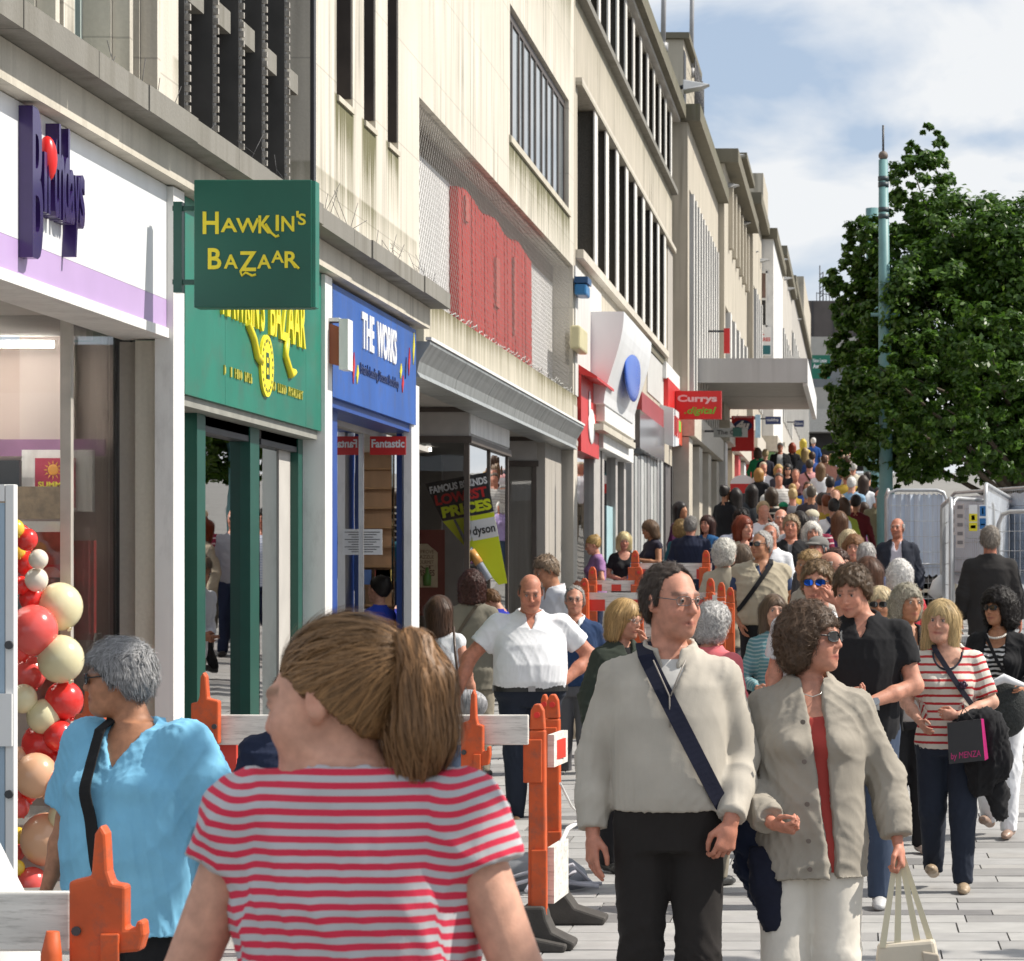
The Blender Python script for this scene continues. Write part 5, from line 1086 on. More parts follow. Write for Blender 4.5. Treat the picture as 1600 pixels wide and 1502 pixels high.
tree('big bushy green broadleaf tree behind the fencing at the right', (2.4, 40, g), [L_(1590, 560, 40, 1.5, 1.8, 1.7), L_(1450, 500, 39.5, .95, 1.2, 1.15), L_(1500, 380, 40, .9, 1.1, .85), L_(1440, 300, 40.5, .48, .55, .8), L_(1455, 235, 40.4, .26, .3, .4), L_(1425, 260, 40.4, .2, .3, .3), L_(1580, 400, 40, 1.0, 1.2, .95), L_(1372, 620, 39.5, .66, .9, .95), L_(1332, 440, 40.5, .42, .5, .38), L_(1318, 475, 40.2, .26, .4, .3), L_(1325, 585, 40, .40, .5, .55), L_(1332, 690, 40, .40, .5, .5), L_(1425, 590, 36.8, .48, .35, .75), L_(1395, 655, 36.7, .36, .35, .42), L_(1375, 575, 36.9, .3, .3, .4), L_(1480, 640, 36.8, .6, .4, .7), L_(1550, 560, 37, .7, .5, .8), L_(1420, 690, 39, .8, 1.0, .55), L_(1530, 690, 39, 1.1, 1.2, .6), L_(1650, 480, 40, 1.4, 1.6, 1.6), L_(1690, 650, 40, 1.5, 1.6, 1.0), L_(1368, 372, 40, .46, .5, .45), L_(1338, 530, 40, .42, .5, .45), L_(1420, 420, 40.3, .7, .8, .7), L_(1362, 480, 40, .55, .6, .5), L_(1352, 640, 39.8, .5, .5, .5), L_(1400, 738, 39.5, .6, .6, .22), L_(1330, 640, 40.2, .36, .5, .4), L_(1350, 400, 40.3, .4, .5, .35), L_(1400, 560, 40.3, .7, .8, .8)], 165000, .050, 21)
tree('plane tree standing out of frame to the right whose branches dapple the nearest people', (4.6, 7.5, 0), [((3.3, 7.2, 5.0), (.9, 1.1, .6)), ((2.15, 4.7, 4.5), (.85, .55, .5)), ((1.6, 8.75, 5.2), (.7, .5, .45)), ((4.3, 12.6, 4.4), (.8, .8, .6))], 2600, .07, 3)
g = float(ground(7, 52))
tree('another green broadleaf tree farther back and off to the right', (7.0, 52, g), [((7, 52, g + 4.6), (2.2, 2.2, 1.8)), ((6, 51, g + 5.6), (1.4, 1.4, 1.1)), ((8.2, 53, g + 5.4), (1.5, 1.5, 1.2))], 16000, .08, 5)
# ================================================================== people: bodies and clothes grown from distance fields
class Field:
    def __init__(s, lo, hi, res, fine=()):
        """fine: (axis, a, b, res) zones with smaller cells"""
        s.ax = []
        for k in range(3):
            c = [lo[k]]
            while c[-1] < hi[k]:
                r = res
                for (q, a, b, fr) in fine:
                    if q == k and a <= c[-1] <= b: r = min(r, fr)
                c.append(c[-1] + r)
            s.ax.append(np.array(c, np.float32))
        s.f = np.full([len(a) for a in s.ax], 1.0, np.float32); s.res = res
    def sub(s, lo, hi):
        sl = []
        for k in range(3):
            i0 = max(0, np.searchsorted(s.ax[k], lo[k]) - 1); i1 = min(len(s.ax[k]), np.searchsorted(s.ax[k], hi[k]) + 1)
            if i1 <= i0: return None
            sl.append(slice(i0, i1))
        P = [s.ax[0][sl[0]][:, None, None], s.ax[1][sl[1]][None, :, None], s.ax[2][sl[2]][None, None, :]]
        return tuple(sl), P
    def put(s, fn, lo, hi, k=.0, op='add', pad=None):
        pad = (k * 1.2 + 2.5 * s.res + .02) if pad is None else pad
        r = s.sub([a - pad for a in lo], [a + pad for a in hi])
        if r is None: return
        sl, P = r; d = fn(*P); a = s.f[sl]
        if op == 'sub': d = -d
        if op == 'add':
            if k > 0:
                h = np.clip(.5 + .5 * (a - d) / k, 0, 1); s.f[sl] = a + (d - a) * h - k * h * (1 - h)
            else: s.f[sl] = np.minimum(a, d)
        else:   # sub / and
            if k > 0:
                h = np.clip(.5 - .5 * (a - d) / k, 0, 1); s.f[sl] = a + (d - a) * h + k * h * (1 - h)
            else: s.f[sl] = np.maximum(a, d)
    # --- primitives (fr = (R, o): primitive given in a local frame)
    def rc(s, a, b, ra, rb, k=.02, op='add', fr=None, flat0=False, flat1=False, sq=None):
        a, b = np.array(a, np.float32), np.array(b, np.float32)
        if fr is not None: a, b = fr[0] @ a + fr[1], fr[0] @ b + fr[1]
        d = b - a; L2 = float(d @ d) + 1e-9; Ln = L2 ** .5
        if sq is not None:
            sv = np.array(sq[0], np.float32); sv /= np.linalg.norm(sv)
            if fr is not None: sv = fr[0] @ sv
        def fn(X, Y, Z):
            x, y, z = X - a[0], Y - a[1], Z - a[2]
            tu = (x * d[0] + y * d[1] + z * d[2]) / L2; t = np.clip(tu, 0, 1)
            ex, ey, ez = x - t * d[0], y - t * d[1], z - t * d[2]
            if sq is not None:
                dt = (ex * sv[0] + ey * sv[1] + ez * sv[2]) * (1 / sq[1] - 1)
                ex, ey, ez = ex + dt * sv[0], ey + dt * sv[1], ez + dt * sv[2]
            q = np.sqrt(ex * ex + ey * ey + ez * ez) - (ra + (rb - ra) * t)
            if flat1: q = np.maximum(q, (tu - 1) * Ln)
            if flat0: q = np.maximum(q, -tu * Ln)
            return q
        m = max(ra, rb) * 1.05
        s.put(fn, np.minimum(a, b) - m, np.maximum(a, b) + m, k, op)
    def ell(s, c, r, k=.02, op='add', fr=None, rot=None):
        c = np.array(c, np.float32); Rm = np.eye(3, dtype=np.float32)
        if rot is not None: Rm = np.array(rot, np.float32)
        if fr is not None: c = fr[0] @ c + fr[1]; Rm = fr[0] @ Rm
        Ri = Rm.T; r = np.array(r, np.float32)
        def fn(X, Y, Z):
            x, y, z = X - c[0], Y - c[1], Z - c[2]
            u = (Ri[0, 0] * x + Ri[0, 1] * y + Ri[0, 2] * z) / r[0]; v = (Ri[1, 0] * x + Ri[1, 1] * y + Ri[1, 2] * z) / r[1]; w = (Ri[2, 0] * x + Ri[2, 1] * y + Ri[2, 2] * z) / r[2]
            k0 = np.sqrt(u * u + v * v + w * w); k1 = np.sqrt((u / r[0]) ** 2 + (v / r[1]) ** 2 + (w / r[2]) ** 2) + 1e-6
            return k0 * (k0 - 1) / k1
        e = np.abs(Rm) @ r
        s.put(fn, c - e, c + e, k, op)
    def prof(s, P, e=0.0, n=2.3, k=.03, zlo=None, zhi=None):
        """torso-like column: rows (z, cx, cy, rx, ry)"""
        P = np.array(P, np.float32); z0 = P[0, 0] if zlo is None else zlo; z1 = P[-1, 0] if zhi is None else zhi
        mx_ = P[:, 3].max() + e + np.abs(P[:, 1]).max(); my_ = P[:, 4].max() + e + np.abs(P[:, 2]).max()
        def fn(X, Y, Z):
            z = Z.ravel(); g = lambda i: np.interp(z, P[:, 0], P[:, i]).astype(np.float32)[None, None, :]
            rx, ry = g(3) + e, g(4) + e; u = np.abs(X - g(1)) / rx; v = np.abs(Y - g(2)) / ry
            q = (u ** n + v ** n) ** (1 / n); d = (q - 1) * np.minimum(rx, ry) * (.55 + .45 / np.maximum(q, 1))
            return np.maximum(d, np.maximum(z0 - Z, Z - z1))
        s.put(fn, (-mx_, -my_, z0), (mx_, my_, z1), k)
    def cut(s, n, c, k=0):
        """keep the side where (p-c).n < 0"""
        n = np.array(n, np.float32); c = np.array(c, np.float32)
        X, Y, Z = s.ax[0][:, None, None], s.ax[1][None, :, None], s.ax[2][None, None, :]
        d = (X - c[0]) * n[0] + (Y - c[1]) * n[1] + (Z - c[2]) * n[2]; s.f = np.maximum(s.f, d)
    def mesh(s):
        f = s.f; f[0], f[-1] = 1, 1; f[:, 0], f[:, -1] = 1, 1; f[:, :, 0], f[:, :, -1] = 1, 1
        sg = f < 0; n = f.shape; nc = (n[1] - 1) * (n[2] - 1); cells = []; pts = []; quads = []; base = 0
        for a in range(3):
            A = [slice(None)] * 3; B = [slice(None)] * 3; A[a] = slice(0, -1); B[a] = slice(1, None)
            I = np.nonzero(sg[tuple(A)] != sg[tuple(B)])
            if len(I[0]) == 0: continue
            J = list(I); J[a] = I[a] + 1; fa, fb = f[I], f[tuple(J)]; t = fa / (fa - fb)
            p = np.stack([s.ax[k][I[k]] for k in range(3)], 1); p[:, a] += t * (s.ax[a][J[a]] - s.ax[a][I[a]])
            b, c = (a + 1) % 3, (a + 2) % 3; flip = sg[I]; ids = []
            for (db, dc) in ((0, 0), (1, 0), (1, 1), (0, 1)):
                ci = [I[0], I[1], I[2]]; ci[b] = ci[b] - db; ci[c] = ci[c] - dc
                cells.append((ci[0].astype(np.int64) * n[1] + ci[1]) * n[2] + ci[2]); pts.append(p); ids.append(np.arange(len(p)) + base); base += len(p)
            q = np.stack(ids, 1); q[flip] = q[flip][:, ::-1]; quads.append(q)
        if not cells: return np.zeros((0, 3), np.float32), np.zeros((0, 4), np.int64)
        cells = np.concatenate(cells); pts = np.concatenate(pts); u, inv = np.unique(cells, return_inverse=True); cn = np.bincount(inv)
        v = np.stack([np.bincount(inv, pts[:, k]) / cn for k in range(3)], 1).astype(np.float32)
        return v, inv[np.concatenate(quads)][:, ::-1]
def vnormals(v, q):
    n = np.cross(v[q[:, 2]] - v[q[:, 0]], v[q[:, 3]] - v[q[:, 1]]); N = np.zeros_like(v)
    for k in range(3):
        for c in range(4): N[:, k] += np.bincount(q[:, c], n[:, k], len(v))
    return N / (np.linalg.norm(N, axis=1)[:, None] + 1e-9)
def smooth(v, q, it=1, w=.5):
    for _ in range(it):
        acc = np.zeros_like(v); cn = np.zeros(len(v))
        for c in range(4):
            for d in (1, 3):
                for k in range(3): acc[:, k] += np.bincount(q[:, c], v[q[:, (c + d) % 4], k], len(v))
                cn += np.bincount(q[:, c], None, len(v))
        v = v + (acc / np.maximum(cn, 1)[:, None] - v) * w
    return v.astype(np.float32)
def folds(v, seed, amp, freq=1.0):
    """cloth creases: warped ridges of a few directions"""
    rs = np.random.RandomState(seed); d = np.zeros(len(v), np.float32)
    for k in range(5):
        dr = rs.normal(size=3) * np.array((1, 1, .45)); dr /= np.linalg.norm(dr); d2 = rs.normal(size=3); d2 /= np.linalg.norm(d2)
        f = (11 + 12 * k) * freq
        ph = v @ dr * f * 2 + 1.8 * np.sin(v @ d2 * f * .55 + rs.rand() * 6) + rs.rand() * 6
        m = .5 + .5 * np.sin(v @ rs.normal(size=3) * 6 + rs.rand() * 6)
        d += ((1 - np.abs(np.sin(ph))) ** 2 - .35) * m * amp / (1 + .55 * k)
    return d
def emit(name, parts, m, parent, attrs=None, smooth_shade=True):
    """parts: list of (verts, quads); attrs: name -> per-vertex array"""
    vs = []; qs = []; n = 0
    for v, q in parts: vs.append(v); qs.append(q + n); n += len(v)
    v = np.concatenate(vs); q = np.concatenate(qs); me = bpy.data.meshes.new(name)
    me.vertices.add(len(v)); me.vertices.foreach_set('co', v.astype(np.float32).ravel()); me.loops.add(q.size); me.loops.foreach_set('vertex_index', q.astype(np.int32).ravel())
    me.polygons.add(len(q)); me.polygons.foreach_set('loop_start', np.arange(len(q), dtype=np.int32) * q.shape[1]); me.polygons.foreach_set('use_smooth', np.ones(len(q), bool)); me.update(calc_edges=True)
    for k, a in (attrs or {}).items():
        if a.ndim == 1: at_ = me.attributes.new(k, 'FLOAT', 'POINT'); at_.data.foreach_set('value', a.astype(np.float32))
        else: at_ = me.attributes.new(k, 'FLOAT_COLOR', 'POINT'); at_.data.foreach_set('color', np.concatenate([a, np.ones((len(a), 1))], 1).astype(np.float32).ravel())
    me.materials.append(m); return link(name, me, parent)

# ---- materials of people
def skin_mat():
    m = bpy.data.materials.new('skin'); t, b = nodes(m)
    a = mk(t, 'ShaderNodeAttribute'); a.attribute_name = 'tint'
    nz = mk(t, 'ShaderNodeTexNoise'); nz.inputs['Scale'].default_value = 35; nz.inputs['Detail'].default_value = 5; tcn = mk(t, 'ShaderNodeTexCoord'); t.links.new(tcn.outputs['Object'], nz.inputs[0])
    mr = mk(t, 'ShaderNodeMapRange'); mr.inputs[1].default_value = .3; mr.inputs[2].default_value = .7; mr.inputs[3].default_value = .82; mr.inputs[4].default_value = 1.16; t.links.new(nz.outputs[0], mr.inputs[0])
    mm = mk(t, 'ShaderNodeVectorMath', operation='SCALE'); t.links.new(a.outputs['Color'], mm.inputs[0]); t.links.new(mr.outputs[0], mm.inputs['Scale']); t.links.new(mm.outputs[0], b.inputs['Base Color'])
    b.inputs['Roughness'].default_value = .58; b.inputs['Subsurface Weight'].default_value = .06; b.inputs['Subsurface Radius'].default_value = (1, .35, .2); b.inputs['Subsurface Scale'].default_value = .012
    bp = mk(t, 'ShaderNodeBump'); bp.inputs['Strength'].default_value = .12; bp.inputs['Distance'].default_value = .004; n2 = mk(t, 'ShaderNodeTexNoise'); n2.inputs['Scale'].default_value = 220; t.links.new(tcn.outputs['Object'], n2.inputs[0]); t.links.new(n2.outputs[0], bp.inputs['Height']); t.links.new(bp.outputs[0], b.inputs['Normal'])
    return m
SKIN = skin_mat()
def hair_mat(col):
    k = 'hair_%.3f_%.3f_%.3f' % tuple(col)
    if k in MATS: return MATS[k]
    m = bpy.data.materials.new('hair'); t, b = nodes(m); MATS[k] = m
    a = mk(t, 'ShaderNodeAttribute'); a.attribute_name = 'tone'; tcn = mk(t, 'ShaderNodeTexCoord'); mpn = mk(t, 'ShaderNodeMapping'); mpn.inputs['Scale'].default_value = (1, 1, .18); t.links.new(tcn.outputs['Object'], mpn.inputs[0])
    nz = mk(t, 'ShaderNodeTexNoise'); nz.inputs['Scale'].default_value = 90; nz.inputs['Detail'].default_value = 4; t.links.new(mpn.outputs[0], nz.inputs[0])
    ad = mk(t, 'ShaderNodeMath', operation='ADD'); t.links.new(a.outputs['Fac'], ad.inputs[0]); t.links.new(nz.outputs[0], ad.inputs[1])
    mr = mk(t, 'ShaderNodeMapRange'); mr.inputs[1].default_value = .45; mr.inputs[2].default_value = 1.5; mr.inputs[3].default_value = .62; mr.inputs[4].default_value = 1.4; t.links.new(ad.outputs[0], mr.inputs[0])
    mm = mk(t, 'ShaderNodeVectorMath', operation='SCALE'); mm.inputs[0].default_value = col; t.links.new(mr.outputs[0], mm.inputs['Scale']); t.links.new(mm.outputs[0], b.inputs['Base Color'])
    b.inputs['Roughness'].default_value = .5; b.inputs['Specular IOR Level'].default_value = .35
    bp = mk(t, 'ShaderNodeBump'); bp.inputs['Strength'].default_value = .25; bp.inputs['Distance'].default_value = .004; t.links.new(nz.outputs[0], bp.inputs['Height']); t.links.new(bp.outputs[0], b.inputs['Normal'])
    return m
_cl = {}
def cloth(col, stripe=None, rough=.9, weave=.2, zebra=False, plaid=None):
    """woven cloth; stripe = (colour, period, duty) following the cloth (vertex attribute st)"""
    k = (tuple(srgb(col)), stripe, zebra, plaid)
    if k in _cl: return _cl[k]
    m = bpy.data.materials.new('cloth'); t, b = nodes(m); _cl[k] = m; c = srgb(col)
    tcn = mk(t, 'ShaderNodeTexCoord'); nz = mk(t, 'ShaderNodeTexNoise'); nz.inputs['Scale'].default_value = 6; nz.inputs['Detail'].default_value = 5; t.links.new(tcn.outputs['Object'], nz.inputs[0])
    mr = mk(t, 'ShaderNodeMapRange'); mr.inputs[1].default_value = .3; mr.inputs[2].default_value = .7; mr.inputs[3].default_value = .9; mr.inputs[4].default_value = 1.1; t.links.new(nz.outputs[0], mr.inputs[0])
    mm = mk(t, 'ShaderNodeVectorMath', operation='SCALE'); mm.inputs[0].default_value = c[:3]; t.links.new(mr.outputs[0], mm.inputs['Scale']); out = mm.outputs[0]
    if stripe or zebra:
        a = mk(t, 'ShaderNodeAttribute'); a.attribute_name = 'st'; mx_ = mk(t, 'ShaderNodeMixRGB')
        src = a.outputs['Fac']
        if zebra:
            ad = mk(t, 'ShaderNodeMath', operation='MULTIPLY_ADD'); ad.inputs[1].default_value = .03; n3 = mk(t, 'ShaderNodeTexNoise'); n3.inputs['Scale'].default_value = 14; t.links.new(tcn.outputs['Object'], n3.inputs[0]); t.links.new(n3.outputs[0], ad.inputs[0]); t.links.new(src, ad.inputs[2]); src = ad.outputs[0]
        s_col, per, duty = stripe
        dv = mk(t, 'ShaderNodeMath', operation='DIVIDE'); dv.inputs[1].default_value = per; t.links.new(src, dv.inputs[0]); frc = mk(t, 'ShaderNodeMath', operation='FRACT'); t.links.new(dv.outputs[0], frc.inputs[0])
        ls = mk(t, 'ShaderNodeMath', operation='LESS_THAN'); ls.inputs[1].default_value = duty; t.links.new(frc.outputs[0], ls.inputs[0]); t.links.new(ls.outputs[0], mx_.inputs[0]); t.links.new(out, mx_.inputs[1]); mx_.inputs[2].default_value = rgba(s_col); out = mx_.outputs[0]
    t.links.new(out, b.inputs['Base Color']); b.inputs['Roughness'].default_value = rough; b.inputs['Sheen Weight'].default_value = .03; b.inputs['Specular IOR Level'].default_value = .25
    n2 = mk(t, 'ShaderNodeTexNoise'); n2.inputs['Scale'].default_value = 320; n2.inputs['Detail'].default_value = 2; t.links.new(tcn.outputs['Object'], n2.inputs[0]); n4 = mk(t, 'ShaderNodeTexNoise'); n4.inputs['Scale'].default_value = 11; n4.inputs['Detail'].default_value = 3; n4.inputs['Distortion'].default_value = .8; t.links.new(tcn.outputs['Object'], n4.inputs[0])
    sm = mk(t, 'ShaderNodeMath', operation='MULTIPLY_ADD'); sm.inputs[1].default_value = .12; t.links.new(n2.outputs[0], sm.inputs[0]); t.links.new(n4.outputs[0], sm.inputs[2])
    bp = mk(t, 'ShaderNodeBump'); bp.inputs['Strength'].default_value = weave; bp.inputs['Distance'].default_value = .012; t.links.new(sm.outputs[0], bp.inputs['Height']); t.links.new(bp.outputs[0], b.inputs['Normal'])
    return m
leather = lambda c: M('leather_%02d%02d%02d' % tuple(int(q * 99) for q in srgb(c)[:3]), c, .4, .15, 8, .2, 60)
eye_w = M('eye_white', (.36, .32, .30), .25, .03); eye_d = M('eye_iris', (.035, .025, .02), .15); lens_d = M('dark_lens', (.012, .012, .014), .06, spec=1.0); lens_b = M('mirror_lens_blue', (.03, .16, .85), .08, metal=.8); wire_m = M('spectacle_wire', (.16, .15, .15), .3, metal=.6); clear_l = glass('spectacle_glass', (.95, .95, .95), .5)
SK = {'fair': (.50, .255, .17), 'pink': (.53, .245, .165), 'ruddy': (.47, .19, .12), 'tan': (.40, .185, .10), 'light': (.56, .30, .21)}
def rotz(a): c, s_ = math.cos(a), math.sin(a); return np.array([[c, -s_, 0], [s_, c, 0], [0, 0, 1]], np.float32)
def rotx(a): c, s_ = math.cos(a), math.sin(a); return np.array([[1, 0, 0], [0, c, -s_], [0, s_, c]], np.float32)
def roty(a): c, s_ = math.cos(a), math.sin(a); return np.array([[c, 0, s_], [0, 1, 0], [-s_, 0, c]], np.float32)

def head_prims(f, fr, sex, detail, fat=0.0):
    j = .92 if sex == 'f' else 1.0
    f.ell((0, .018, .03), (.074, .094, .086), .01, fr=fr); f.ell((0, -.026, -.03), (.061 + fat * .012, .070, .085), .03, fr=fr)
    f.ell((0, -.040, -.078), ((.047 + fat * .016) * j, .048, .042), .03, fr=fr); f.ell((0, -.078, -.1), (.02 * j, .018, .018), .025, fr=fr)
    if fat > .3: f.ell((0, -.045, -.105), (.045, .045, .03), .03, fr=fr)
    if detail:
        f.rc((-.034, -.080, .022), (.034, -.080, .022), .012, .012, .018, fr=fr)
        for s_ in (-1, 1):
            f.ell((s_ * .038, -.062, -.034), (.02 + fat * .006,) * 3, .025, fr=fr); f.ell((s_ * .031, -.099, .006), (.017, .013, .010), .014, 'sub', fr=fr)
            f.ell((s_ * .031, -.082, .006), (.0140, .0130, .0120), .004, fr=fr); f.ell((s_ * .031, -.097, .0045), (.0105, .009, .0036), .002, 'sub', fr=fr)
            f.ell((s_ * .011, -.1, -.034), (.008, .009, .007), .006, fr=fr)
            R_ = rotz(s_ * .45) @ rotx(-.15)
            f.ell((s_ * .078, .014, -.004), (.010, .020, .032), .005, fr=fr, rot=R_); f.ell((s_ * .089, .012, -.001), (.007, .009, .016), .006, 'sub', fr=fr, rot=R_); f.ell((s_ * .072, .005, -.03), (.007, .009, .010), .006, fr=fr)
        f.rc((0, -.090, .014), (0, -.113 if sex == 'm' else -.109, -.028), .0075, .0125 if sex == 'm' else .0105, .010, fr=fr)
        f.rc((-.025, -.081, -.067), (0, -.0965, -.0625), .004, .0062, .006, fr=fr); f.rc((.025, -.081, -.067), (0, -.0965, -.0625), .004, .0062, .006, fr=fr)
        f.rc((-.022, -.081, -.070), (0, -.0945, -.0755), .004, .0075, .007, fr=fr); f.rc((.022, -.081, -.070), (0, -.0945, -.0755), .004, .0075, .007, fr=fr)
        f.rc((-.022, -.0935, -.0685), (.022, -.0935, -.0685), .0016, .0016, .003, 'sub', fr=fr)
    else: f.rc((0, -.09, .012), (0, -.112, -.028), .008, .013, .012, fr=fr)
def head_tint(v, fr, skin, hair, sex, stubble=0):
    p = (v - fr[1]) @ fr[0]; c = np.tile(np.array(skin, np.float32), (len(v), 1)); front = p[:, 1] < -.05
    def blob(cx, cy, cz, rx, ry, rz): return np.exp(-(((p[:, 0] - cx) / rx) ** 2 + ((p[:, 1] - cy) / ry) ** 2 + ((p[:, 2] - cz) / rz) ** 2))
    def mix(m, col): c[:] = c + (np.array(col, np.float32) - c) * np.clip(m, 0, 1)[:, None]
    for s_ in (-1, 1):
        mix(.35 * blob(s_ * .04, -.07, -.03, .025, .04, .025), (skin[0] * 1.0, skin[1] * .72, skin[2] * .7)); mix(.3 * blob(s_ * .078, .012, 0, .02, .03, .035), (skin[0], skin[1] * .7, skin[2] * .65))
        eb = np.clip(1.6 * np.exp(-((p[:, 2] - .028 + 6 * (np.abs(p[:, 0]) - .03) ** 2) / .0058) ** 2) * ((np.abs(p[:, 0]) > .012) & (np.abs(p[:, 0]) < .052)) * front, 0, 1); mix(eb * .4, [q * .6 for q in hair])
        mix(1.1 * blob(s_ * .031, -.094, .0125, .017, .02, .0035) * front, (.045, .03, .025))
    mix(.3 * blob(0, -.115, -.03, .016, .02, .018), (skin[0], skin[1] * .72, skin[2] * .7))
    lipc = (skin[0] * .82, skin[1] * .48, skin[2] * .5) if sex == 'f' else (skin[0] * .8, skin[1] * .6, skin[2] * .6)
    mix(np.clip(1.5 * blob(0, -.09, -.069, .026, .03, .0085), 0, 1) * (p[:, 1] < -.07), lipc); mix(1.0 * blob(0, -.09, -.0685, .026, .03, .0020), (.17, .06, .05))
    if stubble: mix(stubble * blob(0, -.06, -.09, .06, .06, .035), [q * .45 + .02 for q in skin])
    return c
def hair_field(style, fr, res, vol=1.0, length=0.0):
    """scalp hair in the head frame; returns a Field"""
    o = fr[1]; dn = {'long': .36, 'bob': .26, 'pony': .36, 'curly': .24}.get(style, .16) + length
    f = Field((o[0] - .19, o[1] - .22, o[2] - dn), (o[0] + .19, o[1] + .22, o[2] + .2), res)
    e = {'short': .011, 'crop': .006, 'bald': .006, 'thin': .006, 'bob': .017, 'long': .015, 'pony': .009, 'bun': .010, 'curly': .040, 'wavy': .018, 'cap': .008}[style] * vol
    f.ell((0, .03 if style in ('pony', 'bun', 'thin') else .02, .032), (.076 + e, .096 + e, .086 + e), .01, fr=fr); f.ell((0, .03, -.02), (.070 + e * .9, .078 + e, .075), .03, fr=fr)
    if style in ('bob', 'long', 'wavy', 'curly'):
        L_ = {'bob': -.115, 'wavy': -.075, 'curly': -.09, 'long': -.26}[style] - length
        for s_ in (-1, 1): f.rc((s_ * .068, .012, .02), (s_ * .076, .02, L_), .03 + e * .6, .030 + e * .4, .03, fr=fr)
        f.rc((0, .06, 0), (0, .062, L_), .06 + e * .6, .045 + e, .04, fr=fr, sq=((1, 0, 0), 1.45))
    # carve the face: hair stays above the hairline
    hl = {'short': [(-.12, .078), (-.086, .07), (-.06, .045), (-.03, .02), (-.012, -.02), (.02, -.012), (.035, -.05), (.1, -.095), (.2, -.1)],
          'wavy': [(-.2, .06), (-.1, .055), (-.075, .035), (-.05, .01), (-.035, -.05), (-.02, -.11), (.2, -.2)],
          'long': [(-.2, .06), (-.09, .052), (-.07, .02), (-.05, -.05), (-.045, -.3), (.2, -.6)]}
    hl['crop'] = hl['short']; hl['cap'] = hl['short']; hl['curly'] = hl['wavy']; hl['bob'] = [(-.2, .045), (-.1, .04), (-.08, .028), (-.065, -.02), (-.055, -.2), (.2, -.5)]
    hl['pony'] = [(-.12, .078), (-.086, .068), (-.06, .05), (-.035, .03), (-.015, .01), (.0, .012), (.03, -.02), (.06, -.065), (.1, -.085), (.2, -.1)]; hl['bun'] = hl['pony']
    hl['thin'] = [(-.12, .16), (-.07, .145), (-.045, .108), (-.025, .06), (-.010, -.01), (.02, -.012), (.035, -.05), (.1, -.095), (.2, -.1)]; hl['bald'] = hl['thin']
    pts = np.array(hl[style], np.float32); Ri = fr[0].T
    X, Y, Z = f.ax[0][:, None, None] - o[0], f.ax[1][None, :, None] - o[1], f.ax[2][None, None, :] - o[2]
    x = Ri[0, 0] * X + Ri[0, 1] * Y + Ri[0, 2] * Z; y = Ri[1, 0] * X + Ri[1, 1] * Y + Ri[1, 2] * Z; z = Ri[2, 0] * X + Ri[2, 1] * Y + Ri[2, 2] * Z
    wob = .006 * np.sin(x * 110 + 1) + .004 * np.sin(x * 230)
    d = np.interp(y, pts[:, 0], pts[:, 1]).astype(np.float32) - z + wob
    if style in ('long', 'bob', 'wavy', 'curly'):
        d = np.maximum(d * .6, np.minimum(d, .075 - np.abs(x))) if False else np.where((np.abs(x) > .066) & (y > -.075), np.minimum(d, .062 - np.abs(x) * .95), d)
    f.f = np.maximum(f.f, d * .8)
    if style in ('bald', 'thin'):
        top = z - (.048 if style == 'bald' else .2); f.f = np.maximum(f.f, top)
    if style in ('curly', 'wavy'):
        a = .012 if style == 'curly' else .010
        f.f = f.f + a * (np.sin(X * 105 + 2 * np.sin(Z * 60)) * np.sin(Y * 95 + 1.5 * np.sin(X * 70)) * np.sin(Z * 100 + 1)).astype(np.float32)
    elif style in ('short', 'thin', 'crop'): f.f = f.f + .0045 * (np.sin(x * 150 + 3 * np.sin(z * 70)) * np.sin(y * 60 + z * 40)).astype(np.float32)
    if style == 'bun': f.ell((0, .1, .075), (.045, .04, .042), .012, fr=fr)
    return f
def sample(f, p):
    ix = [np.clip((p[:, k] - f.ax[k][0]) / (f.ax[k][1] - f.ax[k][0]), 0, len(f.ax[k]) - 1.001) for k in range(3)]
    i = [q.astype(int) for q in ix]; t = [q - j for q, j in zip(ix, i)]; r = 0
    for a in (0, 1):
        for b in (0, 1):
            for c in (0, 1): r = r + f.f[i[0] + a, i[1] + b, i[2] + c] * (t[0] if a else 1 - t[0]) * (t[1] if b else 1 - t[1]) * (t[2] if c else 1 - t[2])
    return r
def grad(f, p, h=.006):
    g = np.stack([sample(f, p + np.eye(3, dtype=np.float32)[k] * h) - sample(f, p - np.eye(3, dtype=np.float32)[k] * h) for k in range(3)], 1)
    return g / (np.linalg.norm(g, axis=1)[:, None] + 1e-9)
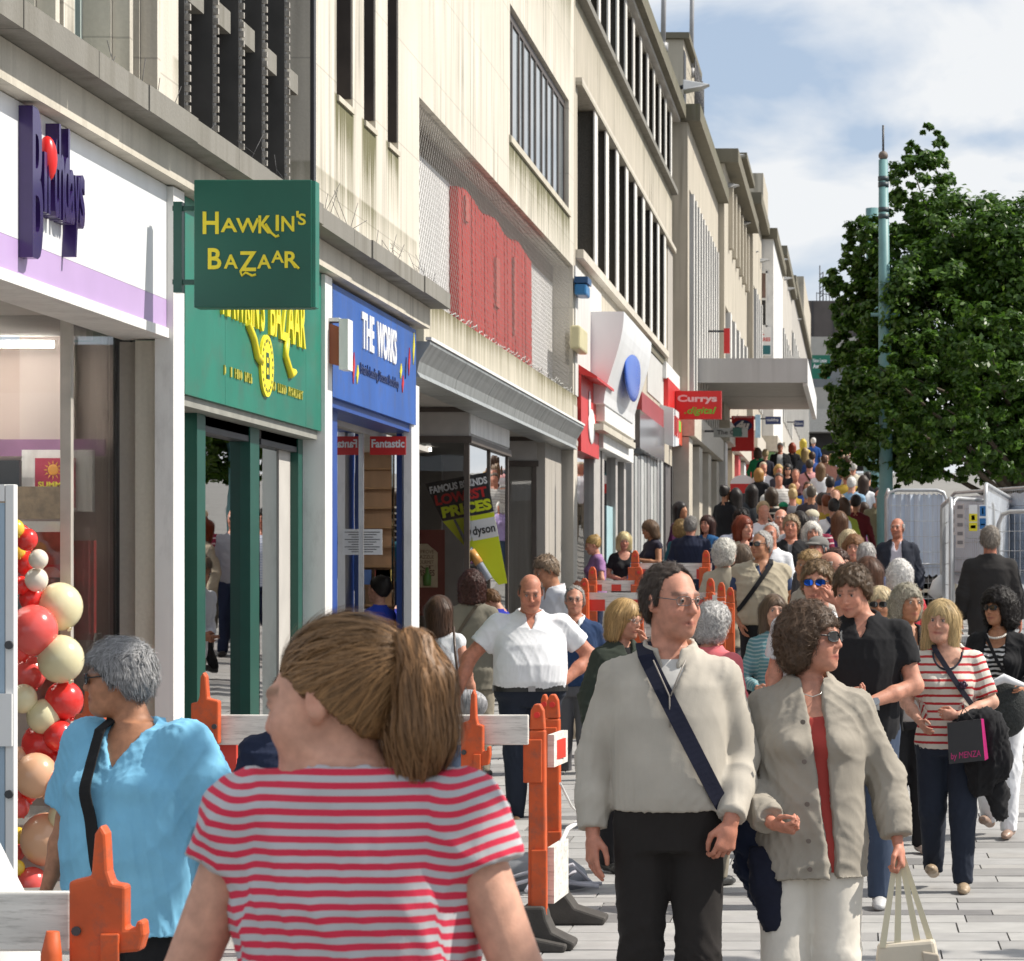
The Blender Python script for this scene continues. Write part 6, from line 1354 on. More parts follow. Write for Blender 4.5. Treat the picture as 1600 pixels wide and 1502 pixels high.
def strands(f, v, N, fr, style, n, seed, steps=7, ln=.02, wid=.0022, tie=None):
    """ribbons of hair that run over the hair surface"""
    rs = np.random.RandomState(seed); i = rs.randint(0, len(v), n); p = v[i] + N[i] * .001; P = [p]; tone = rs.rand(n)
    Rm = fr[0]; down = np.array((0, 0, -1), np.float32); jit = rs.normal(size=(n, 3)) * .28; lift = rs.rand(n)[:, None] ** 3 * (.020 if style not in ('crop', 'bald', 'thin') else .013 if style == 'thin' else .006) + .0008; nor = [N[i]]
    L = ln * rs.uniform(.6, 1.25, n)[:, None]
    for s_ in range(steps):
        if len(p) and style in ('pony', 'bun') and tie is not None: d = tie - p; d /= np.linalg.norm(d, axis=1)[:, None] + 1e-6; d = d + jit * .35
        elif style in ('short', 'crop', 'thin', 'bald', 'cap'):
            loc = (p - fr[1]) @ Rm; d = np.stack([loc[:, 0] * 4, (loc[:, 1] + .03) * 2.5 - .55 * (loc[:, 2] > .06) * (style in ('short', 'crop')), -.25 - (loc[:, 2] < .07) * .9], 1) @ Rm.T; d = d + jit
        elif style in ('curly', 'wavy'):
            d = down * .5 + jit * 1.6 + .9 * np.stack([np.sin(p[:, 2] * 90 + tone * 6 + s_), np.cos(p[:, 0] * 80 + tone * 9), np.sin(p[:, 1] * 85 + s_ * .9)], 1)
        else:
            loc = (p - fr[1]) @ Rm; d = np.stack([np.sign(loc[:, 0]) * .6 * (loc[:, 2] > .05), loc[:, 1] * 2 * (loc[:, 2] > .05), -np.ones(len(p))], 1) @ Rm.T + jit * .35
        g = grad(f, p); d = d - g * (d * g).sum(1)[:, None]; d /= np.linalg.norm(d, axis=1)[:, None] + 1e-6
        p = p + d * L; sd = sample(f, p)[:, None]; sd = np.clip(sd, -.03, .03); tgt = lift * (s_ + 1) / steps + .0008
        p = (p - grad(f, p) * (sd - tgt)).astype(np.float32); P.append(p); nor.append(grad(f, p))
    return ribbons(np.stack(P, 1), np.stack(nor, 1), wid, tone)
def ribbons(P, Nn, wid, tone):
    n, m, _ = P.shape; T = np.gradient(P, axis=1); S = np.cross(T, Nn); S /= np.linalg.norm(S, axis=2)[:, :, None] + 1e-9
    w = wid * np.linspace(1, .25, m)[None, :, None]; V = np.concatenate([P - S * w, P + S * w], 2).reshape(n, m * 2, 3); b = (np.arange(n) * m * 2)[:, None, None]
    k = np.arange(m - 1)[None, :, None] * 2; q = b + k + np.array([0, 1, 3, 2])[None, None, :]
    return V.reshape(-1, 3).astype(np.float32), q.reshape(-1, 4), np.repeat(tone, m * 2)
def hand_field(f, wr, d, pn, th, curl=.35, sc=1.0, grip=0.0):
    """hand from wrist wr, fingers along d, palm facing pn, thumb on side th"""
    d = np.array(d, np.float32); d /= np.linalg.norm(d); pn = np.array(pn, np.float32); pn -= d * (pn @ d); pn /= np.linalg.norm(pn); u = np.cross(d, pn); u *= np.sign(u @ np.array(th, np.float32)) or 1
    wr = np.array(wr, np.float32); P = lambda a, b, c: wr + sc * (d * a + u * b + pn * c)
    f.rc(P(-.03, 0, 0), P(.03, 0, 0), .026 * sc, .027 * sc, .01, sq=(pn, .75)); f.rc(P(.03, .012, 0), P(.082, .024, -.001), .020 * sc, .015 * sc, .015, sq=(pn, .8)); f.rc(P(.03, -.012, 0), P(.078, -.026, -.001), .020 * sc, .014 * sc, .015, sq=(pn, .8)); f.rc(P(.04, 0, 0), P(.085, 0, -.001), .02 * sc, .016 * sc, .015, sq=(pn, .75))
    for k, (b, ln) in enumerate(((.029, .072), (.010, .080), (-.010, .074), (-.028, .058))):
        c0 = curl * (1 + .16 * k) + grip; a = np.array((.085 - .004 * abs(k - 1), b, 0)); ang = c0 * .55
        q = a.copy(); r = .0092 - .0006 * k
        for seg, fl in ((.46, 0), (.30, c0), (.24, c0 * .8)):
            ang += fl; e = q + ln * seg * np.array((math.cos(ang), b * .9 * (.3 if fl == 0 else 0), math.sin(ang))); f.rc(P(*q), P(*e), r * sc, r * .9 * sc, .003); q = e; r *= .92
    q = np.array((.022, .026, .006)); e = np.array((.055, .05, .020)); g = np.array((.083, .048 - grip * .02, .030 + grip * .01)); h = np.array((.104, .040 - grip * .03, .036 + grip * .012)); f.rc(P(*q), P(*e), .0135 * sc, .0115 * sc, .012); f.rc(P(*e), P(*g), .011 * sc, .0095 * sc, .003); f.rc(P(*g), P(*h), .0095 * sc, .008 * sc, .002)

ARMS = {'down': ((.235, .03, 1.13), (.262, -.07, .885)), 'swingf': ((.235, -.02, 1.135), (.235, -.21, .96)), 'swingb': ((.24, .10, 1.14), (.25, .09, .885)),
        'front': ((.235, .02, 1.13), (.06, -.23, 1.07)), 'hip': ((.40, .06, 1.19), (.215, -.09, 1.0)), 'face': ((.23, -.17, 1.18), (.06, -.20, 1.50)), 'bend': ((.235, .03, 1.13), (.215, -.22, 1.07)), 'out': ((.37, .02, 1.17), (.50, -.10, 1.0)), 'hold': ((.24, .0, 1.13), (.15, -.26, 1.13))}
def TORSO(sex, bw, belly):
    if sex == 'm': P = [(.80, 0, 0, .150, .11), (.90, 0, .005, .172, .122), (1.0, 0, -.008, .163, .118), (1.12, 0, -.006, .165, .118), (1.26, 0, 0, .180, .124), (1.36, 0, .008, .178, .112), (1.425, 0, .012, .125, .082), (1.475, 0, .016, .065, .06)]
    else: P = [(.80, 0, 0, .158, .115), (.90, 0, .012, .178, .128), (1.0, 0, .0, .152, .112), (1.10, 0, 0, .138, .104), (1.25, 0, .004, .156, .112), (1.35, 0, .01, .157, .10), (1.425, 0, .014, .112, .075), (1.475, 0, .018, .06, .056)]
    r = []
    for z, cx, cy, rx, ry in P:
        bl_ = belly * math.exp(-((z - 1.06) / .16) ** 2); w_ = 1 + (bw - 1) * (1 if z < 1.4 else .5); r.append((z, cx, cy - bl_ * .5, rx * w_ + bl_ * .35, ry * (1 + (bw - 1) * .8) + bl_ * .6))
    return r
people_n = [0]
def person(label, x, ytop, Z, yaw=0, hyaw=0, pitch=0, roll=0, sex='m', bw=1.0, belly=0.0, skin='fair', hair=('short', (.05, .03, .02)), top=None, outer=None, legs=None, shoe=(.03, .03, .03), arms=('down', 'down'), tier='B', stride=.0, lean=0.0, fat=0.0, glasses=None, group=None, extras=(), H=None, hairvol=1.0, hairlen=0.0, stubble=0, skirt=None, hands=(None, None), gz=None, xoff=0, hoff=(0, 0, 0)):
    """one person: body (head, neck, arms, hands), hair, clothes and shoes. x, ytop: where the photo shows the top of the head"""
    people_n[0] += 1; seed = people_n[0]
    p0 = at(x + xoff, ytop, Z); g = float(ground(p0.x, Z)) if gz is None else gz; H_ = H or (p0.z - g); S = H_ / 1.75
    hv = SK[skin] if isinstance(skin, str) else skin
    A = tier == 'A'; B_ = tier == 'B'; res = {'A': .009, 'B': .013, 'C': .022}[tier]; hres = {'A': .0048, 'B': .0075, 'C': .016}[tier]
    cat = 'person'; rt = thing('person', label, cat, (p0.x, p0.y, g), group or 'people walking along the shopping street', R(yaw), S)
    # head frame
    piv = np.array((0, .015, 1.47), np.float32); ln_ = math.tan(R(lean)); bend = lambda z: -max(0, z - .95) * ln_
    piv[1] += bend(1.47)
    Rh = rotz(R(hyaw)) @ rotx(R(pitch + lean * .5)) @ roty(R(roll)); piv = piv + np.array(hoff, np.float32); ho = piv + Rh @ np.array((0, -.012, .165), np.float32); fr = (Rh, ho)
    T = [(z, cx, cy + bend(z), rx, ry) for z, cx, cy, rx, ry in TORSO(sex, bw, belly)]
    sh = [np.array((s_ * (.178 if sex == 'm' else .155) * (1 + (bw - 1) * .7), .012 + bend(1.41), 1.388), np.float32) for s_ in (-1, 1)]
    arm = []
    for s_, a, S_ in zip((-1, 1), arms, sh):
        E, W = (ARMS[a] if isinstance(a, str) else a); ex = (bw - 1) * .16 * (1.0)
        E = np.array((s_ * (E[0] + (ex if E[0] > .2 else 0)), E[1] + bend(E[2]), E[2]), np.float32); W = np.array((s_ * (W[0] + (ex if W[0] > .2 else 0)), W[1] + bend(W[2]) - belly * .5 * (W[1] < -.12), W[2]), np.float32); arm.append((S_, E, W))
    ab = 1 + (bw - 1) * .8; aw = (.050, .041, .034, .026) if sex == 'm' else (.044, .036, .030, .023); aw = tuple(q * ab for q in aw[:3]) + (aw[3],)
    # ---- body: head, neck and chest, then arms with hands, as one mesh
    parts = []; tints = []
    nk = (.056 if sex == 'm' else .046) * (1 + (bw - 1) * .35)
    fb = Field((-.23, -.24 + min(0, bend(1.5)) , 1.26), (.23, .22, 1.84), hres * 1.25 if not A else .0062)
    if abs(pitch) + abs(lean) > 25: fb = Field((-.25, -.45 + min(0, bend(1.5)), 1.15), (.25, .22, 1.84), hres * 1.25 if not A else .0062)
    head_prims(fb, fr, sex, tier != 'C', fat)
    fb.rc(fr[0] @ np.array((0, .025, -.05), np.float32) + fr[1], (0, .022 + bend(1.44), 1.43), nk * .97, nk * 1.12, .03)
    fb.prof([r for r in T if r[0] > 1.2], e=-.004, k=.035, zlo=1.27)
    for S_ in sh: fb.rc((S_[0] * .3, S_[1], 1.43), S_ - np.array((S_[0] * .12, 0, .012), np.float32), .04, .043, .03)
    v, q = fb.mesh(); parts.append((v, q)); tints.append(head_tint(v, fr, hv, hair[1], sex, stubble) if tier != 'C' else np.tile(np.array(hv, np.float32), (len(v), 1)))
    slv = (outer or top or {}).get('sleeve', 'long'); hd_info = []
    for k_, ((S_, E, W), s_) in enumerate(zip(arm, (-1, 1))):
        d = W - E; d /= np.linalg.norm(d); hd = hands[k_] or {}
        if True:
            lo = np.minimum(np.minimum(S_, E), W) - .09; hi = np.maximum(np.maximum(S_, E), W) + .09
            hid = slv == 'long'; fa = Field(lo, hi, .022 if hid else {'A': .0085, 'B': .012, 'C': .022}[tier]); th_ = .85 if hid else 1; We = W - (W - E) * (.12 if hid else 0); fa.rc(S_, E, aw[0] * th_, aw[1] * th_, .0); fa.rc(E, E + (We - E) * .4, aw[1] * .98 * th_, aw[2] * 1.12 * th_, .03); fa.rc(E + (We - E) * .4, We, aw[2] * 1.12 * th_, aw[3] * (.95 if hid else 1), .02)
            v, q = fa.mesh(); parts.append((v, q)); tints.append(np.tile(np.array(hv, np.float32), (len(v), 1)))
        if tier == 'C':
            fa = Field(W - .14, W + .14, .018); fa.rc(W - d * .03, W + d * .10, .026, .024, .0, sq=((1, 0, 0), .7)); v, q = fa.mesh(); parts.append((v, q)); tints.append(np.tile(np.array(hv, np.float32), (len(v), 1))); continue
        pn = np.array(hd.get('pn', (-s_ * 1.0, -.15, 0)), np.float32); thv = hd.get('th', (0, -1, .1)); hdv = np.array(hd.get('d', d), np.float32)
        fa = Field(W - .21, W + .21, {'A': .0042, 'B': .0072, 'C': .014}[tier]); fa.rc(W - d * .05, W, aw[3] * 1.05, aw[3], .01, sq=(pn, .85)); hand_field(fa, W + hdv / np.linalg.norm(hdv) * .01, hdv, pn, thv, hd.get('curl', .35), .95 if sex == 'm' else .86, hd.get('grip', 0)); v, q = fa.mesh(); parts.append((v, q)); tn = np.tile(np.array(hv, np.float32) * np.array((.96, .86, .84)), (len(v), 1)); tints.append(tn)
    # bare shins and ankles when a skirt or cropped trousers show them
    kn, an, hp = [], [], []
    for s_ in (-1, 1):
        fwd = stride * s_; hp.append(np.array((s_ * .088 * (1 + (bw - 1) * .6), 0, .90), np.float32)); kn.append(np.array((s_ * .093, -.5 * fwd - .018 - .06 * (fwd < -.02), .49), np.float32)); an.append(np.array((s_ * .095, -fwd + .015, .085 + (.05 if fwd < -.05 else 0)), np.float32))
    lg = legs or {'col': (.03, .03, .04)}
    if lg.get('bare'):
        fa = Field((-.22, -.45, .02), (.22, .45, .75), res * 1.2)
        for a, b, c in zip(hp, kn, an): fa.rc(a + (b - a) * .5, b, .07, .05, .0); fa.rc(b, b + (c - b) * .35, .05, .052, .02); fa.rc(b + (c - b) * .35, c, .052, .034, .02)
        v, q = fa.mesh(); parts.append((v, q)); tints.append(np.tile(np.array(hv, np.float32), (len(v), 1)))
    parts = [(a.astype(np.float32), b) for a, b in parts if len(a)]; offs = np.cumsum([0] + [len(a) for a, _ in parts]); allv = np.concatenate([a for a, _ in parts]); br = []
    for n_ in range(1, len(parts)):      # knit arms, hands and trunk into one mesh inside the sleeves
        vb = parts[n_][0]; cand = [m_ for m_ in range(n_)]; best = None
        for m_ in cand:
            va = parts[m_][0]; sa = va[::max(1, len(va) // 400)]; sb = vb[::max(1, len(vb) // 400)]; dd = ((sa[:, None] - sb[None]) ** 2).sum(2); i, j = np.unravel_index(dd.argmin(), dd.shape)
            if best is None or dd[i, j] < best[0]: best = (dd[i, j], m_, i * max(1, len(va) // 400), j * max(1, len(vb) // 400))
        _, m_, i, j = best; qa = parts[m_][1]; qb = parts[n_][1]; ea = qa[np.nonzero((qa == i).any(1))[0][0]]; eb = qb[np.nonzero((qb == j).any(1))[0][0]]; ka = list(ea).index(i); kb = list(eb).index(j)
        br.append([i + offs[m_], ea[(ka + 1) % 4] + offs[m_], eb[(kb + 1) % 4] + offs[n_], j + offs[n_]])
    if br: parts[-1] = (parts[-1][0], np.concatenate([parts[-1][1], np.array(br) - offs[len(parts) - 1]]))
    body = emit('body', parts, SKIN, rt, {'tint': np.concatenate(tints)})
    if A or B_:
        for s_ in (-1, 1):
            c = fr[0] @ np.array((s_ * .031, -.0822, .0050), np.float32) + fr[1]; e = MB(); e.ball((0, 0, 0), .0118, 12, 8); o = e.build('eye', eye_w, rt, world=False); o.location = c.tolist()
            c2 = fr[0] @ np.array((s_ * .031 + .0005, -.0898, .0050), np.float32) + fr[1]; e = MB(); e.ball(c2.tolist(), .0062, 10, 6); e.build('iris', eye_d, rt, world=False)
    # ---- hair
    if hair and hair[0] != 'none':
        st = hair[0]; hairvol = hairvol * (.6 if tier == 'C' else 1); fh_ = hair_field(st if st != 'cap' else 'crop', fr, {'A': .0058, 'B': .0085, 'C': .016}[tier], hairvol, hairlen); v, q = fh_.mesh(); hc = tuple(hair[1])
        pt = []; tone = []
        if len(v):
            v = smooth(v, q, 1); N = vnormals(v, q); v = (v + N * (folds(v, seed + 9, 1, 2.4) * (.002 if st in ('crop', 'bald', 'thin') else .0042))[:, None]).astype(np.float32); N = vnormals(v, q); pt.append((v, q)); tone.append(np.full(len(v), .25))
            tie = (fr[0] @ np.array((0, .105, .045), np.float32) + fr[1]) if st in ('pony', 'bun') else None
            if tier != 'C':
                nst = (6500 if A else 1800); sv, sq_, stn = strands(fh_, v, N, fr, st, nst, seed, 7, .017 if st not in ('short', 'crop', 'bald', 'thin') else .0085, .0016 if A else .0026, tie); pt.append((sv, sq_)); tone.append(stn)
            hm = hair_mat(hc); emit('hair', pt, hm, rt, {'tone': np.concatenate(tone)})
    # ---- clothes
    def garment(name, G, is_outer=False):
        e = G.get('e', .012); z0 = G.get('hem', .86); fit = G.get('fit', 1.0); slv = G.get('sleeve', 'long'); z0b = z0
        r_ = res; pass
        lo = np.min([np.minimum(E, W) for _, E, W in arm], 0); hi = np.max([np.maximum(E, W) for _, E, W in arm], 0)
        f = Field((min(lo[0], -.3 * bw) - .12, min(lo[1], T[4][2] - .25) - .12, min(z0, lo[2]) - .08), (max(hi[0], .3 * bw) + .12, max(hi[1], .2) + .12, max(1.58, hi[2] + .1)), r_)
        Tg = [list(r) for r in T]
        if z0 < .80: Tg = [[z0 - .02, 0, T[0][2], T[1][3] * 1.02 * G.get('flare', 1.0), T[1][4] * 1.05 * G.get('flare', 1.0)]] + Tg
        if G.get('boxy'):
            m_ = max(r[3] for r in T if r[0] < 1.3); m2 = max(r[4] for r in T if r[0] < 1.3)
            for r in Tg:
                if r[0] < 1.3: r[3] = r[3] + (m_ - r[3]) * G['boxy']; r[4] = r[4] + (m2 - r[4]) * G['boxy']
        f.prof(Tg, e=e * fit, k=.0, zlo=z0, zhi=1.49)
        if sex == 'f' and not G.get('nobust'):
            for s_ in (-1, 1): f.ell((s_ * .07 * bw, -.075 + bend(1.26) - (bw - 1) * .06, 1.255), (.066 * bw, .062 * bw + e, .062), .035)
        for (S_, E, W), s_ in zip(arm, (-1, 1)):
            f.rc((S_[0] * .25, S_[1], 1.445), S_ - np.array((s_ * .005, 0, .004), np.float32), .036 + e * .6, .044 * ab + e * .65, .045)
            wd = G.get('wide', 1.0)
            if slv == 'none': f.rc((S_[0] * .5, S_[1], 1.40), S_, .05 + e, .047 * ab + e, .03)
            else:
                t_ = {'short': .62, 'cap': .30, 'half': .85}.get(slv)
                if t_: e2 = S_ + (E - S_) * t_; f.rc(S_, e2, (aw[0] + e) * 1.04 * wd, (aw[1] + e) * 1.18 * wd, .03, flat1=True)
                else:
                    f.rc(S_, E, aw[0] * .93 + e * .7, (aw[1] + e) * 1.05 * wd, .03); W2 = W - (W - E) * G.get('cuffback', .03); ws = G.get('wrist', 1.0); f.rc(E, E + (W2 - E) * .55, (aw[1] + e) * 1.05 * wd, (aw[2] + e) * 1.12 * wd, .02); f.rc(E + (W2 - E) * .55, W2, (aw[2] + e) * 1.12 * wd, (aw[3] + e * .8) * 1.12 * wd * ws, .02, flat1=True)
        # neckline
        nl = G.get('neck', 'crew'); yb = bend(1.45)
        nr = nk * 1.15 + .012
        def carve(fn, lo, hi): f.put(fn, lo, hi, .006, 'sub', .03)
        if nl in ('crew', 'v', 'scoop', 'polo', 'open', 'boat'):
            f.rc((0, .02 + yb, 1.44), (0, -.03 + yb, 1.62), nr * .92, nr * 1.1, .006, 'sub')
            dp = {'crew': .0, 'v': .13, 'scoop': .10, 'polo': .085, 'open': 0, 'boat': .02}[nl]
            if nl == 'boat':
                f.ell((0, -.0 + yb, 1.50), (nr * 1.9, nr * 1.5, .055), .006, 'sub')
            if dp and nl != 'boat':
                w0 = {'v': .075, 'scoop': .088, 'polo': .05}[nl] * (1 + (bw - 1) * .5)
                def fn(X, Y, Z):
                    t = np.clip((1.47 - Z) / (dp + .02), 0, 1); wv_ = w0 * (np.sqrt(np.clip(1 - t ** 2.2, 0, 1)) if nl == 'scoop' else (1 - t)); return np.maximum(np.maximum(np.abs(X) - wv_, (1.45 - dp) - Z), Y - (.0 + yb)) * .7
                carve(fn, (-w0, -.3 + yb, 1.45 - dp), (w0, 0 + yb, 1.56))
        if G.get('collar'):      # soft stand or fold-over collar ring
            cw = G['collar']; 
            def fn(X, Y, Z):
                zz = Z - (1.455 + .25 * np.clip(Y - yb, -.1, .1)); r0 = np.sqrt(X ** 2 + ((Y - .012 - yb) / 1.05) ** 2) - (nk * 1.22 + .010 + zz * -.05); return np.maximum(np.abs(r0 - .004) - .0085, np.maximum(-zz - .02, zz - cw)) 
            f.put(fn, (-.12, -.14 + yb, 1.42), (.12, .14 + yb, 1.46 + cw + .03), .008)
            if nl in ('polo', 'v', 'open'):
                def fn2(X, Y, Z): return np.maximum(np.abs(X) - .022 - (Z - 1.43) * .25, Y + .02 - yb)
                carve(fn2, (-.05, -.2 + yb, 1.40), (.05, -.02 + yb, 1.58))
        if G.get('open') is not None:   # jacket hanging open in front
            w0, w1 = G['open']; sx = G.get('openx', 0)
            def fn(X, Y, Z):
                t = np.clip((1.46 - Z) / (1.46 - z0), 0, 1); return np.maximum(np.abs(X - sx * t) - (w0 + (w1 - w0) * t), Y + .0 - np.interp(Z.ravel(), [z0, 1.3, 1.5], [0, -.01 + yb, yb])[None, None, :]) * .8
            f.put(fn, (-.3, -.5, z0 - .05), (.3, .02, 1.6), .012, 'sub', .05)
        for fnc in G.get('extra', ()): fnc(f)
        v, q = f.mesh()
        if len(v) == 0: return None
        if not A: v = smooth(v, q, 1, .4)
        N = vnormals(v, q); tz = v[:, 2].copy(); st = tz.copy(); fa_ = np.full(len(v), G.get('fold', .0085 if is_outer else .0065))
        for (S_, E, W) in arm:
            L1 = np.linalg.norm(E - S_); d1 = (E - S_) / L1; t1 = (v - S_) @ d1; r1 = np.linalg.norm(v - S_ - np.clip(t1, 0, L1)[:, None] * d1, axis=1)
            L2 = np.linalg.norm(W - E); d2 = (W - E) / L2; t2 = (v - E) @ d2; r2 = np.linalg.norm(v - E - np.clip(t2, 0, L2)[:, None] * d2, axis=1)
            out = np.abs(v[:, 0]) > abs(S_[0]) * .92; side = np.sign(v[:, 0]) == np.sign(S_[0]); on1 = (r1 < .085 * ab) & side & (out | (t1 > .12)); on2 = (r2 < .075 * ab) & (r2 < r1)
            w1 = np.clip((np.abs(v[:, 0]) - abs(S_[0]) * .82) / .06, 0, 1) * (r1 < .1 * ab) * side
            arc = 1.40 - np.clip(t1, -.08, L1); st = st + (arc - st) * w1; st = np.where(on2 & ~(on1 & (t1 < L1 * .9)), 1.40 - L1 - t2, st)
            fa_ += .009 * G.get('armfold', 1.0) * np.exp(-((v - E) ** 2).sum(1) / .010) + .003 * G.get('armfold', 1.0) * (on1 | on2)
        fa_ += .003 * np.exp(-((tz - z0) / .07) ** 2)
        dd = folds(v, seed * 7 + len(name), 1.0, G.get('ff', 1.0)); v = (v + N * (dd * fa_)[:, None]).astype(np.float32); st = st + dd * fa_ * .3
        return emit(name, [(v, q)], G['mat'], rt, {'st': st})
    top = top or {'mat': cloth((.3, .3, .3))}
    if top.get('mat') is None: top['mat'] = cloth(top.get('col', (.3, .3, .3)), top.get('stripe'))
    if outer: top = dict(top, e=min(top.get('e', .012), .003), fold=.002)
    g1 = garment(top.get('name', 'shirt'), top)
    g2 = None
    if outer:
        if outer.get('mat') is None: outer['mat'] = cloth(outer.get('col', (.3, .3, .3)), outer.get('stripe'))
        g2 = garment(outer.get('name', 'jacket'), dict({'e': .026, 'open': (.02, .05), 'hem': .80, 'neck': 'open', 'collar': .03}, **outer), True)
    # trousers / skirt
    if not lg.get('bare') or skirt:
        e = lg.get('e', .014); f = Field((-.30 * bw, -.50, .0), (.30 * bw, .5, 1.08), res * 1.15)
        Tp = [(z, cx, cy, rx, ry) for z, cx, cy, rx, ry in T if z < 1.1]; hm_ = (outer or top).get('hem', .86); hm_ = min(hm_, top.get('hem', .86)); zw = lg.get('waist', hm_ + .012 if hm_ < .93 else 1.0)
        if skirt:
            f.prof([(skirt, 0, 0, .20, .17), (.80, 0, .0, .185, .14)] + Tp[1:], e=e, k=0, zlo=skirt, zhi=zw)
        else:
            f.prof([(.80, 0, .0, .14, .115)] + Tp[1:], e=e, k=0, zlo=.82, zhi=zw); zc = lg.get('cuff', .055); fl = lg.get('flare', 1.0)
            for a, b, c in zip(hp, kn, an):
                f.rc(a, b, .092 * (1 + (bw - 1) * .8) + e * .5, .066 * ab + e, .025); cc = c + (c - b) / np.linalg.norm(c - b) * .035; cc = b + (cc - b) * lg.get('len', 1.0); f.rc(b, cc, .066 * ab + e, (.047 + e) * fl, .02, flat1=True)
        v, q = f.mesh(); v = smooth(v, q, 1, .4); N = vnormals(v, q); am = .005 + .006 * np.exp(-((v[:, 2] - .50) / .1) ** 2) + .008 * np.exp(-((v[:, 2] - .12) / .09) ** 2) + .004 * np.exp(-((v[:, 2] - .84) / .06) ** 2)
        v = v + N * (folds(v, seed * 5 + 3, 1.0, .9) * am * lg.get('fold', 1.0))[:, None]; emit('skirt' if skirt else 'trousers', [(v, q)], lg.get('mat') or cloth(lg['col']), rt, {'st': v[:, 2]})
    for c, s_, b in zip(an, (-1, 1), kn):
        f = Field(c - np.array((.08, .26, .12)), c + np.array((.08, .14, .10)), res * .8); tl = -.35 if c[2] > .1 else 0; Rs = rotx(tl); fr2 = (Rs, c)
        f.rc((0, .035, -.04), (s_ * .008, -.10, -.052), .036, .036, .0, fr=fr2, sq=((0, 0, 1), .85)); f.rc((s_ * .008, -.10, -.055), (s_ * .008, -.145, -.060), .036, .027, .02, fr=fr2, sq=((0, 0, 1), .75)); f.rc((0, .03, -.03), (0, .015, .02), .036, .038, .02, fr=fr2); f.cut(fr2[0] @ np.array((0, 0, -1), np.float32), c + fr2[0] @ np.array((0, 0, -.082), np.float32))
        v, q = f.mesh(); emit('shoe', [(v, q)], shoe if not isinstance(shoe, tuple) else leather(shoe), rt, {'st': v[:, 2]})
    # glasses
    if glasses:
        g_ = MB(); ln2 = MB()
        for s_ in (-1, 1):
            c = np.array((s_ * .032, -.107, .004)); w_, h_ = (.024, .015) if glasses == 'clear' else (.027, .018); ring = []
            for k in range(15):
                a = 2 * math.pi * k / 14; sx = math.copysign(abs(math.cos(a)) ** .7, math.cos(a)) * w_; sz = math.copysign(abs(math.sin(a)) ** .7, math.sin(a)) * h_; ring.append(fr[0] @ (c + np.array((sx, .012 * (abs(c[0] + sx) / .05) ** 2, sz))).astype(np.float32) + fr[1])
            g_.tube([tuple(r) for r in ring], .0013 if glasses == 'clear' else .0022, 6, False); ln2.add([tuple(r) for r in ring[:-1]], [tuple(range(14))])
            pa = [(s_ * .057, -.095, .008), (s_ * .074, -.03, .012), (s_ * .078, .012, .012)]; g_.tube([tuple(fr[0] @ np.array(p_, np.float32) + fr[1]) for p_ in pa], .0016 if glasses == 'clear' else .003, 6)
        g_.tube([tuple(fr[0] @ np.array(p_, np.float32) + fr[1]) for p_ in ((-.009, -.11, .008), (0, -.112, .010), (.009, -.11, .008))], .0015, 6)
        o = g_.build('glasses', wire_m if glasses == 'clear' else leather((.02, .02, .02)), rt, world=False); ln2.build('lens', {'clear': clear_l, 'dark': lens_d, 'blue': lens_b}[glasses], o, world=False)
    info = dict(root=rt, fr=fr, T=T, arm=arm, S=S, sh=sh, nk=nk, bend=bend, body=body, bw=bw, sex=sex)
    for ex in extras: ex(info)
    return info
def w_pt(info, p):
    """a person-local point in world space"""
    rt = info['root']; return Matrix.LocRotScale(rt.location, rt.rotation_euler, rt.scale) @ Vector([float(q) for q in p])
def strap(col, side=1, width=.022, z1=.92, off=.03, m_=None, xe=None):
    """bag strap across the chest from the shoulder on `side` to the opposite hip, front and back"""
    def fn(I):
        T = np.array(I['T'], np.float32); mb = MB(); bend = I['bend']
        for fb in (-1, 1):
            pts = []
            for t in np.linspace(0, 1, 33):
                z = 1.475 - (1.475 - z1) * t; xx = side * (.085 + ((-.20 * I['bw'] if xe is None else xe) - .085) * t); rx, ry, cy = (np.interp(z, T[:, 0], T[:, k]) for k in (3, 4, 2)); rx, ry = max(rx, .11) + off, max(ry, .075) + off
                u = min(.985, abs(xx) / rx); bust = .035 * math.exp(-((z - 1.25) / .08) ** 2) if (I['sex'] == 'f' and fb < 0) else 0
                y = cy + fb * (ry * (1 - u ** 2.3) ** (1 / 2.3) + bust); pts.append(Vector((float(xx), float(y), float(z))))
            pts[0] = Vector((side * .085, .012 + bend(1.47), 1.475 + off * .7)); n = len(pts); v = []
            for i, p in enumerate(pts):
                d = (pts[min(i + 1, n - 1)] - pts[max(i - 1, 0)]).normalized(); nrm = Vector((p.x * .8, fb * .15, .0)).normalized() if i > n - 3 else Vector((p.x * .35, fb * .2, .05 + (.2 if i < 2 else 0))).normalized(); sd = d.cross(nrm).normalized() * width; v += [p - sd, p + sd, p + sd + nrm * .005, p - sd + nrm * .005]
            fs = []
            for i in range(n - 1):
                for k in range(4): fs.append((i * 4 + k, i * 4 + (k + 1) % 4, i * 4 + 4 + (k + 1) % 4, i * 4 + 4 + k))
            mb.add(v, fs, False)
        mb.build('strap', m_ or cloth(col, weave=.2), I['root'], world=False)
    return fn
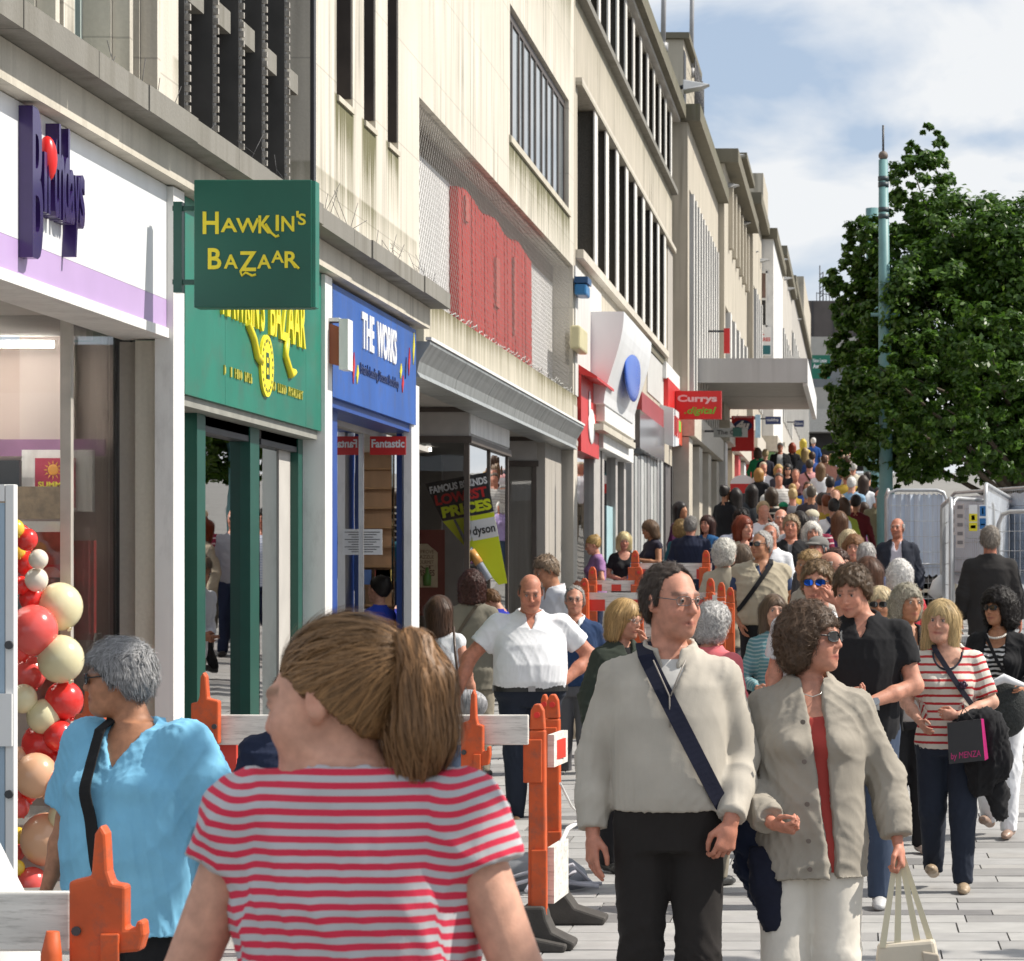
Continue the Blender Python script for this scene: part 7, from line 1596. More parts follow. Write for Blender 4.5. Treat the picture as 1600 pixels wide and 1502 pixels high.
# ================================================================== the people in front
V_ = lambda *a: np.array(a, np.float32)
BR, DBR, BLK, GRY, WHT, BLD, GLD, AUB = (.16, .085, .04), (.07, .035, .018), (.018, .014, .012), (.34, .33, .32), (.68, .66, .62), (.50, .36, .17), (.42, .27, .10), (.20, .055, .02)
denim = cloth((.042, .06, .10)); denim_d = cloth((.020, .026, .042)); black_c = cloth((.014, .014, .016)); navy_c = cloth((.02, .028, .06)); khaki = cloth((.26, .23, .18)); grey_c = cloth((.12, .12, .125)); white_c = cloth((.72, .73, .76)); stone_c = cloth((.62, .58, .50)); sandc = cloth((.42, .37, .29))
def ponytail(I):
    fr = I['fr']; o = fr[0] @ V_(0, .108, .046) + fr[1]
    dirb = fr[0] @ V_(0, 1, 0)
    f = Field(o - .30, o + .22, .006); pts = [o, o + dirb * .04 + V_(0, 0, .004), o + dirb * .06 + V_(0, 0, -.05), o + dirb * .055 + V_(0, 0, -.12), o + dirb * .035 + V_(0, 0, -.185)]
    for a, b, ra, rb in zip(pts, pts[1:], (.018, .034, .046, .050), (.034, .046, .050, .030)): f.rc(a, b, ra, rb, .02)
    f.f += .0035 * np.sin(f.ax[0][:, None, None] * 190 + 3 * np.sin(f.ax[1][None, :, None] * 120)); v, q = f.mesh(); N = vnormals(v, q); S_, Q_, t_ = strands(f, v, N, fr, 'long', 5600, 5, 8, .019, .0014)
    emit('ponytail', [(v, q), (S_, Q_)], hair_mat((.20, .105, .045)), I['root'], {'tone': np.concatenate([np.full(len(v), .3), t_])})
    m = MB(); n = 14; ring = [o + dirb * .012 + fr[0] @ V_(math.cos(k * 2 * math.pi / n) * .024, .004 * math.sin(k), math.sin(k * 2 * math.pi / n) * .024) for k in range(n + 1)]; m.tube([tuple(r) for r in ring], .0085, 7, False); m.build('hair_tie', cloth((.28, .02, .03)), I['root'], world=False)
def sub(name, m_, build):       # a small worn part in the person's own frame
    def fn(I): q = MB(); build(q, I); q.build(name, m_, I['root'], world=False)
    return fn
def belt(m_, z=.965):
    def fn(I):
        T = np.array(I['T']); rx, ry, cy = (float(np.interp(z, T[:, 0], T[:, k])) for k in (3, 4, 2)); q = MB(); v = []
        n = 40
        for k in range(n):
            a = 2 * math.pi * k / n; c_, s_ = math.cos(a), math.sin(a); u = (abs(c_) ** 2.3 + abs(s_) ** 2.3) ** (-1 / 2.3)
            for z_, o_ in ((-.02, .014), (.02, .014), (.02, .021), (-.02, .021)): v.append((c_ * u * (rx + o_), cy + s_ * u * (ry + o_), z + z_))
        q.add(v, [(k * 4 + j, k * 4 + (j + 1) % 4, ((k + 1) % n) * 4 + (j + 1) % 4, ((k + 1) % n) * 4 + j) for k in range(n) for j in range(4)]); q.build('belt', m_, I['root'], world=False)
        b = MB(); b.box(-.024, .024, cy - ry - .028, cy - ry - .02, z - .018, z + .018); b.build('buckle', M('buckle', (.5, .5, .5), .3, metal=.9), I['root'], world=False)
    return fn
pony = person('woman seen from behind with a light brown ponytail and red and grey striped top', 545, 980, 4.12, yaw=176, hyaw=80, pitch=10, sex='f', bw=1.12, fat=.8, skin='light', hair=('pony', (.22, .12, .05)), H=1.69, gz=0, hoff=(0, 0, -.06),
       top={'col': (.46, .46, .48), 'stripe': ((.60, .035, .075), .0205, .5), 'sleeve': 'cap', 'neck': 'boat', 'hem': .84, 'boxy': .5, 'fold': .010, 'wide': 1.25, 'ff': .8, 'name': 'striped_top'}, legs={'mat': denim_d}, arms=(((.262, .02, 1.10), (.262, -.14, .90)), ((.262, .02, 1.10), (.262, -.14, .90))), tier='A', extras=[ponytail], xoff=12)
def vcut(I): pass
blue_top = person('grey haired woman in a bright blue top and sunglasses looking left', 198, 1026, 8.15, yaw=-22, hyaw=-62, pitch=4, sex='f', bw=1.42, belly=.05, fat=.6, skin='tan', hair=('short', (.26, .26, .265)), hairvol=2.3, glasses='dark', gz=0, H=1.50, xoff=14, hoff=(-.05, -.02, 0),
       top={'col': (.19, .46, .66), 'sleeve': 'half', 'neck': 'v', 'hem': .74, 'boxy': .7, 'wide': 1.45, 'fold': .010, 'name': 'blue_top'}, legs={'mat': black_c}, arms=('down', ((.27, .06, 1.12), (.25, .05, .90))), tier='A', extras=[strap((.012, .012, .013), -1, .024, .80, .035, cloth((.012, .012, .013)), -.05)])
sweater = person('tall man with glasses in an oatmeal sweater and a dark shoulder strap', 1046, 884, 8.75, yaw=4, hyaw=38, pitch=2, sex='m', bw=.96, belly=.02, skin='pink', hair=('thin', (.055, .04, .032)), hairvol=1.0, glasses='clear', gz=0, stubble=.25, hoff=(0, -.01, .0),
       top={'col': (.56, .55, .53), 'neck': 'crew', 'name': 'white_tee', 'hem': 1.05, 'sleeve': 'none', 'e': .006}, outer={'col': (.44, .405, .35), 'e': .018, 'open': None, 'neck': 'v', 'collar': .045, 'hem': .955, 'boxy': .25, 'fold': .006, 'name': 'sweater', 'wrist': 1.05, 'wide': 1.02, 'cuffback': .04}, legs={'col': (.022, .019, .018), 'e': .012, 'waist': .975}, shoe=(.02, .015, .012),
       arms=(((.255, .04, 1.12), (.255, -.03, .885)), ((.245, .05, 1.12), (.205, -.13, .93))), hands=({'curl': .3, 'pn': (.9, .5, 0), 'th': (.4, -1, 0)}, {'curl': .75, 'pn': (-.5, .9, 0), 'th': (-1, -.3, 0), 'd': (-.25, -.15, -1)}), tier='A', stride=.08,
       extras=[strap((.012, .014, .03), -1, .026, .93, .03, cloth((.012, .014, .03))), sub('zip', M('zip_taupe', (.28, .25, .22), .4), lambda q, I: (q.tube([(.052, -.118, 1.445), (.025, -.135, 1.385), (.004, -.147, 1.33)], .0025, 6), q.tube([(-.052, -.118, 1.445), (-.025, -.135, 1.385), (0, -.147, 1.33), (.001, -.157, 1.23)], .0025, 6)))])
taupe = person('woman with short wavy brown hair and sunglasses in an open taupe jacket', 1265, 946, 8.9, yaw=8, hyaw=58, pitch=0, sex='f', bw=1.08, fat=.3, skin='pink', hair=('wavy', (.095, .058, .036)), hairvol=.75, glasses='dark', gz=0,
       top={'col': (.40, .06, .05), 'neck': 'scoop', 'sleeve': 'none', 'hem': .80, 'name': 'coral_top', 'e': .010}, outer={'col': (.315, .285, .24), 'open': (.03, .010), 'openx': .07, 'hem': .78, 'boxy': .55, 'e': .024, 'collar': .05, 'fold': .010, 'wide': 1.06, 'name': 'jacket', 'wrist': 1.2, 'armfold': 1.3, 'cuffback': .08, 'ff': 1.2}, legs={'col': (.66, .62, .55), 'e': .016, 'fold': .8}, shoe=(.5, .45, .4),
       arms=(((.265, .05, 1.14), (.155, -.235, .985)), ((.27, .03, 1.13), (.30, -.05, .90))), hands=({'curl': .95, 'pn': (.6, .1, .8), 'th': (.2, -.4, .9), 'd': (.55, -.75, -.1)}, {'curl': 1.1, 'pn': (-.9, .3, 0), 'th': (-.3, -1, .1)}), tier='A', stride=.06,
       extras=[sub('button', M('button_brown', (.14, .11, .09), .4), lambda q, I: q.tube([(-.03, -.168, 1.05), (-.03, -.176, 1.05)], .009, 10)), *[sub('button', M('button_brown', (.14, .11, .09), .4), lambda q, I, x=x, z=z: q.tube([(x, -.168, z), (x, -.176, z)], .009, 10)) for x, z in ((-.045, 1.34), (-.04, 1.2), (-.025, .92), (-.02, .82))], sub('necklace', M('silver', (.6, .58, .52), .25, metal=.9), lambda q, I: q.tube([(-.055, -.035, 1.462), (-.03, -.075, 1.435), (0, -.088, 1.425), (.03, -.075, 1.435), (.055, -.035, 1.462)], .0022, 5))])
bp = w_pt(taupe, (.31, -.06, .83)); bag = thing('handbag', 'cream handbag with long handles held by the woman in the taupe jacket', 'bag', (bp.x + .03, bp.y, bp.z - .52)); bx, by, bz = bp.x + .05, bp.y, bp.z
cream_l = M('cream_leather', (.58, .52, .42), .45, .08, 6, .15, 30)
q = MB(); q.hexa([(bx - .15, by - .05, bz - .56), (bx + .13, by - .05, bz - .56), (bx + .14, by + .06, bz - .56), (bx - .15, by + .06, bz - .56), (bx - .115, by - .025, bz - .27), (bx + .07, by - .03, bz - .255), (bx + .075, by + .04, bz - .255), (bx - .115, by + .035, bz - .27)]); q.build('bag_body', cream_l, bag, bevel=.012)
q = MB(); q.hexa([(bx + .06, by - .062, bz - .54), (bx + .14, by - .058, bz - .55), (bx + .14, by - .045, bz - .55), (bx + .06, by - .045, bz - .54), (bx + .03, by - .042, bz - .29), (bx + .085, by - .04, bz - .30), (bx + .085, by - .03, bz - .3), (bx + .03, by - .03, bz - .29)]); q.build('bag_flap', M('cream_leather_dark', (.46, .40, .32), .45, .1, 6), bag, bevel=.006)
MB().box(bx - .085, bx - .02, by - .043, by - .037, bz - .36, bz - .345).build('bag_zip', M('bag_zip', (.35, .28, .2), .4), bag)
hn = M('strap_cream', (.62, .57, .42), .5, .06, 6)
for k, (a, b) in enumerate(((-.10, -.01), (-.05, .0), (.02, .005), (.065, .012))): MB().hexa([(bx + a - .011, by - .03 + .015 * k, bz - .28), (bx + a + .011, by - .03 + .015 * k, bz - .28), (bx + a + .011, by - .026 + .015 * k, bz - .28), (bx + a - .011, by - .026 + .015 * k, bz - .28), (bx - .045 + b - .009, by - .012 + .006 * k, bz + .02), (bx - .045 + b + .009, by - .012 + .006 * k, bz + .02), (bx - .045 + b + .009, by - .008 + .006 * k, bz + .02), (bx - .045 + b - .009, by - .008 + .006 * k, bz + .02)]).build('bag_handle', hn, bag)
def coat(lab, I, pts, rr, m_, nm='folded_coat', sq=1.0, seed=1):
    """a coat over an arm: soft hanging cloth"""
    P = [np.array(w_pt(I, p)) for p in pts]; lo = np.min(P, 0) - .2; hi = np.max(P, 0) + .2; f = Field(lo, hi, .012)
    for a, b, ra, rb in zip(P, P[1:], rr, rr[1:]): f.rc(a, b, ra, rb, .05, sq=((0, 1, 0), .7))
    v, q = f.mesh(); N = vnormals(v, q); v = v + N * (folds(v, seed, 1, 1.3) * .02)[:, None]; c = v.mean(0); c[2] = v[:, 2].min(); o = emit(nm, [((v - c).astype(np.float32), q)], m_, None, {'st': v[:, 2]}); o.location = c.tolist(); tag(o, lab, 'coat'); return o
coat('dark coat hanging from a bag strap beside the man in the oatmeal sweater', sweater, [(.25, .12, 1.0), (.29, .12, .88), (.32, .12, .74), (.33, .12, .64)], (.07, .10, .09, .05), navy_c, seed=4)
coat('rolled navy sleeve end of the coat hanging between the strolling couple', sweater, [(.29, .03, .80), (.315, .02, .70), (.335, .02, .585)], (.04, .046, .043), cloth((.012, .014, .028)), 'coat_sleeve', seed=9)

# ---- the next row
polo_b = person('young man in a black polo shirt looking down at a phone', 1335, 906, 14.0, yaw=-4, hyaw=-16, pitch=20, sex='m', bw=1.06, skin='pink', hair=('short', (.10, .062, .035)), hairvol=1.5, tier='A', stubble=.2, stride=.12, gz=0, H=1.79, hoff=(-.03, -.02, -.015), xoff=12,
       top={'mat': black_c, 'neck': 'polo', 'collar': .035, 'sleeve': 'short', 'hem': .80, 'wide': 1.1, 'boxy': .3, 'name': 'polo_shirt'}, legs={'mat': denim}, shoe=(.5, .5, .5), arms=(((.24, -.02, 1.13), (.07, -.28, 1.09)), ((.26, -.02, 1.12), (.02, -.24, 1.03))), hands=({'curl': .8, 'pn': (.3, -.2, .9), 'th': (0, -.5, .8), 'd': (.9, -.5, 0)}, {'curl': .9, 'pn': (.2, .4, .9), 'th': (0, -.6, .8), 'd': (-.95, -.25, .1)}),
       extras=[sub('watch', M('watch_steel', (.35, .36, .37), .25, metal=.8), lambda q, I: (q.tube([(.075, -.238, 1.035), (.1, -.235, 1.037)], .034, 14), q.tube([(.088, -.268, 1.05), (.088, -.278, 1.053)], .02, 12)))])
p = w_pt(polo_b, (-.01, -.31, 1.09)); ph = thing('mobile_phone', 'small dark phone held by the young man in the black polo shirt', 'phone', p); MB().box(p.x - .045, p.x + .04, p.y - .02, p.y + .03, p.z - .006, p.z + .006).build('phone_case', black_s, ph, bevel=.003); MB().box(p.x - .04, p.x + .035, p.y - .015, p.y + .025, p.z + .0065, p.z + .008).build('phone_screen', lens_d, ph)
girl = person('blonde young woman in a white top with thin red stripes and a cross body strap', 1467, 940, 14.7, yaw=-4, hyaw=-10, pitch=2, roll=4, sex='f', bw=1.1, fat=.4, skin='light', hair=('bob', (.52, .38, .19)), hairlen=.05, tier='A', stride=.14, gz=0, xoff=14, hoff=(-.05, 0, 0),
       top={'col': (.66, .62, .55), 'stripe': ((.45, .035, .04), .047, .32), 'neck': 'scoop', 'sleeve': 'half', 'hem': .86, 'name': 'striped_top', 'boxy': .2, 'ff': .8}, legs={'mat': denim_d}, shoe=(.36, .27, .18), arms=('hip', ((.25, -.03, 1.13), (.06, -.25, 1.05))) and (((.235, -.03, 1.14), (.16, -.2, 1.03)), ((.25, -.02, 1.14), (.07, -.25, 1.07))), hands=(None, {'curl': .8, 'pn': (-.2, .9, 0), 'th': (-.3, -.2, .9), 'd': (-.95, -.2, .1)}), extras=[strap((.03, .03, .045), -1, .016, 1.02, .022), sub('brooch', M('brooch', (.05, .02, .05), .3), lambda q, I: [q.ball((.1 + .016 * math.cos(a), -.168, 1.25 + .016 * math.sin(a)), .012, 8, 5) for a in (0, 1.26, 2.5, 3.8, 5)] and q.ball((.1, -.17, 1.25), .014, 8, 5)), sub('neck_trim', cloth((.03, .03, .045)), lambda q, I: q.tube([(.088 * math.sin(t), -.062 - .06 * math.cos(t) ** 2 if abs(t) < 1.57 else -.0, 1.46 - .118 * max(0, math.cos(t)) ** .8) for t in np.linspace(-1.5, 1.5, 19)], .007, 6))])
coat('black coat draped over the forearm of the blonde woman in stripes', girl, [(.10, -.24, 1.03), (.22, -.20, .98), (.25, -.16, .80), (.20, -.14, .66)], (.06, .12, .13, .08), black_c, seed=3)
coat('dangling black sleeve of the coat carried by the blonde woman in stripes', girl, [(.26, -.14, .80), (.29, -.1, .62), (.32, -.1, .48)], (.06, .06, .05), cloth((.02, .02, .022)), 'coat_sleeve', seed=6)
p = w_pt(girl, (.13, -.34, .90)); gb = thing('carrier_bag', 'small black carrier bag with magenta edge and lettering held by the blonde woman', 'bag', (p.x, p.y, p.z - .1)); MB().hexa([(p.x - .10, p.y - .03, p.z - .10), (p.x + .09, p.y - .03, p.z - .08), (p.x + .09, p.y + .03, p.z - .08), (p.x - .10, p.y + .03, p.z - .1), (p.x - .11, p.y - .03, p.z + .12), (p.x + .07, p.y - .03, p.z + .14), (p.x + .07, p.y + .03, p.z + .14), (p.x - .11, p.y + .03, p.z + .12)]).build('bag_body', M('gloss_black', (.015, .015, .018), .3), gb)
mg = M('magenta_print', (.5, .01, .16), .4); MB().hexa([(p.x + .0905, p.y - .03, p.z - .08), (p.x + .11, p.y - .02, p.z - .07), (p.x + .11, p.y + .03, p.z - .07), (p.x + .0905, p.y + .03, p.z - .08), (p.x + .0705, p.y - .03, p.z + .14), (p.x + .085, p.y - .02, p.z + .14), (p.x + .085, p.y + .03, p.z + .14), (p.x + .0705, p.y + .03, p.z + .14)]).build('bag_side', mg, gb); q = MB(); lettering(q, 'by MENZA', (p.x - .09, p.y - .031, p.z - .085), Vector((1, 0, .1)).normalized(), UZ, .16, .045, .002, .0); q.build('lettering', mg, gb)
q = MB(); q.tube([(p.x - .06, p.y - .02, p.z + .12), (p.x - .02, p.y, p.z + .2), (p.x + .03, p.y - .02, p.z + .13)], .004, 6); q.build('bag_handle', black_s, gb)
curl = person('woman with black curly hair and dark glasses in a cardigan over a zebra top', 1560, 925, 17.5, yaw=-18, hyaw=-22, sex='f', bw=1.16, fat=.3, skin='tan', hair=('curly', (.016, .012, .011)), glasses='dark', tier='A', stride=.08, top={'mat': cloth((.6, .6, .6), ((.02, .02, .02), .035, .55), zebra=True), 'neck': 'scoop', 'sleeve': 'none', 'hem': .84, 'name': 'zebra_top'}, outer={'mat': black_c, 'open': (.07, .09), 'e': .022, 'hem': .80, 'collar': None, 'name': 'cardigan'}, legs={'mat': white_c}, shoe=(.3, .2, .15), arms=('down', 'bend'), extras=[sub('necklace', M('pearl', (.7, .66, .6), .25), lambda q, I: [q.ball((.07 * math.sin(t), -.05 - .055 * math.cos(t), 1.452 - .03 * math.cos(t)), .009, 8, 6) for t in np.linspace(-1.4, 1.4, 15)]), strap((.014, .014, .016), -1, .012, .95, .045, black_c)])
p = w_pt(curl, (.14, -.30, .93)); kb = thing('string_bag', 'black knitted shoulder bag with pale bow at the right edge', 'bag', p); q = MB(); q.ball((p.x, p.y, p.z), .16, 18, 12, (.9, .5, 1.15)); q.build('bag_body', M('knit_black', (.025, .028, .028), .9, .4, 60, .8, 70), kb); q = MB(); q.tube([(p.x - .16, p.y - .05, p.z + .13), (p.x - .02, p.y - .09, p.z + .2), (p.x + .12, p.y - .05, p.z + .15)], .02, 8, rr=[.012, .03, .012]); q.build('bag_bow', white_c, kb)

tee = person('man with blue mirrored sunglasses in a pale grey tee shirt', 1278, 878, 14.8, yaw=6, hyaw=-14, sex='m', skin='pink', hair=('short', (.20, .13, .07)), glasses='blue', stubble=.2, gz=0, tier='A', top={'col': (.60, .61, .63), 'sleeve': 'short', 'hem': .80, 'boxy': .4, 'wide': 1.2, 'name': 'tee_shirt'}, legs={'mat': denim}, shoe=(.4, .4, .4), arms=('down', ((.22, -.12, 1.2), (.10, -.16, 1.52))), hands=(None, {'curl': .7, 'd': (-.5, -.1, .9), 'pn': (-.5, .4, .3), 'th': (0, -.5, .5)}))
person('stout bald man in a white polo shirt and jeans with a hand on the hip', 828, 907, 18.6, yaw=10, hyaw=0, pitch=20, sex='m', bw=1.3, belly=.10, fat=.8, skin='ruddy', hair=('bald', (.10, .07, .055)), tier='A', gz=0, H=1.74, hoff=(0, -.03, 0),
       top={'mat': white_c, 'neck': 'polo', 'collar': .035, 'sleeve': 'short', 'hem': .95, 'wide': 1.15, 'boxy': .6, 'name': 'polo_shirt'}, legs={'mat': denim_d, 'waist': .98, 'e': .012}, shoe=(.12, .07, .04), arms=(((.37, .02, 1.16), (.44, -.05, .93)), ((.38, .06, 1.17), (.20, -.11, .97))), hands=(None, {'curl': .7, 'd': (-.7, -.6, -.2), 'pn': (-.4, .8, 0), 'th': (0, 0, 1)}), extras=[belt(leather((.02, .018, .016)), .955), sub('watch', M('gold_watch', (.55, .42, .18), .3, metal=.8), lambda q, I: None)][:1])
person('brown haired woman in a sleeveless white top with a brown shoulder strap', 688, 933, 19.6, yaw=165, sex='f', bw=1.1, skin='pink', hair=('bob', (.07, .035, .02)), hairlen=.06, gz=0, top={'mat': white_c, 'sleeve': 'none', 'hem': .85, 'neck': 'scoop', 'boxy': .4, 'name': 'white_top'}, legs={'mat': denim}, arms=('down', 'bend'), extras=[strap((.06, .03, .02), 1, .016, 1.0, .02, leather((.06, .035, .025)))])
p = at(735, 1100, 19.2); hb = thing('handbag', 'grey ruched handbag at the side of the woman in the white top', 'bag', p); q = MB(); q.ball((p.x, p.y - .1, p.z), .12, 20, 12, (1.15, .6, .9)); q.build('bag_body', M('ruched_grey', (.30, .30, .32), .4, .5, 24, .9, 26, stretch=(3, 1, .6)), hb); MB().tube([(p.x - .06, p.y - .1, p.z + .09), (p.x - .1, p.y - .05, p.z + .35), (p.x - .12, p.y, p.z + .55)], .01, 6).build('bag_strap', leather((.06, .035, .025)), hb)
person('woman with auburn hair in an olive grey jacket facing the bay window', 739, 893, 21.2, yaw=168, hyaw=10, sex='f', bw=1.1, skin='fair', hair=('wavy', (.05, .017, .012)), hairlen=.05, outer={'col': (.185, .17, .135), 'open': None, 'hem': .74, 'boxy': .5, 'name': 'jacket'}, legs={'mat': khaki}, arms=('down', 'bend'), extras=[strap((.1, .08, .06), -1, .014, 1.0, .035)])
person('old man in a navy pullover over a white collared shirt with glasses', 898, 893, 21.4, yaw=4, sex='m', skin='pink', hair=('thin', (.30, .28, .26)), glasses='clear', gz=.0, H=1.64, top={'mat': white_c, 'neck': 'polo', 'collar': .05, 'e': .01, 'sleeve': 'none', 'hem': .95}, outer={'col': (.022, .045, .11), 'open': None, 'neck': 'v', 'collar': None, 'hem': .90, 'e': .02, 'name': 'pullover', 'boxy': .3}, legs={'col': (.10, .10, .11)}, arms=('down', 'swingb'), stride=.12)
person('blonde woman with glasses in a dark green jacket with a hand to the mouth', 972, 938, 15.6, yaw=40, hyaw=20, pitch=10, sex='f', bw=1.05, skin='fair', hair=('bob', (.40, .26, .11)), glasses='clear', gz=0, top={'mat': black_c}, outer={'col': (.035, .045, .035), 'open': None, 'hem': .78, 'name': 'jacket', 'boxy': .4}, arms=('down', ((.22, -.12, 1.2), (.05, -.19, 1.47))), legs={'mat': black_c})
person('grey haired woman in a salmon pink top seen from behind', 1104, 944, 14.9, yaw=150, hyaw=-10, pitch=8, sex='f', bw=1.16, skin='pink', hair=('wavy', (.44, .43, .42)), gz=0, top={'col': (.70, .17, .19), 'hem': .78, 'boxy': .6, 'name': 'pink_top'}, legs={'mat': khaki}, arms=('bend', 'bend'), lean=6)
person('girl with a brown fringe in a teal and grey striped jumper', 1210, 931, 18.2, yaw=22, hyaw=-8, sex='f', skin='light', hair=('long', (.13, .085, .055)), gz=0, top={'col': (.10, .22, .25), 'stripe': ((.28, .36, .37), .028, .4), 'hem': .84, 'name': 'striped_jumper'}, legs={'mat': denim_d}, arms=('bend', 'bend'), stride=.1)
person('older woman with ash blonde waved hair in a dark cardigan squinting', 1418, 915, 16.6, yaw=14, hyaw=16, sex='f', bw=1.08, skin='tan', hair=('wavy', (.34, .31, .24)), hairvol=.8, gz=0, top={'col': (.35, .32, .3), 'neck': 'scoop'}, outer={'mat': black_c, 'open': (.05, .06), 'name': 'cardigan'}, legs={'mat': black_c}, shoe=(.5, .4, .35))
person('tanned blonde woman with wide dark sunglasses behind the man in black', 1375, 919, 17.3, yaw=0, hyaw=-6, sex='f', skin='tan', hair=('bob', (.55, .44, .27)), glasses='dark', gz=0, top={'col': (.2, .12, .08), 'neck': 'scoop'}, legs={'mat': black_c})
person('white haired woman in a red cardigan walking away', 1405, 877, 21.5, yaw=188, sex='f', bw=1.12, skin='fair', hair=('wavy', (.70, .68, .66)), top={'col': (.42, .025, .04), 'hem': .80, 'boxy': .5, 'name': 'cardigan'}, legs={'mat': grey_c})
person('tall man in a dark suit walking away beside the fence', 1547, 824, 24.6, yaw=176, hyaw=8, sex='m', bw=1.08, skin='ruddy', hair=('short', (.22, .19, .16)), hairvol=1.4, top={'mat': black_c}, outer={'col': (.030, .028, .028), 'open': None, 'hem': .74, 'boxy': .45, 'name': 'suit_jacket', 'fold': .003}, legs={'col': (.028, .026, .026)}, arms=('down', 'down'))
vest = person('man in a sand coloured waistcoat with a black strap and short navy sleeves', 1190, 831, 24.2, yaw=8, hyaw=-42, sex='m', bw=1.12, belly=.04, skin='tan', hair=('thin', (.42, .40, .38)), glasses='dark', top={'col': (.04, .06, .12), 'sleeve': 'short', 'neck': 'polo', 'collar': .03, 'hem': .95}, outer={'col': (.40, .35, .26), 'sleeve': 'none', 'open': None, 'e': .03, 'hem': .92, 'name': 'waistcoat', 'neck': 'v', 'boxy': .5}, legs={'mat': black_c}, arms=(((.24, .03, 1.13), (.2, -.1, .93)), ((.26, .04, 1.13), (.2, -.14, .95))), extras=[strap((.012, .012, .012), 1, .02, 1.05, .04, black_c)])
person('white haired woman in a beige coat with her back turned by the orange posts', 1134, 844, 24.8, yaw=166, hyaw=-30, sex='f', bw=1.06, skin='fair', hair=('wavy', (.62, .60, .55)), top={'col': (.40, .36, .28), 'hem': .72, 'boxy': .4, 'name': 'coat', 'sleeve': 'half'}, legs={'mat': grey_c})
person('brown haired woman in a navy top and floral skirt half hidden by the waistcoat', 1161, 852, 25.6, yaw=170, sex='f', skin='fair', hair=('bob', (.14, .10, .07)), top={'mat': navy_c, 'hem': .86}, skirt=.45, legs={'mat': cloth((.55, .5, .5), ((.25, .03, .15), .06, .25), zebra=True), 'bare': True})
person('man in an open dark jacket over a pale lilac shirt beside the fence', 1402, 810, 30.5, yaw=-6, hyaw=-10, sex='m', bw=1.08, belly=.03, skin='ruddy', hair=('bald', (.5, .48, .46)), top={'col': (.56, .53, .60), 'neck': 'polo', 'collar': .03, 'hem': .93}, outer={'col': (.024, .028, .042), 'open': (.05, .12), 'hem': .76, 'name': 'jacket'}, legs={'mat': navy_c}, stride=.1)
person('person in a dark jacket crouching behind the ponytailed woman', 452, 1064, 10.5, yaw=20, sex='m', bw=1.1, skin='fair', hair=('short', BR), H=1.32, gz=0, top={'mat': navy_c, 'hem': .8, 'boxy': .3}, legs={'mat': denim_d}, arms=('bend', 'down'))
person('dark haired woman in a royal blue vest inside the bookshop doorway', 590, 886, 24.9, yaw=-120, sex='f', bw=1.05, skin='fair', hair=('bun', BLK), gz=0, H=1.72, top={'col': (.02, .05, .34), 'sleeve': 'none', 'neck': 'scoop', 'name': 'vest_top'}, legs={'mat': navy_c}, arms=('bend', 'bend'))
person('person in a royal blue shirt stooping behind the bay window glass', 806, 873, 29.2, yaw=-100, pitch=30, lean=22, sex='m', skin='fair', hair=('short', BR), H=1.62, gz=0, top={'col': (.02, .03, .30), 'hem': .8}, legs={'mat': navy_c}, arms=('front', 'front'))
person('brown haired man in a white shirt stooping beside the old man in the pullover', 884, 866, 24.0, yaw=-55, pitch=18, lean=14, sex='m', skin='tan', hair=('short', (.2, .14, .09)), gz=.05, top={'mat': white_c, 'neck': 'polo', 'collar': .03}, legs={'mat': khaki}, arms=('front', 'front'))
person('woman with a blonde bun in a lilac tee shirt at the cash machine queue', 931, 843, 36.0, yaw=-70, pitch=22, sex='f', bw=1.1, skin='pink', hair=('bun', (.45, .30, .12)), top={'col': (.30, .16, .33), 'sleeve': 'short', 'hem': .85, 'boxy': .3}, legs={'mat': navy_c}, arms=('front', 'front'), H=1.64)
person('platinum haired woman in a black dress holding a purse by the cash machine', 975, 832, 36.5, yaw=10, pitch=12, sex='f', skin='pink', hair=('bob', (.66, .55, .30)), top={'mat': black_c, 'sleeve': 'short', 'neck': 'scoop', 'hem': .80}, legs={'mat': black_c}, arms=('front', 'front'))
p = at(993, 895, 36.3); pb_ = thing('carrier_bag', 'blue and lime carrier bag hanging from the woman in the black dress', 'bag', (p.x, p.y, p.z - .15)); MB().hexa([(p.x - .13, p.y - .1, p.z - .16), (p.x + .1, p.y - .1, p.z - .16), (p.x + .1, p.y, p.z - .16), (p.x - .13, p.y, p.z - .16), (p.x - .04, p.y - .1, p.z + .2), (p.x + .04, p.y - .1, p.z + .2), (p.x + .04, p.y - .04, p.z + .2), (p.x - .04, p.y - .04, p.z + .2)]).build('bag_body', M('bag_blue', (.04, .22, .42), .4, .3, 8), pb_, bevel=.01); MB().box(p.x - .0, p.x + .09, p.y - .13, p.y - .11, p.z - .12, p.z + .1).build('bag_pocket', black_s, pb_)
person('brown haired woman in a dark sleeveless top reading a paper by the cash machine', 1019, 813, 37.5, yaw=-60, pitch=18, sex='f', bw=1.1, skin='tan', hair=('bob', (.16, .10, .06)), top={'col': (.03, .028, .045), 'sleeve': 'none', 'hem': .8}, legs={'mat': black_c}, arms=('front', ((.24, -.02, 1.15), (.1, -.26, 1.2))))
person('heavy set man in a navy suit jacket seen from behind at the barrier', 1080, 808, 36.5, yaw=165, sex='m', bw=1.2, skin='pink', hair=('short', (.2, .19, .18)), top={'mat': navy_c}, outer={'col': (.018, .024, .05), 'open': None, 'hem': .76, 'boxy': .5, 'name': 'jacket'}, legs={'mat': navy_c})
person('woman with dark red hair and a bright blue jacket facing the navy suited man', 1104, 806, 37.5, yaw=-25, sex='f', skin='pink', hair=('long', (.06, .025, .02)), top={'col': (.3, .3, .3)}, outer={'col': (.02, .09, .22), 'open': (.02, .04), 'hem': .78, 'name': 'jacket'}, legs={'mat': navy_c}, arms=('bend', 'front'))
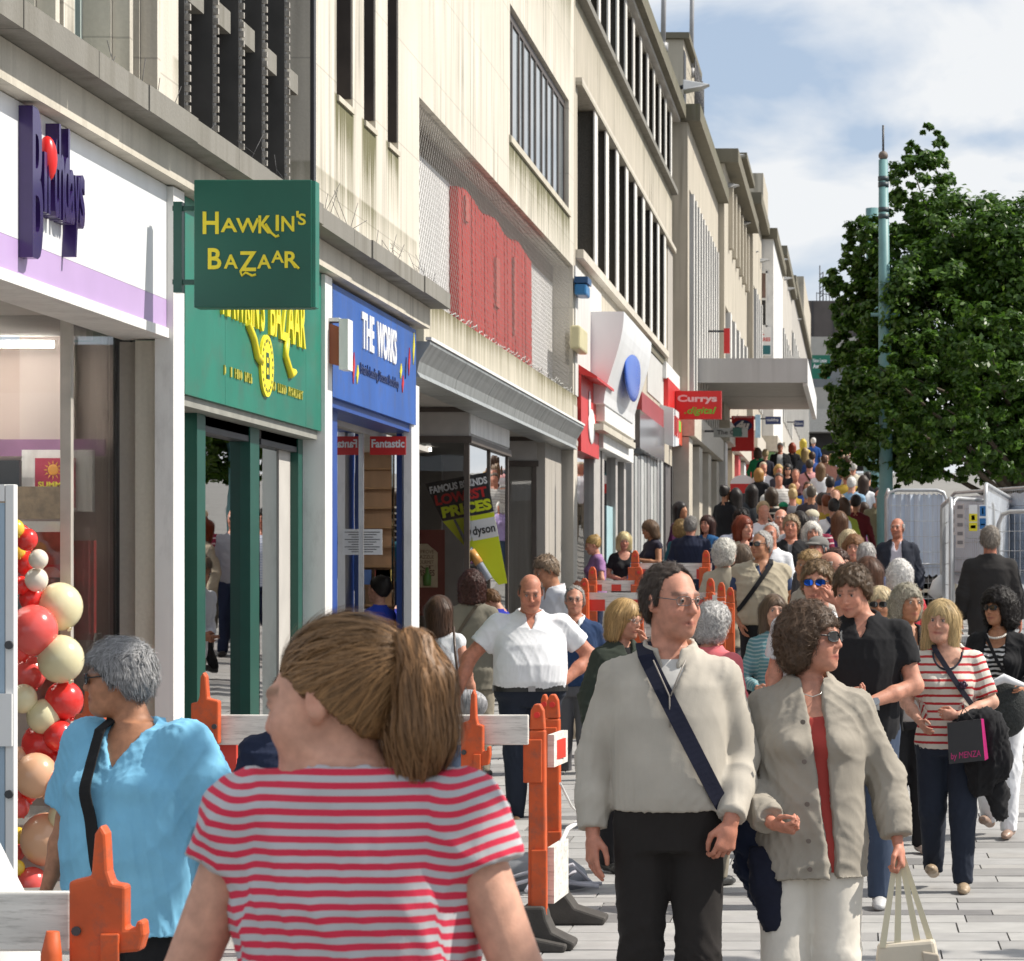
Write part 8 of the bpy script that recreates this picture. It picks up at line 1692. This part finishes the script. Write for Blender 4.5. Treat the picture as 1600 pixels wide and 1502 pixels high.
person('curly fair haired person in teal beside the navy suited man', 1065, 813, 38, yaw=160, sex='f', skin='pink', hair=('wavy', (.36, .24, .10)), top={'col': (.02, .10, .14)}, legs={'mat': navy_c})
person('dark haired woman with a magenta scarf in the shaded doorway', 1064, 784, 43, yaw=60, sex='f', skin='tan', hair=('long', (.016, .012, .012)), top={'col': (.06, .01, .05)}, legs={'mat': black_c}, tier='C')

# ---- middle of the crowd
C_ = [
 ('bald man with glasses and a pink scalp in profile behind the sunglassed man', 1303, 863, 19.4, dict(yaw=70, sex='m', bw=1.1, fat=.5, skin='pink', hair=('bald', (.4, .36, .33)), glasses='clear', top={'col': (.55, .5, .45)})),
 ('sandy haired person in a fawn jacket looking left in front of the flat cap', 1263, 861, 20.8, dict(yaw=-60, sex='m', skin='tan', hair=('short', (.34, .22, .10)), top={'col': (.36, .33, .28)})),
 ('man in a grey flat cap and dark coat', 1277, 839, 23.6, dict(yaw=-30, sex='m', skin='ruddy', hair=('crop', (.2, .2, .2)), outer={'col': (.06, .06, .065), 'open': None}, cap=(.17, .165, .155))),
 ('woman with long chestnut hair and bare shoulders seen from behind', 1357, 872, 19.8, dict(yaw=178, sex='f', skin='pink', hair=('long', (.10, .045, .025)), top={'col': (.62, .6, .58), 'sleeve': 'none', 'neck': 'scoop'})),
 ('grey haired man in a blue shirt behind the chestnut haired woman', 1354, 849, 23.0, dict(yaw=175, sex='m', bw=1.1, skin='ruddy', hair=('thin', (.44, .42, .4)), top={'col': (.05, .10, .22)})),
 ('woman with short ginger hair and pink blouse facing the camera', 1334, 838, 25.0, dict(yaw=-5, sex='f', skin='pink', hair=('wavy', (.26, .13, .06)), top={'col': (.58, .36, .34), 'neck': 'scoop'})),
 ('woman with a pale blonde bob behind the ginger haired woman', 1327, 829, 27.5, dict(yaw=10, sex='f', skin='pink', hair=('bob', (.60, .50, .32)), top={'col': (.6, .55, .48)})),
 ('dark haired woman partly hidden behind the bald man', 1310, 860, 22.0, dict(yaw=60, sex='f', skin='fair', hair=('wavy', (.08, .04, .03)), top={'col': (.3, .1, .1)})),
 ('woman in a cyan tee shirt and jeans walking away', 1350, 785, 43.5, dict(yaw=176, sex='f', skin='tan', hair=('bob', (.05, .03, .02)), top={'col': (.14, .42, .50), 'sleeve': 'short', 'hem': .85}, legs={'mat': denim})),
 ('man with sunglasses in an olive polo shirt by the teal column', 1374, 766, 43, dict(yaw=-5, sex='m', bw=1.1, skin='ruddy', hair=('bald', (.2, .15, .1)), glasses='dark', top={'col': (.20, .19, .12), 'sleeve': 'short', 'neck': 'polo', 'collar': .03}, legs={'mat': khaki})),
 ('man in a pale cap and maroon striped polo shirt seen from behind', 1269, 797, 33, dict(yaw=172, sex='m', bw=1.12, skin='pink', hair=('crop', GRY), cap=(.52, .48, .36), top={'col': (.22, .02, .05), 'stripe': ((.55, .45, .45), .07, .25), 'sleeve': 'short'}, legs={'mat': khaki})),
 ('woman in a purple top with long brown curls walking away', 1312, 800, 33.5, dict(yaw=178, sex='f', bw=1.08, skin='fair', hair=('long', (.15, .075, .04)), top={'col': (.07, .03, .13)}, legs={'mat': navy_c})),
 ('white curly haired old woman facing the camera behind the flat cap', 1269, 817, 29.5, dict(yaw=10, sex='f', skin='pink', hair=('wavy', (.74, .71, .66)), top={'col': (.1, .1, .12)})),
 ('man with a moustache in a black zipped jacket', 1236, 805, 29.0, dict(yaw=-4, sex='m', bw=1.1, skin='ruddy', hair=('short', (.34, .25, .16)), top={'col': (.15, .15, .16)}, outer={'mat': black_c, 'open': (.015, .03), 'hem': .76})),
 ('grey haired man in a white shirt behind the sand coloured waistcoat', 1204, 818, 28.5, dict(yaw=-10, sex='m', skin='ruddy', hair=('thin', (.5, .48, .46)), top={'mat': white_c, 'neck': 'polo', 'collar': .03})),
 ('bald man with white beard and grey shirt', 1220, 796, 33, dict(yaw=-3, sex='m', skin='pink', hair=('bald', (.6, .58, .55)), top={'col': (.3, .31, .33)})),
 ('woman with red hair in a scarlet top and beige cardigan', 1163, 808, 30.0, dict(yaw=40, sex='f', skin='pink', hair=('bob', (.19, .035, .012)), top={'col': (.5, .02, .025), 'neck': 'scoop', 'e': .01}, outer={'col': (.38, .32, .24), 'open': (.07, .09), 'name': 'cardigan'}, legs={'mat': black_c})),
 ('man in a white shirt with fine blue lines behind the red haired woman', 1158, 796, 32.5, dict(yaw=8, sex='m', bw=1.1, skin='ruddy', hair=('short', BLK), top={'col': (.62, .66, .75), 'stripe': ((.35, .42, .6), .03, .3), 'sleeve': 'short'})),
 ('fair haired man raising a hand to the eyes in the shade of the canopy', 1193, 783, 36.5, dict(yaw=15, sex='m', skin='pink', hair=('short', (.42, .30, .16)), top={'mat': white_c}, arms=('down', 'face'))),
 ('dark haired woman with a bun in black standing nearest the shops', 1134, 758, 46, dict(yaw=150, sex='f', skin='tan', hair=('bun', BLK), top={'mat': black_c}, legs={'mat': black_c})),
 ('woman with long black hair in the shade beside the black bun', 1150, 763, 46, dict(yaw=176, sex='f', skin='tan', hair=('long', BLK), top={'mat': black_c}, legs={'mat': black_c})),
 ('long haired brunette in grey under the arched pavement board', 1174, 757, 46.5, dict(yaw=190, sex='f', skin='tan', hair=('long', (.02, .014, .012)), top={'col': (.05, .055, .06)}, legs={'mat': black_c})),
 ('woman in a black top with thin cream stripes facing away', 1206, 762, 44, dict(yaw=170, sex='f', skin='tan', hair=('bob', (.06, .04, .025)), top={'col': (.02, .02, .02), 'stripe': ((.45, .42, .36), .09, .3)}, legs={'mat': black_c})),
 ('smiling man in a patterned white shirt walking towards the camera', 1217, 739, 54, dict(yaw=0, sex='m', bw=1.1, skin='ruddy', hair=('short', (.1, .07, .05)), top={'col': (.55, .53, .5), 'stripe': ((.4, .38, .36), .05, .4)}, legs={'mat': khaki})),
 ('woman in a brown top pushing the magenta pushchair', 1243, 733, 56, dict(yaw=0, sex='f', skin='ruddy', hair=('pony', (.16, .08, .05)), top={'col': (.10, .045, .05), 'neck': 'scoop', 'sleeve': 'half'}, legs={'mat': navy_c}, arms=('front', 'front'))),
 ('man in a salmon pink shirt walking away with a satchel strap', 1265, 718, 61, dict(yaw=175, sex='m', bw=1.15, skin='pink', hair=('short', (.05, .04, .03)), top={'col': (.60, .30, .30)}, legs={'mat': grey_c}, extras=[strap((.05, .03, .02), 1, .02, 1.0, .03)])),
 ('woman with long brown hair in a white top beside the salmon shirt', 1282, 724, 60, dict(yaw=178, sex='f', skin='fair', hair=('long', (.17, .10, .05)), top={'mat': white_c}, legs={'mat': denim})),
 ('man in a dark grey jacket seen from behind at mid crowd', 1297, 745, 50, dict(yaw=178, sex='m', bw=1.08, skin='fair', hair=('short', BLK), top={'col': (.05, .07, .08)}, legs={'mat': denim_d})),
 ('person in a white shirt carrying a backpack with navy straps', 1303, 779, 38.5, dict(yaw=177, sex='m', skin='fair', hair=('short', BLK), top={'mat': white_c, 'sleeve': 'short'}, legs={'mat': khaki}, extras=[strap((.02, .03, .07), 1, .025, 1.1, .025), strap((.02, .03, .07), -1, .025, 1.1, .025)])),
 ('dark haired child like figure in maroon near the backpack wearer', 1338, 773, 40.5, dict(yaw=170, sex='f', skin='tan', hair=('bun', BLK), top={'col': (.12, .015, .02)}, legs={'mat': black_c})),
 ('woman with very long dark hair in a white tee and a strap', 1349, 743, 51, dict(yaw=176, sex='f', skin='tan', hair=('long', (.05, .03, .022)), top={'mat': white_c, 'sleeve': 'short'}, legs={'mat': denim}, hairlen=.12, extras=[strap((.03, .03, .04), -1, .015, 1.0, .02)])),
 ('white haired person in a cream jacket walking away under the tree', 1333, 721, 59, dict(yaw=178, sex='f', bw=1.1, skin='pink', hair=('short', (.66, .63, .58)), top={'col': (.58, .53, .43), 'hem': .78, 'boxy': .4}, legs={'mat': khaki})),
 ('dark haired man in black at the edge of the tree', 1356, 737, 55, dict(yaw=178, sex='m', skin='fair', hair=('short', BLK), top={'mat': black_c}, legs={'mat': black_c})),
 ('woman with black sunglasses and long dark hair in mid crowd', 1231, 725, 61, dict(yaw=0, sex='f', skin='fair', hair=('long', BLK), glasses='dark', top={'mat': black_c}, legs={'mat': black_c})),
 ('woman with a short golden crop in mid crowd', 1217, 726, 62, dict(yaw=15, sex='f', skin='pink', hair=('wavy', (.5, .34, .12)), top={'col': (.06, .06, .08)}, legs={'mat': black_c})),
 ('woman with orange hair in a white and black top by the pavement board', 1187, 732, 58, dict(yaw=150, sex='f', skin='fair', hair=('bob', (.38, .19, .05)), top={'mat': white_c, 'sleeve': 'short'}, outer={'mat': black_c, 'sleeve': 'none', 'open': None, 'hem': .85}, legs={'mat': black_c})),
 ('fair haired man in white behind the orange haired woman', 1193, 722, 62, dict(yaw=20, sex='m', skin='pink', hair=('crop', (.5, .42, .3)), top={'mat': white_c}, legs={'mat': khaki})),
 ('grey haired man in an open black jacket over a pale shirt far up the street', 1219, 692, 76, dict(yaw=0, sex='m', bw=1.1, skin='ruddy', hair=('short', (.42, .4, .38)), top={'col': (.56, .56, .56)}, outer={'mat': black_c, 'open': (.06, .1), 'hem': .78}, legs={'mat': black_c})),
 ('woman in dark clothes with fair hair left of the open black jacket', 1196, 702, 72, dict(yaw=175, sex='f', skin='fair', hair=('short', (.4, .3, .16)), top={'col': (.03, .03, .045)}, legs={'mat': black_c})),
 ('person in bright green at the shop side of the far crowd', 1184, 700, 74, dict(yaw=178, sex='f', skin='fair', hair=('bob', DBR), top={'col': (.02, .22, .09)}, legs={'mat': navy_c})),
 ('person in a blue and white sports top facing away up the street', 1288, 711, 68, dict(yaw=178, sex='m', bw=1.05, skin='tan', hair=('short', (.1, .05, .03)), top={'col': (.05, .09, .26), 'stripe': ((.5, .52, .6), .18, .35)}, legs={'mat': denim})),
 ('red haired woman in black far up the street', 1238, 692, 78, dict(yaw=178, sex='f', skin='pink', hair=('bob', (.30, .05, .02)), top={'mat': black_c}, legs={'mat': black_c})),
 ('person wearing a yellow jacket and yellow hood far up the street', 1255, 686, 84, dict(yaw=175, sex='f', skin='fair', hair=('bob', (.6, .46, .06)), top={'col': (.62, .48, .06)}, legs={'mat': khaki})),
 ('long fair haired girl right behind the yellow jacket', 1258, 700, 74, dict(yaw=178, sex='f', skin='fair', hair=('long', (.40, .28, .12)), top={'col': (.12, .12, .14)}, legs={'mat': denim})),
 ('white haired person in royal blue far up the street', 1271, 684, 90, dict(yaw=178, sex='f', skin='fair', hair=('short', WHT), top={'col': (.02, .08, .30)}, legs={'mat': navy_c})),
 ('person in bright blue in front of the royal blue jacket', 1269, 706, 70, dict(yaw=178, sex='m', skin='fair', hair=('short', DBR), top={'col': (.05, .10, .30)}, legs={'mat': denim})),
 ('person in coral beside the tree edge far up the street', 1300, 709, 66, dict(yaw=175, sex='f', skin='tan', hair=('short', (.3, .2, .1)), top={'col': (.45, .22, .17)}, legs={'mat': grey_c})),
 ('white haired woman in a pale blue blouse by the tree edge', 1307, 707, 68, dict(yaw=10, sex='f', skin='pink', hair=('wavy', (.66, .6, .5)), top={'col': (.42, .46, .56)}, legs={'mat': grey_c})),
 ('slim person in pale pink trousers near the tree edge', 1316, 710, 66, dict(yaw=178, sex='f', skin='fair', hair=('bob', BR), top={'col': (.5, .42, .42)}, legs={'col': (.6, .42, .42)})),
 ('person in a patterned grey coat under the lowest tree branch', 1324, 712, 64, dict(yaw=175, sex='f', skin='fair', hair=('bob', DBR), top={'col': (.14, .16, .2)}, legs={'mat': black_c})),
 ('baby faced child in a green cap low in the crowd', 1224, 785, 40, dict(yaw=178, sex='f', skin='fair', hair=('crop', DBR), cap=(.02, .25, .12), top={'col': (.04, .06, .05)}, legs={'mat': black_c}, H=1.35)),
 ('dark haired woman with a red collar behind the man in the black jacket', 1250, 800, 32, dict(yaw=176, sex='f', skin='tan', hair=('long', BLK), top={'col': (.35, .02, .03)}, legs={'mat': black_c})),
 ('man in a dark red shirt seen from behind', 1284, 770, 41, dict(yaw=177, sex='m', skin='fair', hair=('short', (.07, .05, .04)), top={'col': (.20, .03, .04)}, legs={'mat': navy_c})),
 ('bald headed person in dark clothes below the salmon shirt', 1268, 757, 46, dict(yaw=177, sex='m', skin='tan', hair=('crop', (.10, .08, .06)), top={'col': (.05, .04, .045)}, legs={'mat': black_c})),
 ('woman with dark hair in a lime trimmed top right of the dark grey jacket', 1318, 778, 39.5, dict(yaw=176, sex='f', skin='fair', hair=('bob', DBR), top={'col': (.35, .40, .06)}, legs={'mat': denim})),
]
def cap_on(col):
    def fn(I):
        fr = I['fr']; f = Field(fr[1] - .2, fr[1] + .2, .009); f.ell((0, .015, .05), (.092, .112, .075), .01, fr=fr); f.cut(fr[0] @ V_(0, -.15, -1), fr[1] + fr[0] @ V_(0, 0, .035)); f.ell((0, -.095, .05), (.07, .06, .012), .02, fr=fr); v, q = f.mesh(); emit('cap', [(v, q)], cloth(col), I['root'], {'st': v[:, 2]})
    return fn
for lab, x, y, Z, kw in C_:
    kw = dict(kw); c = kw.pop('cap', None)
    if c: kw['extras'] = list(kw.get('extras', [])) + [cap_on(c)]
    kw.setdefault('tier', 'B' if Z < 34 else 'C'); kw.setdefault('legs', {'mat': navy_c}); kw.setdefault('stride', .1); kw.setdefault('arms', ('down', 'swingf'))
    g0 = float(ground(at(x, 0, Z).x, Z)); hgt = at(x, y, Z).z - g0
    if 'H' not in kw: kw['H'] = min(max(hgt, 1.52 if kw['sex'] == 'f' else 1.62), 1.92)
    person(lab, x, y, Z, gz=at(x, y, Z).z - kw['H'] if abs(hgt - kw['H']) > .03 else None, **kw)
# pushchair
gx = at(1248, 0, 55.2); g = float(ground(gx.x, 55.2)); pc = thing('pushchair', 'magenta pushchair pushed by the woman in the brown top', 'pushchair', (gx.x, 55.2, g)); q = MB().ball((gx.x, 55.2, g + .78), .28, 16, 10, (1, .9, .95)); q.build('hood', M('magenta_cloth', (.62, .03, .20), .8, .1, 6), pc); MB().box(gx.x - .2, gx.x + .2, 55, 55.5, g + .3, g + .55).build('seat', black_c, pc, bevel=.05)
for sx in (-.22, .22):
    for sy in (-.3, .3): MB().tube([(gx.x + sx - .02, 55.2 + sy, g + .11), (gx.x + sx + .02, 55.2 + sy, g + .11)], .11, 14).build('wheel', rubber, pc)
    MB().tube([(gx.x + sx, 54.9, g + .12), (gx.x + sx, 55.3, g + .55), (gx.x + sx, 55.75, g + 1.0)], .014, 6).build('frame_tube', galv, pc)
# ---- far end: a row of heads over the brow of the hill
rs = np.random.RandomState(31)
hcs = [('dark brown', DBR), ('light brown', (.24, .14, .07)), ('grey', GRY), ('white', WHT), ('blonde', BLD), ('brown', BR), ('auburn', AUB), ('golden', GLD)]
tcs = [('coral', (.55, .16, .12)), ('blue', (.04, .10, .32)), ('cream', (.55, .5, .4)), ('red', (.38, .03, .03)), ('white', (.68, .68, .7)), ('grey', (.16, .16, .17)), ('teal', (.04, .18, .2)), ('pink', (.55, .25, .28)), ('olive', (.12, .12, .05)), ('sky blue', (.22, .36, .5)), ('plum', (.12, .03, .1)), ('tan', (.36, .26, .16)), ('lilac', (.36, .28, .5)), ('mustard', (.45, .30, .05)), ('brown', (.12, .07, .04))]
combos = [(a, b) for a in range(len(hcs)) for b in range(len(tcs))]; rs.shuffle(combos)
styles_m = ['short', 'crop', 'thin', 'short']; styles_f = ['bob', 'long', 'wavy', 'pony']
k = 0
for row, (Z, n, xa, xb, yj) in enumerate([(92, 10, 1200, 1328, 690), (42, 5, 1290, 1335, 780), (100, 13, 1196, 1322, 687), (116, 13, 1206, 1328, 685), (140, 12, 1220, 1334, 685), (86, 8, 1202, 1330, 694), (78, 8, 1200, 1330, 700), (70, 7, 1200, 1330, 709), (62, 7, 1196, 1340, 722), (55, 7, 1190, 1330, 740), (48, 7, 1185, 1340, 752)]):
    for j in range(n):
        hn_, hc_ = hcs[combos[k][0]]; tn_, tcx = tcs[combos[k][1]]; sex = 'm' if rs.rand() < .45 else 'f'; away = rs.rand() < .55; k += 1
        x = xa + (xb - xa) * (j + rs.uniform(.1, .9)) / n; Zj = Z + rs.uniform(-5, 5) if Z > 60 else Z + rs.uniform(-2, 2); H = rs.uniform(1.68, 1.86) if sex == 'm' else rs.uniform(1.54, 1.70)
        X = (x - VX) * Zj / F; g = float(ground(X, Zj)); ytop = HY - (g + H - CH) * F / Zj
        st = (styles_m if sex == 'm' else styles_f)[rs.randint(4)]; st_word = {'short': 'short', 'crop': 'cropped', 'thin': 'thinning', 'bob': 'bobbed', 'long': 'long', 'wavy': 'wavy', 'pony': 'ponytailed'}[st]
        person(f'{"man" if sex == "m" else "woman"} with {st_word} {hn_} hair in a {tn_} top {"leaving" if away else "approaching"} in the distant crowd', x, ytop, Zj, yaw=(178 if away else 0) + rs.uniform(-18, 18), sex=sex, bw=rs.uniform(.98, 1.18), skin=['fair', 'pink', 'ruddy', 'tan', 'light'][rs.randint(5)], hair=(st, hc_), top={'mat': cloth(tcx), 'sleeve': 'short' if rs.rand() < .4 else 'long'}, legs={'mat': [navy_c, black_c, khaki, denim, grey_c][rs.randint(5)]}, tier='C', stride=.1, arms=('down', 'swingf'), group='people in the distant crowd')
